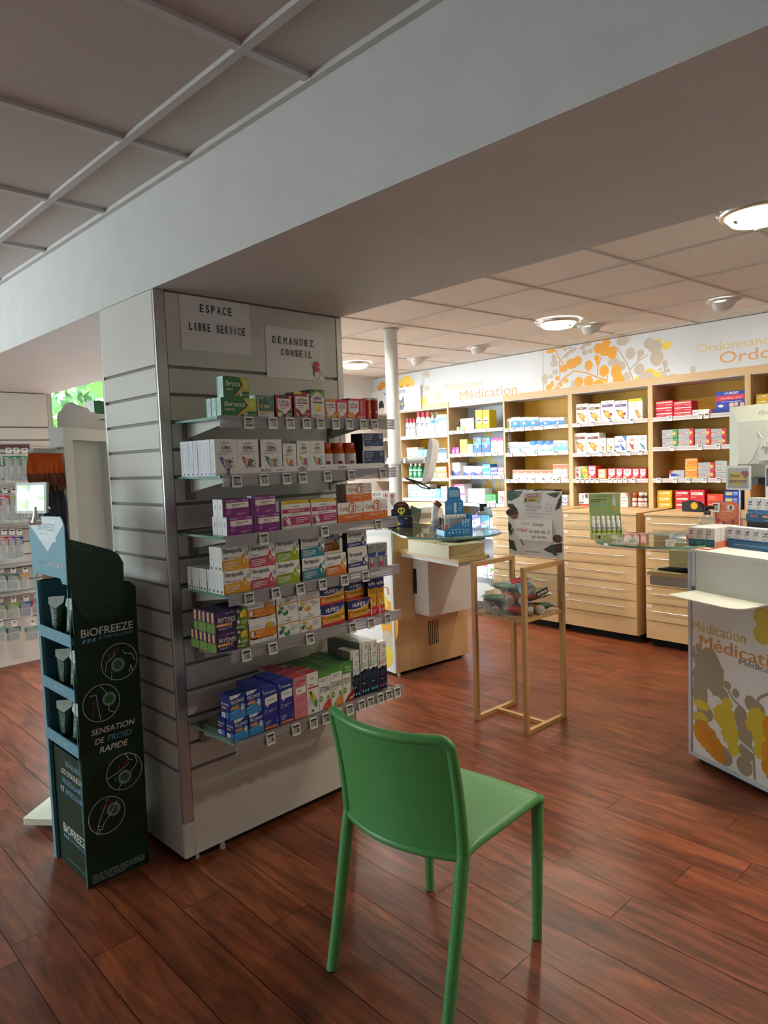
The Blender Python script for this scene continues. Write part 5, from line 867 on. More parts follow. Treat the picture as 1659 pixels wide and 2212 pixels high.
 'w_biaf': wfr('f4f4f2', d='white box with black word', front=[('t', 'BIAFINE', .10, .52, .92, .82, '2a2c34', .03), nl(.36, .2, .64, .3, 1, '9a9aa0')]),
 'w_teal': wfr('7ac8cc', d='aqua box', front=[nl(.2, .6, .8, .8, 2, 'e6f4f4'), ('e', .5, .3, .26, .16, 'a5dcdc')]),
 'w_wht': wfr('f0eeee', d='slim white box', front=[('r', .3, .3, .7, .36, 'c98a8a'), ('r', .3, .6, .7, .7, 'b9b9c0')]),
 'w_blband': wfr('f0f2f6', d='white box, navy band', front=[('r', 0, .80, 1, .96, '4a3a3a'), ('r', 0, .58, 1, .80, '3a78cc'), nl(.14, .2, .8, .48, 3, 'a9a4b0')]),
 'w_wgr': wfr('f2f2ee', d='white and green cream box', front=[('p', [(0, 0), (.6, 0), (1, .5), (1, .2), (.7, 0), (1, 0), (0, 0)], '4a9a5a'), ('p', [(.5, 1), (1, 1), (1, .7)], '4a9a5a'), ('r', .05, .55, .4, .72, 'd94a3e'), ('o', .78, .5, .1, .22, .03, '3a4a5a'), nl(.06, .3, .5, .44, 1)]),
 'w_oro': wfr('f08a4a', d='orange cream box', front=[('r', .04, .4, .96, .78, 'f2d9c4'), nl(.1, .5, .7, .68, 1, 'd9704a'), ('e', .88, .58, .07, .2, '6a5aa8')]),
 'w_wb': wfr('eef2f8', d='white box, blue marks', front=[('r', .1, .78, .9, .84, 'a9b8d0'), ('r', .3, .5, .7, .66, '6a7ab8'), ('p', [(0, .06), (1, .06), (1, .2), (.4, .3)], '6aa8e0'), nl(.1, .3, .7, .44, 2, '9ab0d0')]),
 'w_bluw2': wfr('5ab0e4', d='light blue box', front=[('e', .5, .6, .3, .2, 'd9eef8'), nl(.2, .2, .8, .3, 1, 'eef6fa')]),
 'w_greyb': wfr('b9b6b4', d='slim grey box', front=[('r', .2, .5, .8, .8, '8a8684')]),
})
BAYS = {'B': (2.605, 3.345, 'pink-cap bay'), 'C': (1.88, 2.605, 'grey niche'), 'D': (1.16, 1.90, 'niche-side bay'), 'E': (.42, 1.16, 'flower bay'), 'F': (-.32, .42, 'monitor bay'), 'G': (-1.06, -.32, 'corner bay'), 'A': (3.345, 4.0, 'bay behind pole')}
SHW = {'A': (1.712, 1.45, 1.255, 1.04), 'B': (1.712, 1.45, 1.255, 1.04), 'C': (1.735, 1.5, 1.275, 1.0, .68, .29), 'D': (1.72, 1.485, 1.235), 'E': (1.72, 1.461, 1.235), 'F': (1.72, 1.485, 1.235), 'G': (1.72, 1.485, 1.235)}
TGW = {('D', 0): [1.85, 1.776, 1.665, 1.573, 1.454, 1.304], ('D', 1): [1.812, 1.655, 1.528, 1.311], ('D', 2): [1.85, 1.749, 1.562, 1.444, 1.331, 1.286], ('E', 0): [1.073, .935, .761, .575], ('E', 1): [.981, .861, .785, .701, .605, .501], ('E', 2): [1.088, 1.038, .991, .946, .9, .773, .727, .684, .639, .566],
 ('F', 0): [.252, .019, -.031], ('F', 1): [.238, .02, -.112], ('F', 2): [.349, .216, .111, -.013, -.117], ('C', 0): [2.556, 2.402, 2.117], ('C', 1): [2.545, 2.445, 2.256, 2.161, 2.069, 1.992], ('C', 2): [2.58, 2.336, 2.178, 2.058, 1.945], ('C', 4): [2.4, 2.2, 2.05], ('C', 5): [2.30, 2.16, 2.09], ('C', 3): [2.575, 2.529, 2.483, 2.438, 2.229, 2.107, 2.034],
 ('B', 0): [3.253, 3.059, 2.76], ('B', 1): [2.861, 2.807, 2.754, 2.676], ('B', 2): [3.17, 2.94, 2.741], ('B', 3): [2.857, 2.761, 2.713, 2.666], ('A', 0): [3.6, 3.45], ('A', 1): [3.5], ('A', 2): [3.42], ('A', 3): [3.6, 3.45]}
BLAB = {'A': 'maple shelving bay farthest left, mostly hidden behind white ceiling pole', 'B': 'maple shelving bay with pink-capped bottles on top shelf', 'C': 'shelving niche with grey flowered back and clear shelf fronts', 'D': 'maple shelving bay with ochre back just right of grey niche',
        'E': 'maple shelving bay with ochre back under the orange flower frieze', 'F': 'maple shelving bay with ochre back partly hidden by white monitor', 'G': 'maple shelving bay at photo edge above the white monitor'}
def wall_bays():
    PHI = math.radians(-90 - 2.67)
    for k, (b0, b1, nm) in BAYS.items():
        niche = k == 'C'; zb = {'A': .5, 'B': .5, 'C': .1}.get(k, 1.0)
        t = FW_.thing('shelving_bay', 4.47, (b0 + b1) / 2, zb, BLAB[k], 'shelving', 'maple shelving bays along the wall'); L = (-4.47, -(b0 + b1) / 2, -zb)
        th = .02
        m = MB(); m.box(4.62, b0, zb, 4.638, b1, 2.0, 'yellow' if not niche else 'b9bac2')
        if niche:
            O = (4.62, 0, 0); fl = [(2.334, 1.691, .053, .034), (2.332, 1.457, .058, .034), (2.572, 1.426, .071, .027), (2.44, 1.445, .079, .023), (2.267, 1.388, .043, .03)]
            m.decor((O, (0, -1, 0), (0, 0, 1)), [('l', [(-2.62, 1.42), (-2.44, 1.46), (-2.30, 1.40), (-2.26, 1.37)], .01, 'c9b254')] + [('e', -b, z, rb, rz, 'cdbb58') for b, z, rb, rz in fl] + [('p', [(-2.43, 1.19), (-2.34, 1.16), (-2.30, 1.08), (-2.38, 1.10)], 'e0a02e'), ('p', [(-2.40, 1.24), (-2.30, 1.20), (-2.28, 1.06), (-2.33, 1.12)], 'd99a2a'), ('p', [(-2.26, 1.25), (-2.21, 1.24), (-2.19, 1.06), (-2.25, 1.05)], 'd8b04a'), ('p', [(-2.17, 1.20), (-2.08, 1.21), (-2.14, 1.06), (-2.20, 1.05)], 'e0a02e'), ('e', -2.24, 1.06, .06, .05, 'e0a02e')])
        m.build('back_panel', t, L)
        for q in (b0, b1 - th):
            if niche and q != b0: continue
            m = MB(); m.box(4.314, q, zb, 4.62, q + th, 2.0, 'maple')
            for zz in [zb + .06 + .032 * i for i in range(int((1.95 - zb) / .032))]:
                y = q if q != b0 else q + th
                if q == b0: m.box(4.35, y - .0001, zz, 4.354, y + .0004, zz + .004, '6a5238'); m.box(4.56, y - .0001, zz, 4.564, y + .0004, zz + .004, '6a5238')
                else: m.box(4.35, y - .0004, zz, 4.354, y + .0001, zz + .004, '6a5238'); m.box(4.56, y - .0004, zz, 4.564, y + .0001, zz + .004, '6a5238')
            m.build('side_panel', t, L)
        if not niche:
            m = MB(); m.box(4.3135, b0, 1.985, 4.619, b1, 2.041, 'mapleH'); m.build('top_board', t, L)
        if k in 'AB':
            m = MB(); m.box(4.33, b0 + th, .5, 4.62, b1 - th, 1.0, 'maple'); m.build('lower_cupboard', t, L)
        if niche:
            m = MB(); m.box(3.98, b0 + th, .1005, 4.32, b1, .20, 'paint'); m.build('plinth', t, L)
        for i, z in enumerate(SHW[k]):
            if z == 1.0: z = 1.0005
            m = MB(); m.box(4.322, b0 + th, z - .022, 4.62, b1 - (th if not niche else 0), z, 'mapleH' if not niche else 'acry'); s = m.build('shelf', t, L)
            m = MB(); c = 'railw' if not niche else 'b9bac8'; m.box(4.310, b0 + th, z - .030, 4.3215, b1 - (th if not niche else 0), z + .004, c)
            m.box(4.3085, b0 + th, z - .026, 4.31, b1 - th, z - .020, 'e6dcdf'); m.box(4.3085, b0 + th, z - .004, 4.31, b1 - th, z + .002, 'e6dcdf'); m.box(4.3085, b0 + th, z - .016, 4.31, b1 - th, z - .013, 'd0c2c8')
            m.build('price_rail', s, (0, 0, 0))
            for b in TGW.get((k, i), ()): place(tag_mesh('w'), 'price_tag', s, (4.308, b, z - .012), -math.pi / 2)
            if k == 'D' and i == 1:
                m = MB(); m.box(4.36, b1 - th - .012, 1.60, 4.40, b1 - th, 1.68, 'b9b4ae'); m.build('bracket', t, L)
    names = 'top shelf,second shelf,third shelf,worktop,low shelf,lowest shelf'.split(',')
    shelves = {}
    WPD.extend([('C', 4, d, 2.58 - .115 * i, .11, h, 1, .68) for i, (d, h) in enumerate((('w_sky', .2), ('w_wb', .16), ('w_lav', .2), ('w_sky', .2), ('w_wb', .18)))] + [('C', 5, d, 2.58 - .14 * i, .135, h, 1, .29) for i, (d, h) in enumerate((('w_pinkw', .16), ('w_bluw', .14), ('w_pinkw', .10), ('w_pinkg', .10)))])
    for r in WPD: shelves.setdefault((r[0], r[1]), []).append(r)
    gr = {}
    for (bay, sh), rs in shelves.items():
        rs.sort(key=lambda r: -r[3])
        for i, (b_, s_, des, bl, w, h, rows, z) in enumerate(rs):
            for k in range(rows):
                pos = '' if rows == 1 else ('stack bottom, ' if k == 0 else 'stack top, ' if k == rows - 1 else 'stack middle, ')
                where = f'{pos}{ORD[i]} from left, {names[sh]}, {BAYS[bay][2]}'
                wx = 4.345; bc = bl - w / 2; x, y, _ = FW_.w(wx, bc); zz = z + k * h + (.0008 if z == 1.0 else .0003) + (.005 if z == 1.0 and bay == 'C' else 0)
                if des in ('w_bot', 'w_pump', 'w_gbot', 'w_vial', 'w_jarO', 'w_jarW'):
                    x, y, _ = FW_.w(wx + w / 2, bc); bottle(des, x, y, zz, w, h, PHI, where, BAYS[bay][2])
                    continue
                if rows > 1: x2, y2, _ = FW_.w(wx + random.Random(i * 5 + k).uniform(0, .006), bc); x, y = x2, y2
                o = place(box_mesh(des, w - .002, h - .0008, .11 if sh < 3 else .12), 'medicine_box', None, (x, y, zz), PHI)
                tag(o, DES[des]['d'] + ', ' + where, 'box', 'boxes on the ' + names[sh] + ' of the ' + BAYS[bay][2])
    # the bay behind the pole: a few bottles and boxes
    for i, (z, b, w, h, c) in enumerate(((1.712, 3.46, .08, .17, '4a9ac0'), (1.712, 3.36 + .02, .05, .2, 'e9c23a'), (1.45, 3.52, .10, .13, 'dfe8f0'), (1.45, 3.40, .08, .15, '8ac0d8'), (1.255, 3.5, .1, .12, '5aa0d0'), (1.255, 3.38 + .03, .08, .12, 'a9d0e4'), (1.04, 3.5, .1, .11, 'e6e9ee'))):
        key = 'far%d' % i; DES[key] = wfr(c, d='', front=[('r', .1, .6, .9, .8, 'eef2f4'), nl(.14, .2, .8, .5, 2, '5a7a90')])
        x, y, _ = FW_.w(4.345, b); o = place(box_mesh(key, w, h, .1), 'care_box', None, (x, y, z + .0003), PHI)
        tag(o, ['blue', 'yellow', 'white', 'pale blue', 'mid blue', 'light blue', 'off-white'][i] + ' box, ' + ['left one on top shelf', 'right one on top shelf', 'left one on second shelf', 'right one on second shelf', 'left one on third shelf', 'right one on third shelf', 'single one on lowest shelf'][i] + ' of bay behind pole', 'box', 'boxes in the bay behind the pole')
def bottle(des, x, y, z, w, h, rz, where, bay):
    r = w / 2 - .002
    if des in ('w_jarO', 'w_jarW'):
        o = des == 'w_jarO'
        jar_thing(x, y, z, w - .002, h, rz, ('amber jar, orange cap, ' if o else 'jar with white cap, ') + where, None, 'd8551e' if o else 'ece8e4', 'amber' if o else '6a2a2e', 'ece4dc', [('c', .3, .5, .7, .7, 'c9442e'), ('c', .2, .1, .8, .3, 'd9a08a'), ('c', .72, .4, .9, .8, '3a6aa8')])
        return
    spec = {'w_bot': ('spray_bottle', 'white bottle with pink cap, '), 'w_pump': ('pump_bottle', 'white pump bottle, '), 'w_gbot': ('gargle_bottle', 'green bottle, white cap, '), 'w_vial': ('vial', 'dark vial, pale green label, ')}[des]
    t = empty(spec[0], (x, y, z), rz, spec[1] + where, 'bottle', 'bottles in the ' + bay)
    m = MB(); q = lambda c, v0, v1, a=1.3: m.grid(lambda u, v: (r * 1.012 * math.sin((u - .5) * 2 * a), -r * 1.012 * math.cos((u - .5) * 2 * a), h * (v0 + (v1 - v0) * v)), 8, 1, c)
    if des == 'w_bot':
        m.lathe([(r, 0), (r, h * .62), (r * .86, h * .72), (r * .6, h * .79)], (0, 0, 0), 24, 'eceef4'); q('6a6ab0', .50, .53, .7)
        q('3a3a8a', .43, .47, .4); q('3a3a8a', .49, .50, .55); q('c9ccdc', .12, .14); q('c9ccdc', .2, .22); m.build('bottle_body', t)
        m = MB(); m.lathe([(r * .66, h * .785), (r * .66, h * .97), (r * .6, h)], (0, 0, 0), 24, 'd8506a'); m.build('cap', t)
    elif des == 'w_pump':
        m.lathe([(r, 0), (r, h * .70), (r * .5, h * .78), (r * .35, h * .80)], (0, 0, 0), 24, 'eef2f6'); q('6ab0dc', .52, .66); q('a9b4c0', .2, .22); q('a9b4c0', .3, .32); m.build('bottle_body', t)
        m = MB(); m.lathe([(r * .4, h * .80), (r * .4, h * .88), (r * .16, h * .885), (r * .16, h * .94)], (0, 0, 0), 16, 'c9dce8'); m.rbox(-r * .2, -r * .9, h * .94, r * .2, r * .3, h * .99, r * .1, 'c9dce8'); m.build('pump_head', t)
    elif des == 'w_gbot':
        m.lathe([(r, 0), (r, h * .74), (r * .5, h * .82)], (0, 0, 0), 20, '2a8a5a'); q('cfe4d4', .5, .6); q('8ac0a0', .2, .4, .8); m.build('bottle_body', t)
        m = MB(); m.lathe([(r * .52, h * .81), (r * .52, h)], (0, 0, 0), 20, 'e9e9e6'); m.build('cap', t)
    else:
        m.lathe([(r, 0), (r, h * .66), (r * .6, h * .76)], (0, 0, 0), 20, '4a2a1a'); q('a9d8a0', .06, .46, 1.5); q('5a9a5a', .3, .36); m.build('bottle_body', t)
        m = MB(); m.lathe([(r * .8, h * .74), (r * .8, h)], (0, 0, 0), 20, '1e1a1a'); m.build('cap', t)
wall_bays()
def drawer_cabinet(b0, b1, label, n=6):
    t = FW_.thing('drawer_cabinet', 4.06, (b0 + b1) / 2, 0, label, 'cabinet', 'maple drawer cabinets'); L = (-4.06, -(b0 + b1) / 2, 0)
    m = MB(); m.box(3.842, b0, .062, 4.30, b1, .985, 'maple'); m.box(3.90, b0 + .01, .002, 4.28, b1 - .01, .062, 'dark'); m.build('body', t, L)
    m = MB(); m.box(3.815, b0 - .005, .9855, 4.643, b1 + .005, .9995, 'mapleH'); m.build('worktop', t, L)
    m = MB(); m.box(3.826, b0 + .002, .066, 3.8415, b1 - .002, .196, 'mapleH'); m.build('plinth', t, L)
    for k in range(n):
        z0 = .2 + .1305 * k
        m = MB(); m.box(3.822, b0 + .002, z0 + .002, 3.8415, b1 - .002, z0 + .1285, 'mapleH'); d = m.build('drawer', t, L)
        m = MB(); zz = z0 + .078; bl, br = b1 - .04, b0 + .085
        m.cyl((3.80, br, zz), (3.80, bl, zz), .0045, .0045, 10, 'chrome')
        for b in (br + .04, bl - .04): m.cyl((3.80, b, zz), (3.823, b, zz), .003, .003, 8, 'chrome')
        m.build('handle', d)
        m = MB(); m.box(3.8205, b1 - .045, z0 + .1, 3.8222, b1 - .012, z0 + .118, 'ece9e6'); m.decor(((3.8205, b1 - .012, z0 + .1), (0, -.033, 0), (0, 0, .018)), [nl(.14, .3, .86, .7, 1, '8a84a0')]); m.build('label_plate', d)
drawer_cabinet(.99, 1.66, 'maple drawer cabinet behind the wooden stand of tubes')
drawer_cabinet(.285, .925, 'maple six-drawer cabinet in full view under the flower bay')
drawer_cabinet(-.515, .215, 'maple drawer cabinet under monitor bay, half hidden by patterned counter')
drawer_cabinet(-1.26, -.53, 'maple drawer cabinet hidden behind patterned counter at photo edge')
# ---------------------------------------------------------------- green plastic chair
def chair():
    t = empty('stacking_chair', (.038, -.994, 0), math.radians(5), 'green moulded plastic chair standing alone on the wood floor', 'chair'); c = 'green'
    hw = .200; ZS = .449
    def back_pt(u, v):                       # u across (-1..1), v up
        y = u * (.2 + .004 * v); bow = .058 * (1 - u * u)
        x = .098 - .012 * v - .040 * v * v - bow * (.9 + .1 * v)
        z = .431 + .322 * v + .006 * v * u * u
        return (x, y, z)
    m = MB(); nu, nv, th = 40, 14, .010
    
    def fr(a, b):
        u = a * 2 - 1; q = max(0, (abs(u) - .86) / .14); return Vector(back_pt(u, b * (1 - .075 * (1 - math.sqrt(max(0, 1 - q * q))))))
    m.grid(lambda a, b: fr(a, b) + Vector((th / 2, 0, 0)), nu, nv, c); m.grid(lambda a, b: fr(1 - a, b) - Vector((th / 2, 0, 0)), nu, nv, c)
    rim = [fr(k / 40, 1) for k in range(41)]; m.tube(rim, .0135, 12, c)
    low = [fr(.02 + .96 * k / 20, 0) for k in range(21)]; m.tube(low, .0125, 12, c)
    for u in (0, 1):
        m.tube([fr(u, k / 12) for k in range(13)], [.0165 - .003 * k / 12 for k in range(13)], 14, c); p = fr(u, 1)
        m.lathe([(.001, -.0135), (.0095, -.0095), (.0135, 0), (.0095, .0095), (.001, .0135)], p, 14, c)
    m.lathe([(.0001, -.006), (.004, 0), (.0001, .001)], (.098 - .05 - .0, -.0, .59), 8, c) if 0 else None
    m.build('backrest', t)
    m = MB()
    def seat_pt(a, b):                       # a front-back 0..1, b across -1..1
        x = .100 + .390 * a + .012 * (1 - b * b) * a; y = b * (.198 + .014 * a)
        z = ZS - .016 * (1 - b * b) * (1 - a * .6) * math.sin(math.pi * min(1, a * 1.05)) + (.0 if a < .93 else -.010 * (a - .93) / .07)
        if a < .12: z -= .012 * ((.12 - a) / .12) ** 1.5
        return Vector((x - (.055 * (1 - b * b) if a < .3 else 0) * (1 - a / .3 if a < .3 else 0), y, z))
    m.grid(lambda u, v: seat_pt(u, v * 2 - 1) + Vector((0, 0, .006)), 22, 16, c); m.grid(lambda u, v: seat_pt(u, 1 - v * 2) - Vector((0, 0, .006)), 22, 16, c)
    for b in (-1, 1): m.tube([seat_pt(k / 14, b) - Vector((0, 0, .006)) for k in range(15)], .0135, 12, c)
    m.tube([seat_pt(1, k / 10 - 1) - Vector((0, 0, .005)) for k in range(21)], .0125, 12, c)
    m.build('seat', t)
    for y in (-hw, hw):
        s = 1 if y > 0 else -1
        m = MB(); m.tube([(0, y, .004), (.03, y, .13), (.062, y, .27), (.089, y, .40), (.098, y, .44)], [.0155, .0165, .0175, .0185, .017], 16, c)
        m.cyl((-.001, y, 0), (0, y, .005), .0135, .0135, 14, 'black'); m.build('leg', t)
        m = MB(); m.tube([(.474, y, .004), (.477, y + s * .003, .2), (.480, y + s * .007, .40), (.482, y + s * .009, .432), (.474, y + s * .009, .447)], [.0145, .0165, .0185, .0185, .012], 16, c)
        m.cyl((.474, y, 0), (.474, y, .005), .0125, .0125, 14, 'black'); m.build('leg', t)
chair()
# ---------------------------------------------------------------- oak stand with clear sides, full of squeeze tubes
def oak_stand():
    a0, a1, b0, b1, hh = 1.822, 2.187, -.187, .171, .882; p = .024; cx, cy = (a0 + a1) / 2, (b0 + b1) / 2
    t = FS.thing('display_stand', cx, cy, 0, 'slender light wood stand holding a heap of squeeze tubes, beside round glass table', 'stand'); L = (-cx, -cy, 0)
    for a in (a0, a1 - p):
        for b in (b0, b1 - p):
            m = MB(); m.box(a, b, 0, a + p, b + p, hh, 'oak'); m.build('leg', t, L)
    for b in (b0, b1 - p):
        for z in (hh - p, 0):
            m = MB(); m.box(a0 + p, b, z, a1 - p, b + p, z + p, 'oakH'); m.build('rail', t, L)
    m = MB(); m.box((a0 + a1) / 2 - p / 2, b0 + p, 0, (a0 + a1) / 2 + p / 2, b1 - p, p, 'oak'); m.build('stretcher', t, L)
    m = MB(); m.box(a0 + .004, b0 + p, .594, a1 - .004, b1 - p, .610, 'oakH'); m.box(a0 + p, b0 + .003, .594, a1 - p, b0 + p, .610, 'oakH'); m.box(a0 + p, b1 - p, .594, a1 - p, b1 - .003, .610, 'oakH'); m.build('tray', t, L)
    for q in ((a0 + .010, b0 + p, a0 + .013, b1 - p), (a1 - .013, b0 + p, a1 - .010, b1 - p), (a0 + p, b0 + .010, a1 - p, b0 + .013), (a0 + p, b1 - .013, a1 - p, b1 - .010)):
        m = MB(); m.box(q[0], q[1], .6105, q[2], q[3], .80 if q[3] - q[1] > .1 else hh - p, 'acry'); m.build('clear_panel', t, L)
    m = MB(); m.box(-.050, -.0015, -.016, .050, .0015, .016, '16261e'); m.decor(((-.05, -.0015, -.016), (.1, 0, 0), (0, 0, .032)), [('t', 'KLORANE', .09, .28, .91, .72, 'e6e6e0', .03)])
    x, y, z = FS.w(1.97, b0 - .0025, .735); tag(m.build('name_plate', None, (x, y, z), rot=(0, math.radians(-9), FS.t)), 'small dark green name plate with white capitals on stand\'s clear side', 'sign')
    # the poster across the back of the stand
    m = MB(); A = 2.186; c0, c1 = .188, -.176; w, h = c0 - c1, .372
    m.box(A + .0012, c1, .8835, A + .0062, c0, .8835 + h, 'e6e2e0'); O = (A + .0012, c0, .8835)
    lf, dl, br = '2a3a30', '3f5548', '4a2420'
    m.decor((O, (0, -w, 0), (0, 0, h)), [('p', [(0, 1), (.26, 1), (.20, .90), (.06, .84), (0, .86)], dl), ('p', [(0, .80), (.10, .80), (.20, .70), (.05, .72), (0, .76)], lf), ('p', [(.12, .98), (.3, 1), (.22, .90)], '5a7262'),
        ('p', [(.72, .96), (.98, .99), (.9, .9)], dl), ('p', [(1, .96), (.94, .86), (.88, .72), (.97, .76), (1, .84)], lf), ('e', .08, .66, .12, .06, br), ('e', .12, .60, .07, .04, '8a5a4a'), ('p', [(0, .52), (.07, .46), (.03, .36), (0, .38)], lf), ('p', [(0, .36), (.11, .42), (.05, .30)], dl), ('l', [(.14, .30), (.24, .24), (.3, .16)], .006, br), ('p', [(0, .24), (.10, .22), (.16, .06), (.02, .10)], lf),
        ('p', [(.66, .12), (.80, .20), (1, .24), (1, .10), (.8, .08)], br), ('e', .92, .30, .08, .06, '5a302a'), ('p', [(.74, .16), (.80, .20), (.92, .06), (.86, .04)], dl),
        ('p', [(.32, .98), (.62, .99), (.585, .82), (.28, .805)], 'dcd8d2'), ('p', [(.345, .96), (.60, .97), (.59, .91), (.335, .90)], '9a6a70'), ('p', [(.335, .90), (.59, .91), (.575, .84), (.31, .825)], 'c9a860'), ('t', '2', .345, .905, .39, .96, 'ece6e2', .03), ('t', 'ACHETÉS', .41, .92, .57, .955, 'e6dcd8', .02), ('t', '1', .345, .832, .375, .895, '3a2a2a', .03), ('t', 'offert', .40, .84, .55, .885, '4a3a36', .02),
        ('t', 'SOINS DOUCHE', .35, .735, .65, .775, '8a8684', .006), ('r', .35, .70, .55, .722, 'b4aeaa'), ('o', .77, .755, .065, .06, .008, '9a9694'), ('n', .73, .735, .81, .775, 2, '9a9694'), ('t', 'La Cupuaçu nourrit votre peau', .35, .645, .80, .672, '6a6664', .002), ('t', 'et votre esprit aussi', .35, .60, .66, .625, '6a6664', .002),
        ('r', .14, .25, .84, .56, 'f0ecea'), ('t', '4,95€', .27, .475, .43, .525, 'c98a98', .004, .2), ('t', "l'unité", .48, .47, .68, .53, '4a4450', .002, .2), ('t', '9,90€', .18, .37, .39, .425, 'd05a70', .012, .2), ('t', 'le lot de 2', .42, .365, .79, .42, '4a4450', .002, .2), ('t', 'gels douche', .46, .28, .73, .335, '4a4450', .002, .2), ('r', .34, .065, .62, .085, 'a9aaa0')])
    t2 = FS.thing('promotion_board', A, (c0 + c1) / 2, .8835, 'pale promotion board with dark leaves and handwritten prices standing on wooden stand', 'poster'); m.build('board', t2, (-A, -(c0 + c1) / 2, -.8835))
    m = MB(); m.box(A + .0065, .03, .8835, A + .05, .05, 1.10, 'c9c4be'); m.box(A + .0065, -.03, .8835, A + .05, -.01, 1.10, 'c9c4be'); m.build('easel_strut', t2, (-A, -(c0 + c1) / 2, -.8835))
    # tubes: (a, b, z, turn, tilt, roll, length, body, cap, label)
    T = [(1.875, .095, .628, 20, 2, 'c', 'd8d4c4', 'e6e2d8', 'cream squeeze tube upright at far left corner of the heap'),
         (1.89, .04, .640, 205, 8, 'c', '23201f', 'c9c2c2', 'black squeeze tube with pale cap, low left of the heap'),
         (1.95, .09, .642, 185, 5, 'c', '8a4a5a', 'd9cfcf', 'dusky pink tube lying low behind the black tube'),
         (1.99, -.02, .640, 250, 5, 'c', '7a1e50', 'dacfd6', 'plum purple tube lying low in the middle of heap'),
         (1.90, -.09, .642, 300, 4, 'c', 'c0402e', 'dcd4d0', 'red-orange tube lying under the front post, low in heap'),
         (2.00, -.10, .640, 260, 4, 'c', 'd9772e', 'e0d4c4', 'amber orange tube flat on tray by the front post'),
         (2.05, -.13, .642, 150, 3, 'c', '5a7a5a', 'b9c4b4', 'sage green tube at the lower front corner of heap'),
         (2.09, .03, .640, 95, 3, 'c', '6a4a5a', 'd4cccc', 'mauve tube lying low at the rear of heap'),
         (2.10, .12, .640, 170, 3, 'c', 'b8a86a', 'e0dcd0', 'mustard tube lying low at rear left of heap'),
         (1.875, .06, .690, 335, 8, 'c', '6f9a80', 'a9bcae', 'mint green tube with white tail end, leftmost on the heap'),
         (1.93, .00, .697, 225, 8, 'c', 'b5624a', 'd9ccc4', 'brick orange tube showing its round pale cap, centre left'),
         (1.94, -.06, .693, 240, 6, 'c', 'c9762e', 'e6dad6', 'orange tube showing its round white cap, centre of heap'),
         (1.99, -.10, .697, 115, 6, 'c', 'b04a58', 'd9cccf', 'rose red tube lying across the front post, middle layer'),
         (2.06, -.10, .697, 130, 5, 'c', '9ab07a', 'cfd9c0', 'pale green tube at right of the heap under name plate'),
         (2.06, .03, .694, 195, 6, 'c', '5a7a94', 'b9c9d4', 'slate blue tube in the rear middle layer of heap'),
         (1.96, .06, .742, 320, 10, 'c', '76a288', 'b0c2b4', 'mint green tube lying topmost across the heap'),
         (2.02, .09, .737, 215, 14, 'c', 'c9c48a', 'e2dfc4', 'pale yellow-green tube tail up behind the mint ones'),
         (2.04, .02, .760, 150, 16, 'c', 'c03440', 'd6d2d2', 'bright red tube with white cap, highest at back of heap'),
         (2.03, -.05, .752, 235, 10, 'c', '4a8aa0', 'a9b4b8', 'teal blue tube with grey round cap, top right of heap'),
         (1.95, -.075, .748, 230, 8, 'c', '5a96aa', 'b4ccd4', 'light blue tube with pale cap beside the front post')]
    for a, b, z, tn, tl, _, c, cc, lb in T:
        L_ = .150; r = .0235
        x, y, _z = FS.w(a, b)
        q = empty('squeeze_tube', (x, y, z), 0, lb, 'tube', 'squeeze tubes heaped in the wooden stand')
        up = 'upright' in lb
        q.rotation_euler = (0, math.radians(-90 + tl) if not up else math.radians(-12), math.radians(tn) + FS.t)
        if up: q.location.z = .6105
        off = 0 if up else -.075
        m = MB(); n = 20; vs = []
        st = [(.032, r, r), (.10, r * 1.02, r * .80), (.135, r * 1.12, r * .22), (.150, r * 1.15, .0018)]
        if up: st = [(.03, r, r), (.07, r, r * .8), (.09, r * 1.1, r * .2), (.10, r * 1.12, .0018)]
        for zz, rx, ry in st: vs += [(ry * math.cos(2 * math.pi * k / n), rx * math.sin(2 * math.pi * k / n), zz + off) for k in range(n)]
        m.add(vs, [(i * n + k, i * n + (k + 1) % n, (i + 1) * n + (k + 1) % n, (i + 1) * n + k) for i in range(3) for k in range(n)], c, True); m.add(vs, [tuple(range(n)), tuple(range(3 * n, 4 * n))], c)
        if not up: m.box(-.004, -r * 1.1, .136 + off, .004, r * 1.1, .147 + off, 'd9dcd4')
        m.build('tube_body', q)
        m = MB(); m.lathe([(r * 1.0, 0 + off), (r * 1.03, .003 + off), (r * 1.03, .028 + off), (r * .9, .033 + off)], (0, 0, 0), 20, cc); m.lathe([(r * .6, -.001 + off), (r * .6, .0 + off)], (0, 0, 0), 16, 'c9c4c2'); m.build('cap', q)
oak_stand()
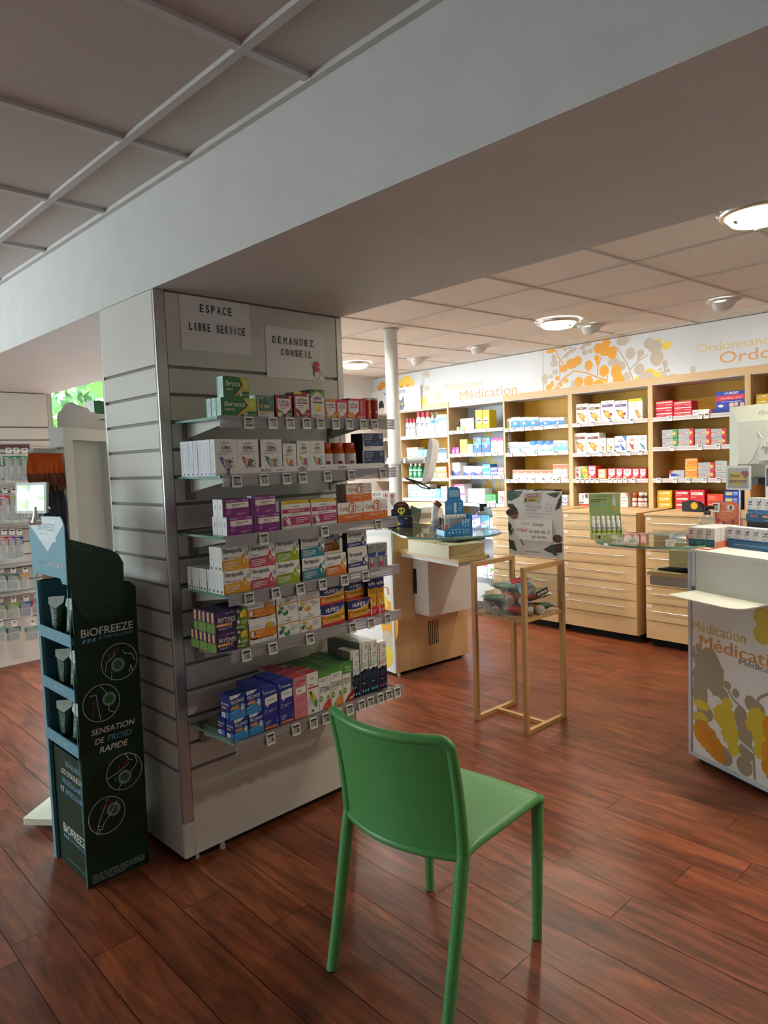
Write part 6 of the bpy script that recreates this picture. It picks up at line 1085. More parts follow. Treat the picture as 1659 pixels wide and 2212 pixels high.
# ---------------------------------------------------------------- service counter with round glass table
def left_counter():
    f = FL; a0, a1, b0, b1 = 1.976, 2.672, 1.168, 3.0; cx, cy = (a0 + a1) / 2, (b0 + b1) / 2
    t = f.thing('service_counter', cx, cy, 0, 'maple-sided service counter with a round glass end, left of the wooden stand', 'counter'); L = (-cx, -cy, 0)
    m = MB(); m.box(a0 + .02, b0, .03, a1, b0 + .02, .985, 'maple'); m.build('end_panel', t, L)
    m = MB(); m.box(a0 + .021, b0 + .02, .03, a0 + .04, b1, .985, 'maple'); m.box(a0 + .04, b1 - .02, .03, a1, b1, .985, 'maple'); m.box(a0 + .05, b0 + .03, .004, a1 - .03, b1 - .03, .0295, 'dark'); m.build('body', t, L)
    m = MB(); m.box(a0 + .004, b0 - .002, .03, a0 + .0195, b0 + .022, 1.0, 'd9dade'); m.box(a0 + .004, b0 + .022, .97, a0 + .0195, b1, 1.0, 'd9dade'); m.build('white_frame', t, L)
    m = MB(); m.box(a0 + .008, b0 + .0225, .03, a0 + .0205, b1, .9695, 'e9e8e6')
    m.decor(((a0 + .008, b1, .03), (0, -(b1 - b0 - .0225), 0), (0, 0, .94)), [('t', 'Médication', .30, .66, .92, .73, 'e0b85a'), ('t', 'Médication', .40, .56, .99, .645, 'd98a3a', .006), ('e', .985, .36, .05, .16, 'e9a83a'), ('e', .95, .12, .05, .1, 'e9d04a'), ('e', .96, .5, .02, .05, 'e9d04a'), ('e', .97, .24, .03, .06, 'cbbfae')]); m.build('printed_front', t, L)
    m = MB(); m.box(a0 + .02, b0 - .004, .9855, a1 + .004, b1, 1.0, 'mapleH'); m.build('worktop', t, L)
    for x, y in ((a0 + .05, b0 + .02), (a1 - .03, b0 + .012)):
        m = MB(); m.cyl((x, y, 0), (x, y, .03), .012, .008, 12, 'chrome'); m.build('levelling_foot', t, L)
    m = MB()
    for k in range(6): m.box(2.288 + .0172 * k, b0 - .0008, .165, 2.2945 + .0172 * k, b0 + .0002, .335, 'dark')
    m.build('vent_grille', t, L)
    # keyboard shelf reaching out from the end panel, with the cabinet box hung under it
    m = MB(); m.prism([(2.04, 1.166), (1.935, .50), (2.20, .50), (2.62, 1.166)], .842, .864, 'mapleH'); m.prism([(2.06, 1.166), (1.965, .53), (2.19, .53), (2.60, 1.166)], .815, .8415, 'd9d6d4'); m.build('keyboard_shelf', t, L)
    m = MB(); m.rbox(2.165, 1.02, .405, 2.60, 1.166, .808, .012, 'dad4d2', 3, 'y'); m.build('hanging_case', t, L)
    m = MB(); m.box(2.160, 1.135, .55, 2.1645, 1.164, .72, 'black'); m.build('side_vent', t, L)
    # round glass
    G = (1.99, .62); R = .305; pl = [(G[0] + R * math.cos(math.radians(a)), G[1] + R * math.sin(math.radians(a))) for a in range(180, 361, 9)] + [(G[0] + R, 1.30), (G[0] - .0, 1.30), (G[0] - .01, .95), (G[0] - R * .8, G[1] + .20)]
    pl = [(G[0] + R * math.cos(math.radians(a)), G[1] + R * math.sin(math.radians(a))) for a in range(150, 391, 8)] + [(2.30, 1.30), (2.02, 1.30)]
    m = MB(); n = len(pl); vs = [(x, y, z) for z in (1.002, 1.014) for x, y in pl]
    m.add(vs, [tuple(range(n - 1, -1, -1)), tuple(range(n, 2 * n))], 'glass'); m.add(vs, [(i, (i + 1) % n, n + (i + 1) % n, n + i) for i in range(n)], 'glassE', True); m.build('glass_top', t, L)
    m = MB(); m.cyl((2.06, .80, .865), (2.06, .80, 1.0015), .02, .02, 14, 'chrome'); m.cyl((1.93, .66, .975), (1.93, .66, 1.0015), .022, .018, 14, 'black'); m.build('glass_support', t, L)
    W3 = lambda a, b, z: f.w(a, b, z)
    # beige drawer box on the shelf and keypad
    q = f.thing('cash_drawer', 2.08, .80, .8645, 'beige drawer box on wooden shelf under the round glass', 'drawer box'); rz = math.radians(-10)
    q.rotation_euler.z += rz
    m = MB(); m.rbox(-.12, -.27, 0, .14, .20, .078, .004, 'cdbd9c'); m.build('case', q)
    m = MB(); m.box(-.115, -.2715, .006, .135, -.2702, .072, 'd9b98d'); m.build('drawer_front', q)
    m = MB(); m.rbox(2.05, .62, .945, 2.30, .76, .962, .006, 'black'); tag(m.build('keypad', None, (0, 0, 0), f.t), 'flat black keypad lying on the beige drawer box under glass', 'keyboard')
    m = MB(); m.tube([W3(1.95, .68, .985), W3(1.96, .74, .92), W3(2.0, .82, .90), W3(2.08, .9, .93), W3(2.12, 1.0, .985)], .003, 8, '6a6258'); tag(m.build('cable'), 'thin grey cable looping below the round glass', 'cable')
    # --- things on the counter and the glass
    zt = 1.0145; q = f.thing('ampoule_display', 1.88, .47, zt, 'blue card display of clear drink tubes on the round glass', 'display'); q.rotation_euler.z = f.t + math.radians(-23); wq, dq = .17, .13
    m = MB(); m.box(-wq / 2, -dq / 2, 0, wq / 2, dq / 2, .004, '1f6fae'); P = [(-wq / 2, 0), (wq / 2, 0), (wq / 2, .115), (-wq / 2, .035)]
    for y in (-dq / 2, dq / 2 - .003): m.prism(P, y, y + .003, '2a80c2', lambda p, h: (p[0], h, p[1]))
    m.box(-wq / 2, -dq / 2, 0, -wq / 2 + .003, dq / 2, .035, '3a94d2'); m.box(wq / 2 - .003, -dq / 2, 0, wq / 2, dq / 2, .115, '2a80c2')
    m.decor(((-wq / 2, -dq / 2, 0), (wq, 0, 0), (0, 0, .115)), [('t', 'HY', .64, .56, .92, .82, 'dfeaf2', .04), ('t', 'DROP', .66, .47, .90, .535, '9cc6e6', .02), ('t', 'GRANIONS', .22, .30, .60, .37, 'c9e0f0', .01), ('r', .15, .14, .19, .24, 'e9e9ee'), ('e', .30, .19, .03, .04, 'e9e9ee'), ('e', .42, .19, .02, .03, 'e9e9ee'), ('e', .54, .19, .03, .03, 'e9e9ee')] + [('r', .66, .08 + .075 * k, .69, .12 + .075 * k, 'e9e9ee') for k in range(4)] + [('r', .71, .085 + .075 * k, .90, .115 + .075 * k, '8ac0e6') for k in range(4)])
    m.decor(((-wq / 2, dq / 2, 0), (0, -dq, 0), (0, 0, .035)), [('n', .1, .2, .9, .8, 2, 'a9d4f0')])
    m.build('tray', q)
    m = MB(); bd = [(-.05, .115), (.065, .115), (.065, .19), (.05, .20), (.045, .262), (.03, .275), (-.02, .275), (-.03, .262), (-.035, .20), (-.05, .19)]
    m.prism(bd, dq / 2 - .003, dq / 2, '2a80c2', lambda p, h: (p[0] + .02, h, p[1])); m.prism([(-.05, .03), (.065, .03), (.065, .116), (-.05, .116)], dq / 2 - .003, dq / 2 - .0001, '2a80c2', lambda p, h: (p[0] + .02, h, p[1]))
    m.decor(((-.03, dq / 2 - .003, .115), (.115, 0, 0), (0, 0, .16)), [('t', 'HY', .08, .12, .36, .32, '8ac4ea', .03), ('r', .48, .05, .62, .42, 'cfe0ea'), ('r', .24, .64, .78, .88, '8ab8dc'), ('n', .74, .1, .94, .44, 4, 'a9d0ee')]); m.build('header', q)
    cols = ['c9502e', '3f8a5a', 'c04a3a', 'c9983a', 'd08a2e', 'b06a3a']
    for i in range(6):
        for j in range(2):
            x, y = -.065 + .023 * i + (.004 if j else 0), -.038 + .05 * j
            p = f.w(1.88, .47); ang = q.rotation_euler.z; X = p[0] + x * math.cos(ang) - y * math.sin(ang); Y = p[1] + x * math.sin(ang) + y * math.cos(ang)
            d = empty('drink_tube', (X, Y, zt + .0045), ang, f'clear tube with {["red", "green", "brick red", "honey", "amber", "brown"][i]} sleeve, {ORD[i]} along {"back" if j else "front"} row of the blue display', 'tube', 'clear drink tubes in the blue display')
            m = MB(); m.lathe([(.0095, 0), (.0095, .10)], (0, 0, 0), 14, 'tube'); m.build('tube_body', d)
            m = MB(); m.lathe([(.0085, .001), (.0085, .062 - .02 * (i % 2))], (0, 0, 0), 14, cols[i]); m.build('sleeve', d)
            m = MB(); m.lathe([(.0105, .098), (.0105, .112), (.009, .114)], (0, 0, 0), 14, 'c9c9c6'); m.build('cap', d)
    pump(f.w(2.10, .46, zt), 'clear pump bottle of hand gel standing on the round left glass')
    # navy skull-pattern box display
    q = f.thing('novelty_display', 2.13, 1.235, 1.0, 'navy star-patterned card display with yellow cartoon motif on counter corner', 'display'); q.rotation_euler.z = math.radians(-52); w, d = .165, .09
    m = MB(); m.box(-w / 2, -d / 2, 0, w / 2, d / 2, .078, '14142a')
    st = [('e', random.Random(k).uniform(.04, .96), random.Random(k + 50).uniform(.06, .94), .012, .022, 'c9b86a') for k in range(16)]
    m.decor(((-w / 2, -d / 2, 0), (w, 0, 0), (0, 0, .078)), st + [('e', .46, .5, .19, .3, '2a3f8e'), ('e', .42, .42, .08, .17, 'd9cf3a'), ('e', .47, .52, .04, .09, '2a3f8e'), ('n', .06, .08, .2, .2, 1, 'e6e6ee'), ('n', .66, .74, .9, .88, 1, 'e6e6ee')])
    m.decor(((w / 2, -d / 2, 0), (0, d, 0), (0, 0, .078)), [('r', .2, .2, .7, .8, '3a3430'), ('l', [(.45, .2), (.45, .8)], .05, 'cbb04a')]); m.build('box', q)
    m = MB(); pl = [(-.07, .078), (.07, .078), (.07, .118), (.055, .124), (.05, .15), (.03, .168), (0, .174), (-.03, .168), (-.05, .15), (-.055, .124), (-.07, .118)]
    m.prism(pl, .036, .039, '16162c', lambda p, h: (p[0], h, p[1])); m.decor(((-.07, .036, .078), (.14, 0, 0), (0, 0, .096)), [('p', [(.16, .66), (.3, .88), (.5, .97), (.7, .88), (.84, .66)], '3a1c18'), ('n', .34, .70, .66, .84, 2, 'cf6a2e'), ('e', .5, .36, .19, .22, 'd9cf3a'), ('r', .42, .06, .58, .22, 'd9cf3a'), ('e', .43, .36, .05, .09, '16162c'), ('e', .57, .36, .05, .09, '16162c')] + [('e', random.Random(k + 9).uniform(.06, .94), random.Random(k + 70).uniform(.05, .4), .01, .015, 'c9b86a') for k in range(8)]); m.build('header', q)
    # price screen on a stalk
    q = f.thing('price_screen', 2.25, 1.55, 1.0, 'grey electronic price screen behind the navy display on counter', 'price screen'); q.rotation_euler.z = math.radians(-48)
    m = MB(); m.cyl((0, .01, 0), (0, .01, .12), .008, .008, 10, 'wgrey'); m.cyl((0, .01, 0), (0, .01, .006), .04, .04, 20, 'wgrey'); m.build('stalk', q)
    m = MB(); m.rbox(-.078, -.008, .11, .078, .008, .225, .008, 'c4c6c6', 3, 'y'); m.decor(((-.078, -.008, .11), (.156, 0, 0), (0, 0, .115)), [('r', .1, .12, .92, .90, '9a9a96'), ('r', .1, .68, .92, .90, '8a5a54'), ('t', '2', .55, .28, .68, .54, '1e1e20', .03), ('t', '00', .70, .30, .84, .42, '1e1e20', .02), ('n', .14, .3, .5, .46, 1, 'c09a80')]); m.build('screen', q)
    # lip-balm display card with hanging charms
    q = f.thing('charm_display', 2.13, 1.50, 1.0, 'white card display with black lettering behind the orange-white boxes', 'display'); q.rotation_euler.z = math.radians(-50)
    m = MB(); m.box(-.10, 0, .0, .10, .004, .16, 'e6e6ea'); m.prism(rrect(-.13, .16, .10, .245, .012), 0, .004, 'eeeef0', lambda p, h: (p[0], h, p[1]))
    m.decor(((-.13, 0, .16), (.23, 0, 0), (0, 0, .085)), [('t', 'BODY', .28, .56, .72, .82, '44424a', .01), ('t', 'GUARD', .28, .16, .74, .42, '44424a', .01), ('p', [(.02, .95), (.2, .95), (.14, .6), (.04, .7)], '5a2a34'), ('o', .86, .6, .08, .2, .02, 'c9888e'), ('e', .86, .6, .03, .1, 'b0404a')])
    m.decor(((-.10, 0, 0), (.2, 0, 0), (0, 0, .16)), [('r', .1 + .11 * k, .08 + .1 * (k % 2), .14 + .11 * k, .5 + .08 * (k % 3), ['2a2a30', 'a03a3a', '77757a'][k % 3]) for k in range(8)] + [('t', 'BODY', .55, .72, .9, .82, '6a6870'), ('e', .3, .7, .12, .1, 'bfe0e6')]); m.build('card', q)
    m = MB(); pl = [(.02, .10), (.09, .06), (.12, .12), (.10, .17), (.05, .19), (.01, .15)]; m.prism(pl, -.012, -.009, 'e9e9ec', lambda p, h: (p[0], h, p[1])); m.build('shaped_tag', q)
    # handset charger, label printer, desk tray, pen pot
    q = f.thing('barcode_scanner', 2.02, .78, zt, 'grey barcode scanner upright in its stand on round glass', 'scanner')
    m = MB(); m.rbox(-.035, -.03, 0, .04, .03, .03, .01, '77757a'); m.rbox(-.02, -.02, .03, .02, .02, .07, .008, '8a888c'); m.build('base', q)
    m = MB(); m.tube([(0, 0, .06), (0, 0, .11), (.012, 0, .15)], [.022, .020, .024], 14, 'c9c6c4'); m.cyl((.012, 0, .15), (.03, -.01, .172), .026, .026, 14, '6a3a36'); m.build('scanner_head', q)
    m = MB(); m.box(.03, -.012, .03, .07, .012, .075, 'black'); m.build('cradle', q)
    q = f.thing('label_printer', 2.42, 1.75, 1.0, 'small white label printer on the counter behind the scanner', 'printer'); q.rotation_euler.z = math.radians(-45)
    m = MB(); m.rbox(-.075, -.08, .0, .075, .08, .135, .015, 'e6e4e0', 4, 'y'); m.build('case', q)
    m = MB(); m.rbox(-.07, -.086, .05, -.02, -.081, .12, .004, 'cfd0c4', 2, 'y'); m.rbox(-.06, -.088, .095, -.03, -.0862, .11, .002, '7aa04a', 2, 'y'); m.build('front_plate', q)
    q = f.thing('desk_tray', 2.52, 1.45, 1.0, 'white curved desk tray behind the blue display on counter', 'tray'); q.rotation_euler.z = math.radians(-45)
    m = MB(); pl = [(-.16, 0), (.16, 0), (.16, .012), (.14, .10), (.10, .115), (-.12, .10), (-.16, .02)]; m.prism(pl, -.1, .1, 'e9e8e4', lambda p, h: (p[0], h, p[1])); m.build('tray_body', q)
    m = MB(); m.box(-.10, -.103, .03, .08, -.1005, .07, '8a8680'); m.build('slot', q)
    q = f.thing('pen_pot', 2.55, 1.98, 1.0, 'pot of red-capped pens and brushes behind the label printer', 'pen pot')
    m = MB(); m.lathe([(.035, 0), (.04, .13), (.036, .13)], (0, 0, 0), 18, 'e0dcd8'); m.build('pot', q)
    for k in range(7):
        w = k * .9; m = MB(); m.cyl((.02 * math.cos(w), .02 * math.sin(w), .02), (.05 * math.cos(w), .05 * math.sin(w), .20 + .01 * (k % 3)), .005, .005, 8, ['b02a2a', '2a2a30', 'd9602e', 'c9404a', 'e9c24a', '8a2a2a', '3a3a40'][k]); m.build('pen', q)
    q = f.thing('leaflet_rack', 2.36, 1.36, 1.0, 'rack of tilted dark leaflets on counter beside the scanner', 'leaflets')
    for k in range(4):
        m = MB(); m.box(-.05, .02 * k, .0, .05, .02 * k + .006, .10, ['3a4a44', 'e0dcd6', '55555c', 'c9c4be'][k]); o = m.build('leaflet', q); o.rotation_euler = (math.radians(-8), math.radians(22), 0); o.location = (.0, 0, .02)
def pump(loc, label):
    q = empty('gel_bottle', loc, .4, label, 'bottle', 'clear pump bottles of hand gel')
    prof = [(.036, 0), (.037, .006)] + [(.037 - .0016 * (k % 2), .012 + .008 * k) for k in range(12)] + [(.034, .112), (.018, .122), (.0155, .128)]
    m = MB(); m.lathe(prof, (0, 0, 0), 28, 'liquid'); m.build('bottle_body', q)
    m = MB(); m.lathe([(.0165, .124), (.0165, .142), (.008, .144), (.007, .155)], (0, 0, 0), 18, '18181a'); m.rbox(-.010, -.032, .150, .010, .012, .166, .006, '18181a'); m.build('pump_head', q)
left_counter()
# ---------------------------------------------------------------- patterned counter at the right
def right_counter():
    f = FR; a0, b1 = 2.288, -.046; b0 = -2.3; a1 = 2.95
    t = f.thing('patterned_counter', 2.6, -1.1, 0, 'white counter printed with orange and yellow leaves, cut off by photo edge', 'counter'); L = (-2.6, 1.1, 0)
    m = MB(); m.box(a0 + .018, b0, .031, a1, b1 - .002, .985, 'd9d6d2'); m.box(a0 + .03, b0, .004, a1 - .02, b1 - .04, .031, 'dark'); m.build('body', t, L)
    m = MB(); m.rbox(a0, b1 - .022, .03, a0 + .03, b1, 1.0, .004, 'c4c6cc'); m.box(a0, b0, .03, a0 + .018, b1 - .022, .048, 'c4c6cc'); m.box(a0 + .002, b1 - .046, .83, a0 + .018, b1 - .0225, .986, 'd0d2d8'); m.build('frame', t, L)
    m = MB(); m.box(a0 + .004, b0, .0485, a0 + .018, b1 - .023, .80, 'e0dcda'); O = (a0 + .004, 0, 0)
    tp, ye, og = '9c8c74', 'cdb432', 'd48a1c'
    TAUPE = [(-.105, .515, .035, .052), (-.17, .506, .054, .058), (-.118, .394, .045, .117), (-.201, .451, .054, .07), (-.115, .324, .043, .065), (-.209, .396, .046, .044), (-.27, .421, .021, .019), (-.255, .366, .026, .031), (-.316, .399, .02, .02), (-.393, .379, .031, .033), (-.427, .361, .037, .036), (-.343, .297, .036, .055), (-.365, .238, .042, .049), (-.372, .161, .039, .042), (-.362, .094, .042, .043), (-.254, .096, .046, .044), (-.145, .255, .048, .038), (-.6, .3, .08, .1), (-.7, .5, .06, .08)]
    YEL = [(-.453, .757, .049, .040), (-.453, .688, .048, .043), (-.255, .273, .063, .056), (-.285, .209, .048, .056), (-.303, .154, .03, .038), (-.27, .34, .03, .025), (-.124, .287, .05, .023), (-.118, .222, .045, .029), (-.428, .319, .05, .05), (-.441, .253, .04, .053), (-.407, .288, .041, .035), (-.438, .187, .03, .033), (-.62, .2, .07, .09), (-.66, .6, .06, .07)]
    ORA = [(-.13, .16, .055, .059), (-.152, .148, .064, .058), (-.192, .118, .059, .051), (-.224, .086, .038, .032), (-.485, .3, .033, .058), (-.485, .195, .038, .058), (-.472, .137, .025, .035), (-.53, .12, .06, .06), (-.6, .42, .06, .08)]
    rag = lambda b, z, rb, rz, k: [(-b + rb * (1 + .09 * ((q * 7 + k) % 3 - 1)) * math.cos(2 * math.pi * q / 26), z + rz * (1 + .09 * ((q * 5 + k) % 3 - 1)) * math.sin(2 * math.pi * q / 26)) for q in range(26)]
    m.decor((O, (0, -1, 0), (0, 0, 1)), [('p', rag(*e, i), tp) if i < 6 else ('e', -e[0], e[1], e[2], e[3], tp) for i, e in enumerate(TAUPE)] + [('l', [(.415, .055), (.407, .169), (.365, .26), (.34, .33)], .006, tp), ('l', [(.407, .169), (.329, .2)], .004, 'e0dcda'), ('l', [(.365, .334), (.30, .37), (.262, .42)], .005, tp), ('l', [(.40, .36), (.44, .42), (.50, .46)], .006, tp), ('l', [(.075, .60), (.095, .52)], .003, 'e0dcda')]
        + [('p', rag(*e, i), ye) if i > 1 else ('e', -e[0], e[1], e[2], e[3], ye) for i, e in enumerate(YEL)] + [('p', rag(*e, i + 1), og) for i, e in enumerate(ORA)]
        + [('t', 'Médication', .069, .627, .366, .672, 'c9b45a', .004), ('t', 'Médication', .113, .556, .60, .612, 'd08a3a', .012), ('t', 'Médication', .334, .532, .57, .558, '8a7a66', .008)], .00002)
    m.build('printed_panel', t, L)
    m = MB(); m.box(a0 + .004, b0, .8005, a0 + .018, b1 - .047, .986, 'e2ded8'); m.build('upper_panel', t, L)
    m = MB(); m.box(a0 - .0005, b0, .9865, a1 + .005, b1 - .001, 1.0, 'e9e7e2'); m.build('worktop', t, L)
    m = MB(); pl = [(a0 + .003, -.10), (2.125, -.115)] + [(2.125 + .018 * math.cos(w), -.133 + .018 * math.sin(w)) for w in [math.radians(q) for q in (90, 120, 150, 180)]] + [(2.107, -.40)] + [(2.167 + .06 * math.cos(w), -.43 + .06 * math.sin(w)) for w in [math.radians(q) for q in (180, 205, 230, 255)]] + [(a0 + .003, -.485)]
    m.prism(pl, .812, .816, 'dfe0d4'); m.box(a0 + .0005, -.485, .816, a0 + .0035, -.10, .83, 'dfe0d4'); m.build('bag_shelf', t, L)
    # glass half-round at the counter end, with price tags under it
    f2 = FW_; t2 = f2.thing('round_glass_table', 2.29, -.66, 0, 'half-round clear glass table with price tags, joined to the patterned counter', 'glass table'); L2 = (-2.29, .66, 0)
    pl = [(2.29 + .31 * math.cos(math.radians(a)), -.66 + .31 * math.sin(math.radians(a))) for a in range(20, 251, 9)] + [(2.52, -.96), (2.62, -.72)]
    n = len(pl); m = MB(); vs = [(x, y, z) for z in (1.002, 1.013) for x, y in pl]; m.add(vs, [tuple(range(n - 1, -1, -1)), tuple(range(n, 2 * n))], 'glass'); m.add(vs, [(i, (i + 1) % n, n + (i + 1) % n, n + i) for i in range(n)], 'glassE', True); m.build('glass_top', t2, L2)
    for k, (x, y) in enumerate(((2.02, -.60), (2.03, -.66), (2.06, -.83))):
        m = MB(); m.box(-.02, -.0015, -.015, .02, .0, .015, 'ece9e4'); m.decor(((-.02, -.0015, -.015), (.04, 0, 0), (0, 0, .03)), [('n', .16, .2, .84, .8, 3, '7a7a80')]); o = m.build('price_tag', t2, (x - 2.29, y + .66, 1.0285), math.radians(-55))
    m = MB(); m.cyl((2.52, -.955, .0025), (2.52, -.955, 1.0015), .022, .022, 18, 'chrome'); m.cyl((2.52, -.955, .0025), (2.52, -.955, .012), .06, .06, 28, 'chrome'); m.build('post', t2, L2)
    t3 = f2.thing('keyboard_desk', 2.36, -.85, 0, 'low maple keyboard desk behind patterned counter', 'desk'); L3 = (-2.36, .85, 0)
    m = MB(); m.box(2.195, -1.15, .842, 2.60, -.645, .862, 'mapleH'); m.box(2.205, -1.15, .795, 2.60, -.655, .8415, 'c4bdb4'); m.build('desk_top', t3, L3)
    m = MB(); m.box(2.40, -1.15, .0025, 2.43, -1.03, .795, 'maple'); m.box(2.58, -1.15, .0025, 2.60, -1.03, .795, 'maple'); m.build('leg_panel', t3, L3)
    m = MB(); m.rbox(2.33, -.96, .8625, 2.62, -.69, .955, .004, 'cbb891'); m.decor(((2.33, -.69, .8625), (0, -.27, 0), (0, 0, .0925)), [('r', .02, .28, .98, .30, 'b4a27c')]); q = f2.thing('cash_drawer', 2.47, -.82, .8625, 'beige drawer box on maple keyboard desk under right round glass', 'drawer box'); m.build('case', q, (-2.47, .82, -.8625))
    m = MB(); m.tube([(2.24, -.68, .870), (2.24, -.74, .876), (2.25, -.80, .872), (2.27, -.86, .872)], [.006, .012, .014, .01], 8, 'black'); tag(m.build('cable', None, (0, 0, 0), f2.t), 'black cable lying on maple keyboard desk behind patterned counter', 'cable')
    # drop display on the right glass
    q = f2.thing('drops_display', 2.18, -.43, 1.0135, 'green card display of small white spray bottles on right round glass', 'display'); q.rotation_euler.z = math.radians(-58)
    w, d = .155, .12; m = MB(); gr = 'a9bf7a'
    m.box(-w / 2, -d / 2, 0, w / 2, d / 2, .03, gr); m.prism([(-d / 2, .03), (d / 2, .03), (d / 2, .13), (d / 2 - .03, .13)], w / 2 - .003, w / 2, 'b9cf8a', lambda p, h: (h, p[0], p[1])); m.prism([(-d / 2, .03), (d / 2, .03), (d / 2, .13), (d / 2 - .03, .13)], -w / 2, -w / 2 + .003, 'b9cf8a', lambda p, h: (h, p[0], p[1]))
    m.decor(((-w / 2, -d / 2, 0), (w, 0, 0), (0, 0, .03)), [('r', .08, .05, .34, .95, 'dcdcd4'), ('r', .12, .2, .24, .8, 'b9a85a'), ('r', .24, .2, .31, .8, '44444a'), ('e', .43, .55, .04, .2, 'e6e6e0'), ('e', .43, .55, .025, .12, '5a6a4a'), ('e', .74, .5, .1, .38, 'dfe6d0')]); m.build('tray', q)
    m = MB(); m.box(-w / 2, d / 2 - .004, .03, w / 2, d / 2, .232, '93a873'); m.decor(((-w / 2, d / 2 - .004, .13), (w, 0, 0), (0, 0, .102)), [('r', 0, .97, 1, 1, 'c9d4b0'), ('t', 'PRANARÔM', .30, .80, .74, .90, '44543a', .006), ('n', .06, .52, .56, .72, 2, '2f3f2a'), ('r', .06, .40, .62, .46, '7fa8a8'), ('e', .80, .46, .06, .34, 'bcc7c4'), ('r', .76, .06, .84, .36, 'c9a23a'), ('p', [(.77, .78), (.83, .78), (.81, .92), (.79, .92)], 'c9d0cc')]); m.build('header', q)
    for i in range(6):
        for j in range(2):
            x, y = -.062 + .0245 * i, -.025 + .042 * j; ang = q.rotation_euler.z; p = q.location
            s = empty('spray_bottle', (p.x + x * math.cos(ang) - y * math.sin(ang), p.y + x * math.sin(ang) + y * math.cos(ang), 1.0437 + .0), ang, f'small white-capped spray bottle, {ORD[i]} along {"front" if j == 0 else "rear"} row of green card display', 'bottle', 'small sprays in the green card display')
            hh = .066 + .02 * j; m = MB(); m.lathe([(.0105, 0), (.0105, hh * .62), (.007, hh * .7)], (0, 0, 0), 14, 'd9dcd6'); m.grid(lambda u, v: (.0108 * math.sin((u - .5) * 2.6), -.0108 * math.cos((u - .5) * 2.6), hh * (.05 + .2 * v)), 5, 1, '9aa83a'); m.grid(lambda u, v: (.0108 * math.sin((u - .5) * 2.2), -.0108 * math.cos((u - .5) * 2.2), hh * (.32 + .2 * v)), 5, 1, 'a9b0b4'); m.build('bottle_body', s)
            m = MB(); m.lathe([(.009, hh * .69), (.009, hh * .96), (.007, hh)], (0, 0, 0), 14, 'eceae6'); m.build('cap', s)
    pump(FR.w(2.50, .14, 1.0), 'clear pump bottle of hand gel behind small white boxes at patterned counter') if 0 else pump(f2.w(2.36, -.87, 1.0137), 'clear pump bottle of hand gel at the right round glass beside white boxes')
    # white-teal eye-drop boxes in a coral tray
    DES['eyebox'] = dict(c='e4e2e0', L='dcdad8', T='e9e7e4', d='', front=[('r', 0, 0, 1, .40, '1f5a6c'), ('n', .1, .1, .7, .3, 2, '6aa0ac'), ('o', .34, .88, .22, .12, .10, 'd9703e'), ('r', .1, .86, .5, 1, 'e4e2e0'), ('n', .08, .62, .9, .72, 1, '2a3a5a'), ('n', .2, .48, .8, .56, 1, '8a90a0')])
    DES['eyebox2'] = dict(c='e6e6ea', L='dcdad8', T='eceaea', d='', front=[('r', 0, 0, 1, .42, '2a6aa0'), ('n', .1, .1, .7, .3, 2, '7ab0d9'), ('o', .34, .86, .22, .12, .10, '2a3a6a'), ('r', .1, .84, .5, .98, 'e6e6ea'), ('n', .08, .62, .9, .72, 1, '3a4a6a'), ('n', .14, .48, .6, .54, 1, '5a8a4a')])
    fa = FR.t - math.pi / 2
    q = FR.thing('coral_tray', 2.40, -.045, 1.0002, 'coral card tray with white discs under three ranks of small boxes', 'tray')
    q.rotation_euler.z += math.radians(14); m = MB(); m.prism([(-.10, .07), (-.10, -.07), (.20, -.07), (.20, .07)], 0, .003, 'd9785a'); m.box(-.03, -.070, .003, .20, -.068, .03, 'd9785a')
    for k in range(3): m.lathe([(.018, .003), (.018, .0045)], (-.068, .045 - .045 * k, 0), 20, 'ece9e2')
    m.build('tray_card', q)
    for i in range(3):
        for j in range(4):
            al = FR.t + math.radians(14); lx, ly = -.035 + .052 * j, .045 - .044 * i; x, y = q.location.x + lx * math.cos(al) - ly * math.sin(al), q.location.y + lx * math.sin(al) + ly * math.cos(al)
            o = place(box_mesh('eyebox', .041, .088, .050), 'eye_drop_box', None, (x, y, 1.0037), al - math.pi / 2); tag(o, f'small white and teal box, {ORD[i]} from left, {ORD[j]} deep in the coral tray', 'box', 'small boxes in the coral tray')
    # blue stepped display with two tiers of boxes and a header
    q = FR.thing('eye_care_display', 2.60, -.33, 1.0002, 'tall dark blue stepped card display at photo edge on patterned counter', 'display'); LQ = (-2.60, .33, -1.0002)
    m = MB(); bl = '1f567e'
    m.box(2.462, -.62, 1.0002, 2.72, -.118, 1.004, bl); m.box(2.460, -.62, 1.0002, 2.4635, -.118, 1.035, bl); m.box(2.57, -.62, 1.004, 2.573, -.12, 1.13, '14181f'); m.box(2.569, -.62, 1.115, 2.5715, -.115, 1.15, bl); m.box(2.572, -.62, 1.128, 2.70, -.12, 1.131, bl)
    m.decor(((2.460, -.118, 1.0002), (0, -.52, 0), (0, 0, .035)), [('r', .06, .5, .50, .58, '9cc6e0'), ('o', .60, .5, .03, .26, .012, 'e6eef4'), ('t', 'Théa', .64, .3, .76, .72, 'e6eef4', .02)]); m.decor(((2.569, -.115, 1.115), (0, -.5, 0), (0, 0, .035)), [('r', .05, .6, .13, .9, 'b05a70'), ('r', .18, .6, .30, .9, 'd98a70'), ('r', .2, .2, .8, .3, '9cc6e0')]); m.build('stepped_tray', q, LQ)
    m = MB(); m.box(2.70, -.62, 1.004, 2.704, -.11, 1.355, '1a3a5a'); O = (2.70, -.11, 1.20)
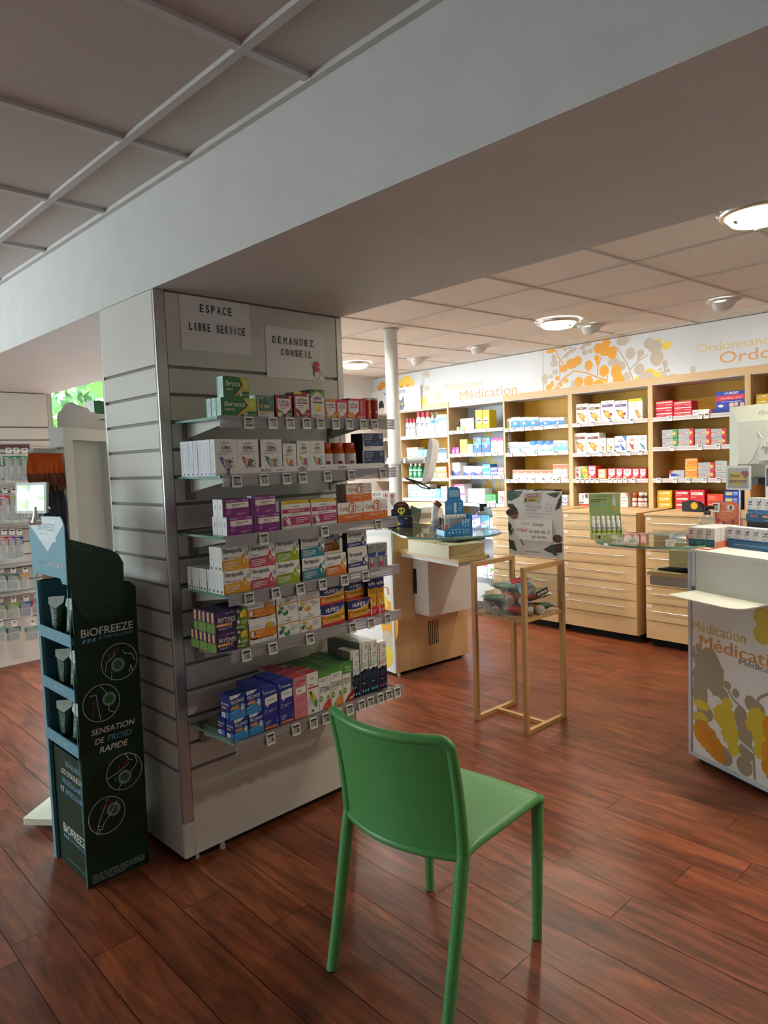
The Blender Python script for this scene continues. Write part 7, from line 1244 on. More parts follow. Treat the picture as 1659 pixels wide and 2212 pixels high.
    m.decor((O, (0, -.51, 0), (0, 0, .155)), [('r', 0, .48, 1, .98, '2a3a58'), ('t', 'ET VOS YEUX', .02, .62, .62, .82, 'e6e9f0', .03), ('r', 0, .02, 1, .46, 'd9dce2'), ('t', 'LARMECRAN', .03, .20, .62, .36, '5a6a86', .02), ('r', .1, .08, .4, .12, 'c94a54')]); m.build('header', q, LQ)
    for tier, (aa, z, n, d) in enumerate(((2.4645, 1.0043, 9, .05), (2.5745, 1.1313, 9, .05))):
        for i in range(n):
            x, y, _ = FR.w(aa + .002, -.128 - .048 * i - (.012 if tier else 0))
            o = place(box_mesh('eyebox2', .0465, .092, d), 'eye_care_box', None, (x, y, z), fa); tag(o, f'white and blue box, {ORD[i]} from left on {"upper" if tier else "lower"} step of the dark blue display', 'box', 'boxes on the dark blue display')
    # raisin carton with scalloped top and a price tag
    q = FR.thing('grape_seed_display', 2.70, .095, 1.0002, 'orange card display with an eye printed on it, behind small boxes', 'display'); w = .15
    m = MB(); m.box(-.03, -w / 2 + .03, 0, .03, w / 2 - .01, .10, 'c86a4a')
    pl = [(-w / 2, .0), (w / 2 - .02, .0), (w / 2, .10), (w / 2 + .01, .17), (w / 2 - .01, .19), (.03, .195), (.0, .188), (-.03, .196), (-w / 2, .19)]
    m.prism(pl, -.036, -.032, 'c4582e', lambda p, h: (h, -p[0], p[1]))
    m.decor(((-.036, w / 2, 0), (0, -w, 0), (0, 0, .195)), [('e', .5, .72, .46, .24, 'cc6a40'), ('e', .72, .84, .2, .1, 'd98a6a'), ('e', .72, .84, .13, .06, 'e9dcd2'), ('e', .73, .84, .055, .055, '3a4a66'), ('e', .73, .84, .025, .028, '14141a'), ('n', .22, .66, .8, .76, 2, 'e9b098'), ('e', .22, .50, .07, .05, '8a2a1a'), ('e', .42, .42, .06, .05, '6a3a5a'), ('e', .78, .5, .07, .05, '8a4a5a'), ('t', 'Zagrapa', .24, .28, .86, .44, '2a3f66', .05, .2), ('t', 'Zagrapa', .24, .285, .86, .435, 'f4f4f4', .01, .2), ('r', .02, .17, .9, .25, '4a5058'), ('e', .5, .1, .12, .06, 'e08a4a'), ('e', .72, .08, .12, .06, 'd9703a'), ('e', .3, .08, .1, .06, '8a2a2a'), ('r', .0, .0, .1, .9, 'd9a08a')]); m.build('card', q)
    o = place(tag_mesh('5'), 'price_tag', q, (-.037, w / 2 - .02, .16), -math.pi / 2); o.scale = (1.15, 1, 1.15)
    # small printed heart sign clipped to the monitor
    q = FR.thing('selection_sign', 2.58, -.06, 1.0002, 'white framed sign with gold blob and red heart in front of monitor', 'sign')
    m = MB(); m.cyl((0, -.012, 0), (0, -.012, .27), .004, .004, 8, 'chrome'); m.cyl((0, -.012, 0), (0, -.012, .004), .04, .04, 20, 'chrome'); m.build('stalk', q)
    m = MB(); m.rbox(-.006, -.075, .258, -.001, .065, .372, .006, 'c9cac8', 3, 'x'); O = (-.006, .065, .258)
    m.decor((O, (0, -.14, 0), (0, 0, .114)), [('r', .08, .08, .92, .90, '8e9498'), ('e', .48, .44, .30, .30, 'b0923c'), ('e', .36, .58, .22, .22, 'b0923c'), ('e', .62, .50, .2, .22, 'b0923c'), ('t', 'Notre', .20, .52, .60, .68, '2a2a22', .03), ('t', 'SÉLECTION', .14, .30, .84, .44, '2a2a22', .03), ('e', .72, .70, .075, .09, '8a2a3a'), ('e', .84, .70, .075, .09, '8a2a3a'), ('p', [(.65, .68), (.91, .68), (.78, .50)], '8a2a3a')]); m.build('sign_board', q)
    # black tape dispenser shape on the worktop
    q = FW_.thing('tape_dispenser', 4.10, -.02, .9998, 'glossy black and yellow tape dispenser on maple worktop below monitor bay', 'dispenser'); m = MB(); m.prism([(-.07, 0), (.08, 0), (.08, .03), (.05, .07), (-.02, .085), (-.075, .07)], -.03, .03, 'black', lambda p, h: (h, -p[0], p[1])); m.build('body', q)
    m = MB(); m.cyl((-.032, -.02, .045), (.032, -.02, .045), .026, .026, 20, 'e0a81e'); m.build('tape_roll', q)
    # tray behind (clear)
    q = FW_.thing('clear_tray', 2.42, -.80, 1.0137, 'clear plastic tray with red tab on the right round glass', 'tray'); m = MB(); m.prism([(-.09, 0), (.09, 0), (.09, .07), (.02, .07), (-.06, .03), (-.09, .028)], -.05, -.047, 'tube', lambda p, h: (p[0], h, p[1])); m.prism([(-.09, 0), (.09, 0), (.09, .07), (.02, .07), (-.06, .03), (-.09, .028)], .047, .05, 'tube', lambda p, h: (p[0], h, p[1])); m.box(-.09, -.05, 0, .09, .05, .004, 'e6e6e2'); q.rotation_euler.z = math.radians(-40); m.build('tray_body', q)
    m = MB(); m.box(-.088, -.0525, .006, -.06, -.0502, .026, 'c0404a'); m.build('tab', q)
    # monitor seen from behind
    q = FR.thing('monitor', 2.86, .02, 1.0002, 'large white computer monitor seen from behind on patterned counter', 'monitor'); x0 = -.05
    yl, yr, zb, zt2 = .205, -.37, .30, .67; c = 'c4c8bc'
    m = MB(); A = [(x0 + .05, yl, zb), (x0 + .05, yr, zb), (x0 + .05, yr, zt2), (x0 + .05, yl, zt2)]; B = [(x0 + .012, yl - .006, zb + .006), (x0 + .012, yr + .006, zb + .006), (x0 + .012, yr + .006, zt2 - .004), (x0 + .012, yl - .006, zt2 - .004)]; D = [(x0 - .03, yl - .10, zb + .075), (x0 - .03, yr + .10, zb + .075), (x0 - .03, yr + .10, zt2 - .085), (x0 - .03, yl - .10, zt2 - .085)]
    vs = A + B + D; m.add(vs, [(0, 3, 2, 1), (8, 9, 10, 11)] + [(i, (i + 1) % 4, 4 + (i + 1) % 4, 4 + i) for i in range(4)] + [(4 + i, 4 + (i + 1) % 4, 8 + (i + 1) % 4, 8 + i) for i in range(4)], c)
    ny = yl - .006; O3 = Vector(B[3]); U3 = Vector(B[2]) - O3; V3 = Vector(D[3]) - O3; V3.y = 0
    Nrm = U3.normalized(); m.decor((Vector(D[3]) * 0 + Vector((B[3][0] + (D[3][0] - B[3][0]) * .75, 0, B[3][2] + (D[3][2] - B[3][2]) * .75)), (0, -1, 0), (-(D[3][0] - B[3][0]), 0, -(D[3][2] - B[3][2]))), [('t', 'iiyama', -.0, .0, .13, .38, '8c9088', .03)]); m.build('housing', q)
    m = MB(); m.box(x0 + .0505, yr + .01, zb + .02, x0 + .052, yl - .01, zt2 - .015, '16181c'); m.build('screen', q)
    m = MB(); m.rbox(x0 - .045, -.16, zb + .09, x0 - .0305, -.03, zb + .20, .006, 'c4c6bf', 2, 'x'); m.lathe([(.022, -.006), (.022, .02)], (x0 - .04, -.085, zb + .16), 18, 'b9bbb4'); m.build('mount_plate', q)
    m = MB(); m.rbox(x0 - .03, -.13, .0, x0 + .01, -.05, zb + .12, .01, 'c4c6bf'); m.rbox(x0 - .12, -.22, 0, x0 + .14, .04, .016, .03, 'c4c6bf', 5); m.build('stand', q)
    m = MB(); m.tube([(x0 - .035, -.04, zb + .22), (x0 - .045, -.03, zb + .17), (x0 - .045, 0, zb + .10), (x0 - .04, .07, zb + .05), (x0 - .01, .14, zb - .0)], .0022, 8, 'b9b9b2'); m.tube([(x0 - .034, -.01, zb + .235), (x0 - .045, -.05, zb + .20)], .003, 8, 'c9c9c2'); m.tube([(x0 - .034, -.02, zb + .12), (x0 - .045, -.06, zb + .16)], .0045, 8, '9a9a94'); m.build('cable', q)
    m = MB(); m.box(x0 - .02, -.005, zb - .03, x0 + .03, .05, zb + .004, 'black'); m.build('clip', q)
right_counter()
# ---------------------------------------------------------------- ceiling pole with swinging monitor
def pole():
    x, y = 2.512, 1.318
    t = empty('ceiling_pole', (x, y, .0), 0, 'white round pole from floor to ceiling carrying a swing-arm monitor', 'pole')
    m = MB(); m.lathe([(.047, 0), (.047, 2.398)], (0, 0, 0), 28, 'paint'); m.build('post', t)
    m = MB(); m.lathe([(.06, 2.392), (.06, 2.3995)], (0, 0, 0), 28, 'paint'); m.build('collar', t)
    m = MB(); m.lathe([(.058, 1.43), (.058, 1.475)], (0, 0, 0), 28, 'e4e4e4'); m.rbox(.02, -.085, 1.435, .06, -.03, 1.47, .006, 'd9d9da'); m.build('clamp', t)
    d = Vector((.50, -.42, 0)).normalized(); d = Vector((.0, -1, 0)).lerp(Vector((.62, -.78, 0)), 1).normalized()
    e = d * .235
    m = MB(); m.tube([(d.x * .05, d.y * .05, 1.452), (e.x, e.y, 1.452)], .022, 14, 'd3d3d5'); m.tube([(e.x - d.x * .01, e.y - d.y * .01, 1.43), (e.x - d.x * .01, e.y - d.y * .01, 1.475)], .024, 14, 'd9d9da'); m.build('swing_arm', t)
    q = empty('wall_monitor', (x + e.x, y + e.y, 1.452), 0, 'grey-white flat monitor seen edge-on at the swing arm of pole', 'monitor')
    v = Vector((x + e.x + 1.187, y + e.y + 2.298, 0)).normalized(); th = math.atan2(v.y, v.x) - math.pi / 2 + math.radians(-6)
    q.rotation_euler = (0, math.radians(12), th)
    m = MB(); pl = [(.018, -.16), (.032, -.16), (.046, -.13), (.052, 0), (.046, .12), (.03, .155), (.018, .16)]
    m.prism(pl, -.26, .26, 'd2d2d4', lambda p, h: (p[0], h, p[1])); m.build('housing', q)
    m = MB(); m.box(.016, -.25, -.15, .0178, .25, .15, '18181c'); m.build('screen', q)
    m = MB(); m.tube([(.05, -.06, 1.32), (.10, -.10, 1.30), (.15, -.14, 1.27), (.18, -.17, 1.245), (.22, -.19, 1.24)], .007, 8, 'black'); m.tube([(.05, -.05, 1.325), (.10, -.09, 1.29), (.14, -.13, 1.25), (.19, -.17, 1.235)], .005, 8, '1c1c20'); m.build('cable', t)
pole()
# ---------------------------------------------------------------- rail with hanging cards near the far window
def hang_rail():
    o = Vector((2.35, 2.20, 1.90)); u = Vector((.71, -.70, 0)); dp = Vector((.70, .71, 0))
    P = lambda a, b, z: tuple(o + u * a + dp * b + Vector((0, 0, z)))
    t = empty('hanging_rail', (o.x, o.y, 2.4), 0, 'thin metal rail with clips hanging by the far window, left of pole', 'rail'); L = (-o.x, -o.y, -2.4)
    m = MB(); m.cyl(P(-.6, 0, .07), P(.16, 0, .07), .005, .005, 8, 'steel'); m.cyl(P(-.6, .05, .03), P(.02, .05, .03), .005, .005, 8, 'steel'); m.cyl(P(-.02, 0, .07), P(-.02, 0, .499), .004, .004, 8, 'steel'); m.cyl(P(-.5, 0, .07), P(-.5, 0, .499), .004, .004, 8, 'steel'); m.build('rail_bar', t, L)
    m = MB(); m.tube([P(-.02, .03, -.11), P(.05, .03, -.11), P(.10, .03, -.07)], .007, 8, '2a2a2e'); m.cyl(P(-.02, .03, -.11), P(-.02, .03, .07), .004, .004, 8, 'steel'); m.build('hook', t, L)
    def card(a, w, z0, z1, c, label, grp):
        q = empty('hanging_card', P(a, 0, z1 - 1.90), math.radians(-44), label, 'card', grp)
        m = MB(); m.box(-w / 2, -.003, z0 - z1, w / 2, .003, 0, c); m.decor(((-w / 2, -.003, z0 - z1), (w, 0, 0), (0, 0, z1 - z0)), [('r', .7, .3, .8, .8, 'd9d9de'), ('n', .1, .2, .6, .8, 4, '8a8690')]); m.build('card', q)
        m = MB(); m.rbox(-w / 4, -.005, .0, w / 4, .005, 1.968 - z1 if 1.968 - z1 > .01 else .02, .002, 'b9b9bd', 2, 'y'); m.build('clip', q)
    card(.125, .12, 1.80, 1.94, '77707a', 'grey price card hanging at the end of far metal rail', 'cards on the far rail'); card(-.05, .09, 1.76, 1.93, '7c7680', 'grey price card hanging mid-way on far metal rail', 'cards on the far rail')
    for k in range(4):
        a = -.13 - .045 * k; q = empty('spectacle_card', P(a, .05, 1.885 - 1.90), math.radians(-44), f'dark blister card, {ORD[3 - k]} from left of four on far rail', 'card', 'dark blister cards on the far rail')
        m = MB(); m.box(-.03, -.003, -.22, .03, .003, 0, 'c9c4c4'); m.decor(((-.03, -.003, -.22), (.06, 0, 0), (0, 0, .22)), [('r', .02, .3, .98, .98, '2a2626'), ('r', .2, .78, .8, .9, '8a8486'), ('r', .2, .4, .5, .66, '8a8486')]); m.build('card', q)
        m = MB(); m.cyl((0, 0, 0), (0, 0, .045), .003, .003, 6, 'steel'); m.build('hook', q)
hang_rail()
# ---------------------------------------------------------------- dark green gel display
def gel_display():
    x0, x1, y0, y1 = -.303, -.078, .128, .438
    t = empty('gel_display', ((x0 + x1) / 2, (y0 + y1) / 2, 0), 0, 'tall dark green card display of gel tubes against the white column', 'display'); L = (-(x0 + x1) / 2, -(y0 + y1) / 2, 0)
    c, bl, wt, lb = 'card', 'cardB', 'e4e6e2', '6fa6c8'
    m = MB(); pl = [(x0, 0), (x1, 0), (x1 + .012, 1.035), (x1 - .010, 1.055), (x1 - .03, 1.06), (x0 + .012, 1.06)]
    m.prism(pl, y0, y0 + .004, c, lambda p, h: (p[0], h, p[1])); O = (x0, y0, 0); w = x1 - x0
    X = lambda x: (x - x0) / w
    dec = [('p', [], c)][:0]
    def circ(cx, cz, kind):
        r = .066; u = lambda a, b: (X(cx + a * r), cz + b * r); d = [('o', X(cx), cz, r / w, r, .0022 / w, wt)]
        gx, gz = {'a': (-.1, -.15), 'b': (.42, .12), 'c': (.0, -.3), 'd': (.38, .2)}[kind]
        d += [('e', *u(gx, gz), .025 / w, .025, '6f948f'), ('e', *u(gx, gz), .021 / w, .021, '8fb0b0'), ('e', *u(gx, gz), .0165 / w, .0165, '2f6a34')]
        ls = {'a': [[(-.8, -.4), (-.7, .1), (-.3, .35), (-.2, .55)], [(.2, .6), (.3, .4), (.7, .3), (.85, -.1)], [(-.5, -.9), (-.45, -.4)], [(.5, -.7), (.6, -.3), (.7, -.7)]],
              'b': [[(-.6, .5), (-.25, .5), (-.2, -.2), (-.1, -.85)], [(0, .9), (.3, .5), (.3, .3)], [(.4, -.2), (.35, -.5), (.7, -.7)]],
              'c': [[(.1, .95), (.3, .55), (.5, .5)], [(-.95, -.1), (-.4, .05), (.3, .4)], [(.6, .8), (.75, .3), (.3, -.2)], [(-.4, -.9), (-.1, -.4)], [(-.5, -.2), (-.5, -.4)]],
              'd': [[(.1, .9), (-.5, -.4), (-.6, -.9)], [(.6, .6), (.2, 0), (-.2, -.4), (-.3, -.7), (-.45, -.6), (-.4, -.9)], [(-.5, -.4), (-.35, -.5)]]}[kind]
        d += [('l', [u(*q) for q in l], .0011, wt) for l in ls]
        rx, rz = {'a': (-.55, .45), 'b': (-.5, -.2), 'c': (-.3, .35), 'd': (-.25, .5)}[kind]
        for k in range(3):
            a, b = rx + (.24 * k if kind != 'b' else .05 * k), rz + (.10 * k if kind != 'b' else .26 * (k - 1)); d.append(('l', [u(a + .06, b + .13), u(a - .04, b + .0), u(a + .06, b + .02), u(a - .05, b - .13)], .0017, '8a2a24'))
        return d
    dec = [('t', 'BiOFREEZE', X(-.270), .884, X(-.084), .912, wt, .03), ('t', 'ACTION PAR LE FROID', X(-.211), .868, X(-.085), .878, lb, .012)] + [('p', [(X(-.269 + .017 * k), .864), (X(-.258 + .017 * k), .864), (X(-.253 + .017 * k), .876), (X(-.264 + .017 * k), .876)], lb) for k in range(3)]
    dec += circ(-.142, .774, 'a') + circ(-.2155, .643, 'b') + circ(-.150, .374, 'c') + circ(-.2225, .240, 'd')
    dec += [('t', 'SENSATION', X(-.259), .536, X(-.101), .557, wt, .03, .2), ('t', 'DE', X(-.248), .502, X(-.214), .522, wt, .03, .2), ('t', 'FROID', X(-.205), .502, X(-.114), .522, lb, .03, .2), ('t', 'RAPIDE', X(-.234), .468, X(-.13), .489, wt, .03, .2), ('n', X(-.287), .014, X(-.095), .046, 4, '9aa398')]
    for zz in (.09, .30): dec += [('l', [(X(-.28), zz), (X(-.225), zz + .01), (X(-.225), zz + .06), (X(-.27), zz + .075)], .0006, '0c1f14')]
    m.decor((O, (w, 0, 0), (0, 0, 1)), dec, .00005); m.build('side_panel', t, L)
    m = MB(); m.prism(pl, y1 - .004, y1, c, lambda p, h: (p[0], h, p[1])); m.build('side_panel', t, L)
    m = MB(); m.box(x1 - .004, y0 + .004, 0, x1, y1 - .004, 1.05, c); m.build('back_panel', t, L)
    m = MB(); m.box(x0 + .012, y0 + .0045, .002, x0 + .016, y1 - .0045, .445, c); O2 = (x0 + .012, y1, 0); wy = y1 - y0; Y = lambda y: (y1 - y) / wy
    d2 = [('t', 'SOULAGE', Y(.30), .392, Y(.155), .412, lb, .03), ('t', 'LES DOULEURS', Y(.345), .356, Y(.135), .376, wt, .03), ('t', 'MUSCULAIRES', Y(.338), .320, Y(.140), .340, lb, .03), ('t', 'ET', Y(.36), .284, Y(.325), .304, wt, .03), ('t', 'ARTICULAIRES', Y(.315), .284, Y(.135), .304, lb, .03), ('t', 'BiOFREEZE', Y(.36), .128, Y(.135), .162, wt, .03), ('t', 'ACTION PAR LE FROID', Y(.30), .108, Y(.135), .120, lb, .01), ('r', Y(.34), .03, Y(.15), .033, '7a8a80')] + [('p', [(Y(.362 - .018 * k), .106), (Y(.35 - .018 * k), .106), (Y(.345 - .018 * k), .120), (Y(.357 - .018 * k), .120)], lb) for k in range(3)]
    m.decor((O2, (0, -wy, 0), (0, 0, 1)), d2, .00006); m.build('front_panel', t, L)
    m = MB(); m.prism([(y0, 0), (y0 + .003, 0), (y0 + .003, 1.06), (y0, 1.06)], x0 - .002, x0 - .0003, bl, lambda p, h: (h, p[0], p[1])); m.box(x0 - .002, y1 - .022, 0, x0 + .010, y1 + .001, 1.06, bl); m.build('edge_strip', t, L)
    for k, z in enumerate((.857, .667, .470)):
        m = MB(); m.box(x0 - .002, y0 + .004, z, x0 + .002, y1 - .022, z + .042, bl); m.box(x0 + .002, y0 + .004, z + .004, x1 - .004, y1 - .004, z + .008, '4f8a96')
        m.decor(((x0 - .002, y1 - .022, z), (0, -(wy - .026), 0), (0, 0, .042)), [('t', 'GEL 118ML', .36, .3, .68, .66, 'b9d4e0' if k else '8fb4c4', .015)])
        for q in range(3): m.box(x0 + .006, y0 + .05 + .075 * q, z + .008, x0 + .026, y0 + .075 + .075 * q, z + .0085, 'a9a48a')
        m.build('shelf_tray', t, L)
        m = MB(); m.box(x0 + .01, y1 - .0255, z + .0085, x1 - .004, y1 - .0225, z + .19 if k else z + .2, '3f7688'); m.build('lining', t, L)
    # header card and side hood
    m = MB(); pl = [(y0 - .012, 1.075), (y0 + .03, 1.075), (y0 + .045, 1.092), (y1 - .05, 1.092), (y1 - .03, 1.078), (y1 - .0, 1.066), (y1 + .012, 1.285), (y1 - .0, 1.300), (y0 + .01, 1.305), (y0 - .008, 1.296), (y0 - .022, 1.27)]
    m.prism(pl, x0 - .006, x0 - .003, bl, lambda p, h: (h, p[0], p[1])); wy2 = .35; O3 = (x0 - .006, .455, 1.06); V = .25
    yy = lambda y: (.455 - y) / wy2; zz = lambda z: (z - 1.06) / V
    m.decor((O3, (0, -wy2, 0), (0, 0, V)), [('p', [(yy(.445), zz(1.270)), (yy(.438), zz(1.298)), (yy(.14), zz(1.303)), (yy(.112), zz(1.28)), (yy(.275), zz(1.178))], 'd9e6ee'), ('r', yy(.35), zz(1.215), yy(.19), zz(1.293), 'e6eef2'), ('t', 'BIOFREEZE', yy(.345), zz(1.252), yy(.195), zz(1.276), '8aa4b4', .01), ('n', yy(.34), zz(1.236), yy(.2), zz(1.244), 1, 'a9bcc8'), ('t', 'FREEZE', yy(.405), zz(1.128), yy(.30), zz(1.146), '9cc8e4', .02, .15), ('t', 'LA DOULEUR', yy(.287), zz(1.128), yy(.135), zz(1.146), 'dfeaf0', .02)], .0002); m.build('header_card', t, L)
    m = MB(); pl = [(x0 - .004, 1.06), (x0 - .002, 1.232), (x0 + .03, 1.222), (-.150, 1.176), (-.122, 1.155), (-.108, 1.125), (-.112, .975), (-.125, .948), (-.150, .938), (-.24, .945), (-.262, .955), (-.285, 1.01), (-.297, 1.055)]
    m.prism(pl, y0 - .005, y0 - .002, '173524', lambda p, h: (p[0], h, p[1]))
    m.decor(((0, y0 - .005, 0), (1, 0, 0), (0, 0, 1)), [('e', -.292 + .012 * i + .006 * (j % 2), 1.222 - .008 * j - .0032 * i, .0014, .0014, '9cb0a8') for j in range(4) for i in range(9 - j)] + [('l', [(-.185, 1.014), (-.168, 1.022), (-.166, 1.008)], .0016, '0a140e'), ('l', [(-.185, .982), (-.170, .974), (-.166, .986)], .0016, '0a140e')], .0001)
    m.box(x0 + .0, y0 - .002, 1.12, x0 + .02, y0 + .002, 1.2, '173524'); m.build('side_hood', t, L)
    # tubes
    def tube(y, z, w, h, lean, label, xoff=.05):
        q = empty('gel_tube', (x0 + xoff, y, z + .0085), math.radians(-90), label, 'tube', 'gel tubes in the green display')
        m = MB(); n = 20; vs = []; r = w * .36
        for zz_, rx, ry in ((.012, r, r), (h * .3, r * 1.05, r * .95), (h * .7, w * .46, r * .5), (h, w * .52, .0015)): vs += [(rx * math.cos(2 * math.pi * k / n), ry * math.sin(2 * math.pi * k / n), zz_) for k in range(n)]
        m.add(vs, [(i * n + k, i * n + (k + 1) % n, (i + 1) * n + (k + 1) % n, (i + 1) * n + k) for i in range(3) for k in range(n)], '1c4a34', True)
        m.decor(((-w * .46, -r * .42, h * .8), (w * .92, 0, 0), (0, r * .40, h * .2)), [('p', [(0, .1), (.5, -.6), (1, .1), (1.05, 1), (-.05, 1)], 'c9d0cc'), ('o', .5, .45, .08, .16, .02, '6a8a80')], .001)
        m.decor(((-r, -r * .98, h * .12), (2 * r, 0, 0), (0, r * .4, h * .55)), [('tv', 'BIOFREEZE', .34, .05, .60, .98, 'c9d4d0', .02)], .0035); m.build('tube_body', q)
        m = MB(); m.lathe([(r * .9, 0), (r * .92, .018), (r * .8, .022)], (0, 0, 0), 18, '10241a'); m.build('cap', q); q.rotation_euler = (math.radians(-4), math.radians(lean), math.radians(-48 if lean == -3 else -66))
    names = ['top', 'middle', 'bottom']
    for lv, (z, ys) in enumerate(((.857, (.36, .262, .190)), (.667, (.325, .258, .188)), (.470, (.35, .268, .205)))):
        for k, y in enumerate(ys): tube(y, z, .062, .135, (-3, 1, 2)[k], f'dark green gel tube, {ORD[k]} from left on {names[lv]} tray of the tall green display', .045 + .012 * k)
    # clip with a small framed price screen on the header
    q = empty('price_holder', (x0 - .007, .34, 1.285), 0, 'small mirrored price frame clipped to the top of green gel display', 'price frame')
    m = MB(); m.tube([(-.012, .0, -.01), (-.004, .0, .02), (-.002, 0, .05)], .014, 12, 'chrome'); m.tube([(.0, 0, .02), (.03, -.025, .045)], [.012, .006], 10, 'chrome'); m.tube([(-.02, .02, .0), (.02, -.03, .0)], .016, 12, 'chrome'); m.build('clip', q)
    m = MB(); m.rbox(-.014, -.055, -.005 + .03, -.004, .10, .135, .006, 'c9cac8', 2, 'x'); m.box(-.0148, -.045, .035, -.0139, .09, .125, 'mirror'); o = m.build('frame', q); o.rotation_euler = (0, math.radians(5), math.radians(21))
gel_display()
# ---------------------------------------------------------------- pale frame stand with hanging bags, and its neighbour
def frame_stand():
    p0 = (-.196, .588); e = (.788, .616); ang = math.atan2(e[1], e[0])
    t = empty('floor_stand', (p0[0] + .3 * e[0], p0[1] + .3 * e[1], 0), ang, 'pale framed floor stand with scalloped top behind the green gel display', 'stand'); g = 'wgrey'
    m = MB(); m.rbox(-.30, -.20, .024, .30, .20, .05, .01, 'e3e1cd'); m.build('foot_plate', t)
    for x in (-.27, .27):
        m = MB(); m.cyl((x, -.17, 0), (x, -.17, .024), .02, .018, 14, 'black'); m.build('caster', t)
    m = MB()
    a0, a1 = -.20, .19
    m.box(a0, -.03, .05, a0 + .065, .03, 1.635, g); m.box(a1 - .045, -.03, .05, a1, .03, 1.635, g); m.box(a0 + .065, -.03, 1.585, a1 - .045, .03, 1.635, g); m.box(a0 + .065, -.03, .05, a1 - .045, .03, .12, g); m.build('frame', t)
    m = MB(); m.box(a0 + .065, .005, .12, a1 - .045, .02, 1.585, 'a9a7a4'); m.build('panel', t)
    m = MB(); pl = [(a0, 1.6355), (a1, 1.6355), (a1, 1.65)]
    for cx, cz, r in ((.13, 1.655, .05), (.075, 1.685, .05), (.0, 1.70, .055), (-.09, 1.71, .06)): pl += [(cx + r * math.cos(w), cz + r * .55 * math.sin(w)) for w in [math.radians(q) for q in (20, 60, 100, 140)]]
    pl += [(a0 + .01, 1.69), (a0, 1.68)]; m.prism(pl, -.012, -.008, 'b3b0b0', lambda p, h: (p[0], h, p[1])); m.build('scalloped_header', t)
    m = MB(); m.tube([(a0, 0, 1.55), (a0 - .16, 0, 1.55)], .005, 8, 'chrome'); m.tube([(a0, 0, 1.40), (a0 - .16, 0, 1.40)], .005, 8, 'chrome'); m.tube([(a0, 0, 1.16), (a0 - .14, 0, 1.16)], .005, 8, 'chrome'); m.tube([(a0, 0, .98), (a0 - .13, 0, .98)], .005, 8, 'chrome'); m.tube([(a0, 0, .66), (a0 - .12, 0, .66)], .005, 8, 'chrome'); m.build('hook', t)
    ca, sa = math.cos(ang), math.sin(ang); cx, cy = t.location.x, t.location.y
    def bag(a, z, w, h, c, label, grp, twist=0, k=0):
        q = empty('hanging_bag', (cx + a * ca, cy + a * sa, z), ang + math.radians(-66 + twist), label, 'bag', grp); rn = random.Random(k)
        m = MB(); f = lambda s: (lambda u, v: ((u - .5) * w * (1 - .18 * v * v + .10 * math.sin(v * 7 + k)), s * (.010 * math.sin(math.pi * u) * math.sin(math.pi * min(1, (1 - v) * 1.2)) + .004 * math.sin(u * 17 + v * 9 + k) * (1 - v)), -h * (1 - v)))
        cut = .52 if c == 'cellO' else 1
        for g_, sg in ((f(-1), 1), (f(1), -1)):
            m.grid(lambda u, v: g_(u if sg > 0 else 1 - u, 1 - cut + cut * v), 10, 8, c)
            if cut < 1: m.grid(lambda u, v: g_(u if sg > 0 else 1 - u, (1 - cut) * v), 10, 8, '8a4a26')
        m.build('pouch', q)
        m = MB(); m.box(-w * .36, -.002, -.002, w * .36, .002, .018, 'tube' if c != 'cellN' else 'black'); m.build('header_strip', q)
    for i in range(5): bag(-.215 - .034 * i, 1.53, .06, .15, 'cellO', f'orange cellophane bag, {ORD[4 - i]} from left on the top hook of pale floor stand', 'orange bags on the top hook', i * 5, i)
    for i in range(4): bag(-.215 - .036 * i, 1.382, .055, .20, 'cellN', f'dark navy bag, {ORD[3 - i]} from left on the second hook of pale floor stand', 'navy bags on the second hook', i * 6, i + 9)
    for i in range(2): bag(-.25 - .045 * i, 1.142, .08, .18, ['c99a94', 'd9bda4'][i], ['pinkish', 'beige'][i] + ' wrapped bag hanging low behind the green display header', 'wrapped bags on the third hook', i * 8, i + 20)
    bag(-.30, .965, .06, .17, '9a4a1e', 'slim brown-orange bag hanging below the pinkish bags', None, 0, 31)
    bag(-.295, .80, .07, .16, 'cellO', 'single orange bag hanging alone just above floor level, left of green display', None, 4, 33)
    bag(-.305, .642, .07, .16, '8a7a2e', 'olive gold bag, lowest one hanging left of green display', None, 0, 35)
    t2 = empty('leaflet_stand', (.215, 1.02, 0), math.radians(6), 'white column display with green top glimpsed between frame stand and white column', 'display')
    m = MB(); m.box(-.018, 0, .0, .20, .10, 1.785, 'dcdcdc'); m.decor(((-.018, 0, 0), (.218, 0, 0), (0, 0, 1.785)), [('r', 0, .965, 1, 1, '2f6a48'), ('n', .1, .935, .9, .955, 2, '3a4a44'), ('r', .2, .80, .48, .86, '4a7a58'), ('o', .25, .91, .12, .012, .02, '44504a'), ('r', .2, .865, .5, .90, 'b4b8b8'), ('n', .05, .745, .9, .76, 2, '3a3f44'), ('r', .3, .71, .9, .735, '4a4f58'), ('n', .1, .66, .9, .69, 4, '9a9a9e')]); m.build('body', t2)
frame_stand()
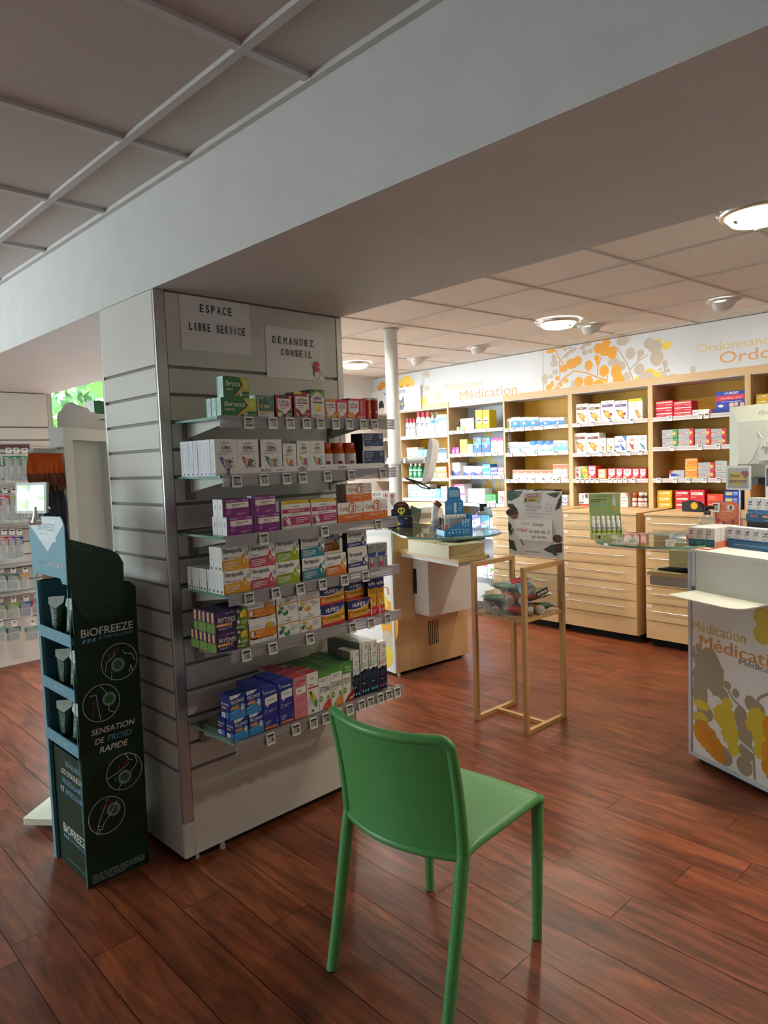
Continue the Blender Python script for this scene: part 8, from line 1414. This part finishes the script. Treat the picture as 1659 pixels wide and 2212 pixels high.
# ---------------------------------------------------------------- far white slatwall of toothbrush packs
def far_slatwall():
    x0, x1, y = -1.2, .855, 3.48
    t = empty('slatwall_display', ((x0 + x1) / 2, y, 0), 0, 'far white slatwall panel hung with rows of toothbrush packs', 'display panel'); L = (-(x0 + x1) / 2, -y, 0)
    m = MB(); zs = [2.068]; g = [1.81 - .0971 * k for k in range(16)]
    zs += [q for k in g for q in (k + .006, k - .006)] + [.0]
    for a, b in zip(zs[::2], zs[1::2]): m.box(x0, y, b, x1, y + .018, a, 'lam')
    m.box(x0, y + .012, .0, x1, y + .075, 2.066, '8d8682'); m.build('panel', t, L)
    m = MB(); m.box(x1, y - .002, 0, x1 + .012, y + .075, 2.068, 'alu'); m.build('edge_trim', t, L)
    for z in (1.665, 1.375, 1.085, .785, .575):
        m = MB(); m.box(x0, y - .20, z - .01, .80, y, z - .004, 'a9a6a4') if z < 1.6 else m.box(x0, y - .02, z - .02, .70, y, z + .015, '5a3a3e'); m.build('shelf_strip', t, L)
    rows = [('top', [(.478, .066, 1.395, .20), (.530, .066, 1.395, .20), (.588, .064, 1.392, .20)], ['3f8a5a', '2f7a50', '4a9a6a']), ('second', [(.430, .07, 1.106, .20), (.494, .062, 1.102, .197), (.550, .078, 1.103, .19)], ['c9305a', '8ac03a', 'b03a6a']),
            ('third', [(.408, .064, .824, .177), (.465, .056, .817, .18), (.513, .062, .821, .17)], ['d04a4a', '8a4a9a', '3a3a7a']), ('fourth', [(.360, .08, .6, .127), (.438, .088, .592, .123), (.536, .060, .588, .117)], ['5a9a7a', '3a6a5a', 'e0a02e']),
            ('fifth', [(.340, .08, .385, .126), (.422, .092, .377, .119), (.510, .092, .371, .121), (.604, .060, .386, .118)], ['8a8a90', '7ac02e', '2f6ab0', 'c9306a']), ('lowest', [(.330, .08, .222, .115), (.413, .1, .212, .106), (.541, .1, .19, .109)], ['6a9a8a', '4a6a60', '4aa08a'])]
    for r, (nm, items, cs) in enumerate(rows):
        items = [(items[0][0] - .085 - .07 * k, items[0][1], items[0][2], items[0][3]) for k in (1, 0)] + items; cs = [cs[1], cs[2]] + cs
        seen = 0
        for i, ((x, w, z, h), c) in enumerate(zip(items, cs)):
            yy = y - .12; zt = z + h
            if x + w < .36: continue
            seen += 1
            q = empty('brush_pack', (x + w / 2, yy, zt), math.radians(-6), f'{["white and green", "pink and white", "red and purple", "green and white", "coloured picks", "white and green"][r]} dental blister pack, {ORD[seen - 1]} visible from left on {nm} hook row of far slatwall', 'dental pack', f'dental packs on the {nm} hook row')
            q['label'] = f'dental blister pack with {dict(zip(cs, cs)) and CN.get(c, "grey")} print, {ORD[seen - 1]} visible from left, {nm} row of far slatwall'
            m = MB(); m.prism(rrect(-w / 2, -h, w / 2, 0, .006), 0, .003, 'e6e6e2', lambda p, hh: (p[0], hh, p[1]))
            d = [('r', .0, .62, 1, .98, c), ('r', .06, .04, .94, .60, 'eef0ec'), ('n', .1, .86, .9, .95, 1, 'f4f4f0')]
            if r < 3: d += [('r', .40, .1, .54, .62, c), ('e', .47, .70, .12, .12, 'f4f4f4'), ('r', .62, .06, .88, .3, '2f6a50'), ('n', .64, .1, .86, .26, 1, 'e9f0ea')]
            else: d += [('r', .14 + .13 * k, .1, .2 + .13 * k, .5, c) for k in range(6)]
            m.decor(((-w / 2, 0, -h), (w, 0, 0), (0, 0, h)), d, .0003); m.build('backing_card', q)
            m = MB(); m.rbox(-w * .38, -.016, -h * .94, w * .38, -.002, -h * .12, .006, 'blister', 2, 'y'); m.build('blister', q)
            m = MB(); m.tube([(0, y - yy, .012), (0, -.03, .012), (0, -.034, .02)], .002, 6, 'chrome'); m.build('hook', t, (q.location.x - (x0 + x1) / 2, -.12, zt))
            o = place(tag_mesh('w'), 'price_tag', t, (q.location.x - (x0 + x1) / 2 - .004, -.16, zt + .034))
            for k in range(2):     # packs behind on the same hook
                pass
CN = {'3f8a5a': 'green', '2f7a50': 'deep green', '4a9a6a': 'light green', 'c9305a': 'crimson', '8ac03a': 'lime', 'b03a6a': 'mauve', 'd04a4a': 'red', '8a4a9a': 'purple', '3a3a7a': 'indigo', '5a9a7a': 'sea green', '3a6a5a': 'dark green', 'e0a02e': 'amber', '8a8a90': 'grey', '7ac02e': 'lime green', '2f6ab0': 'blue', 'c9306a': 'pink', '6a9a8a': 'grey-green', '4a6a60': 'slate green', '4aa08a': 'teal'}
far_slatwall()
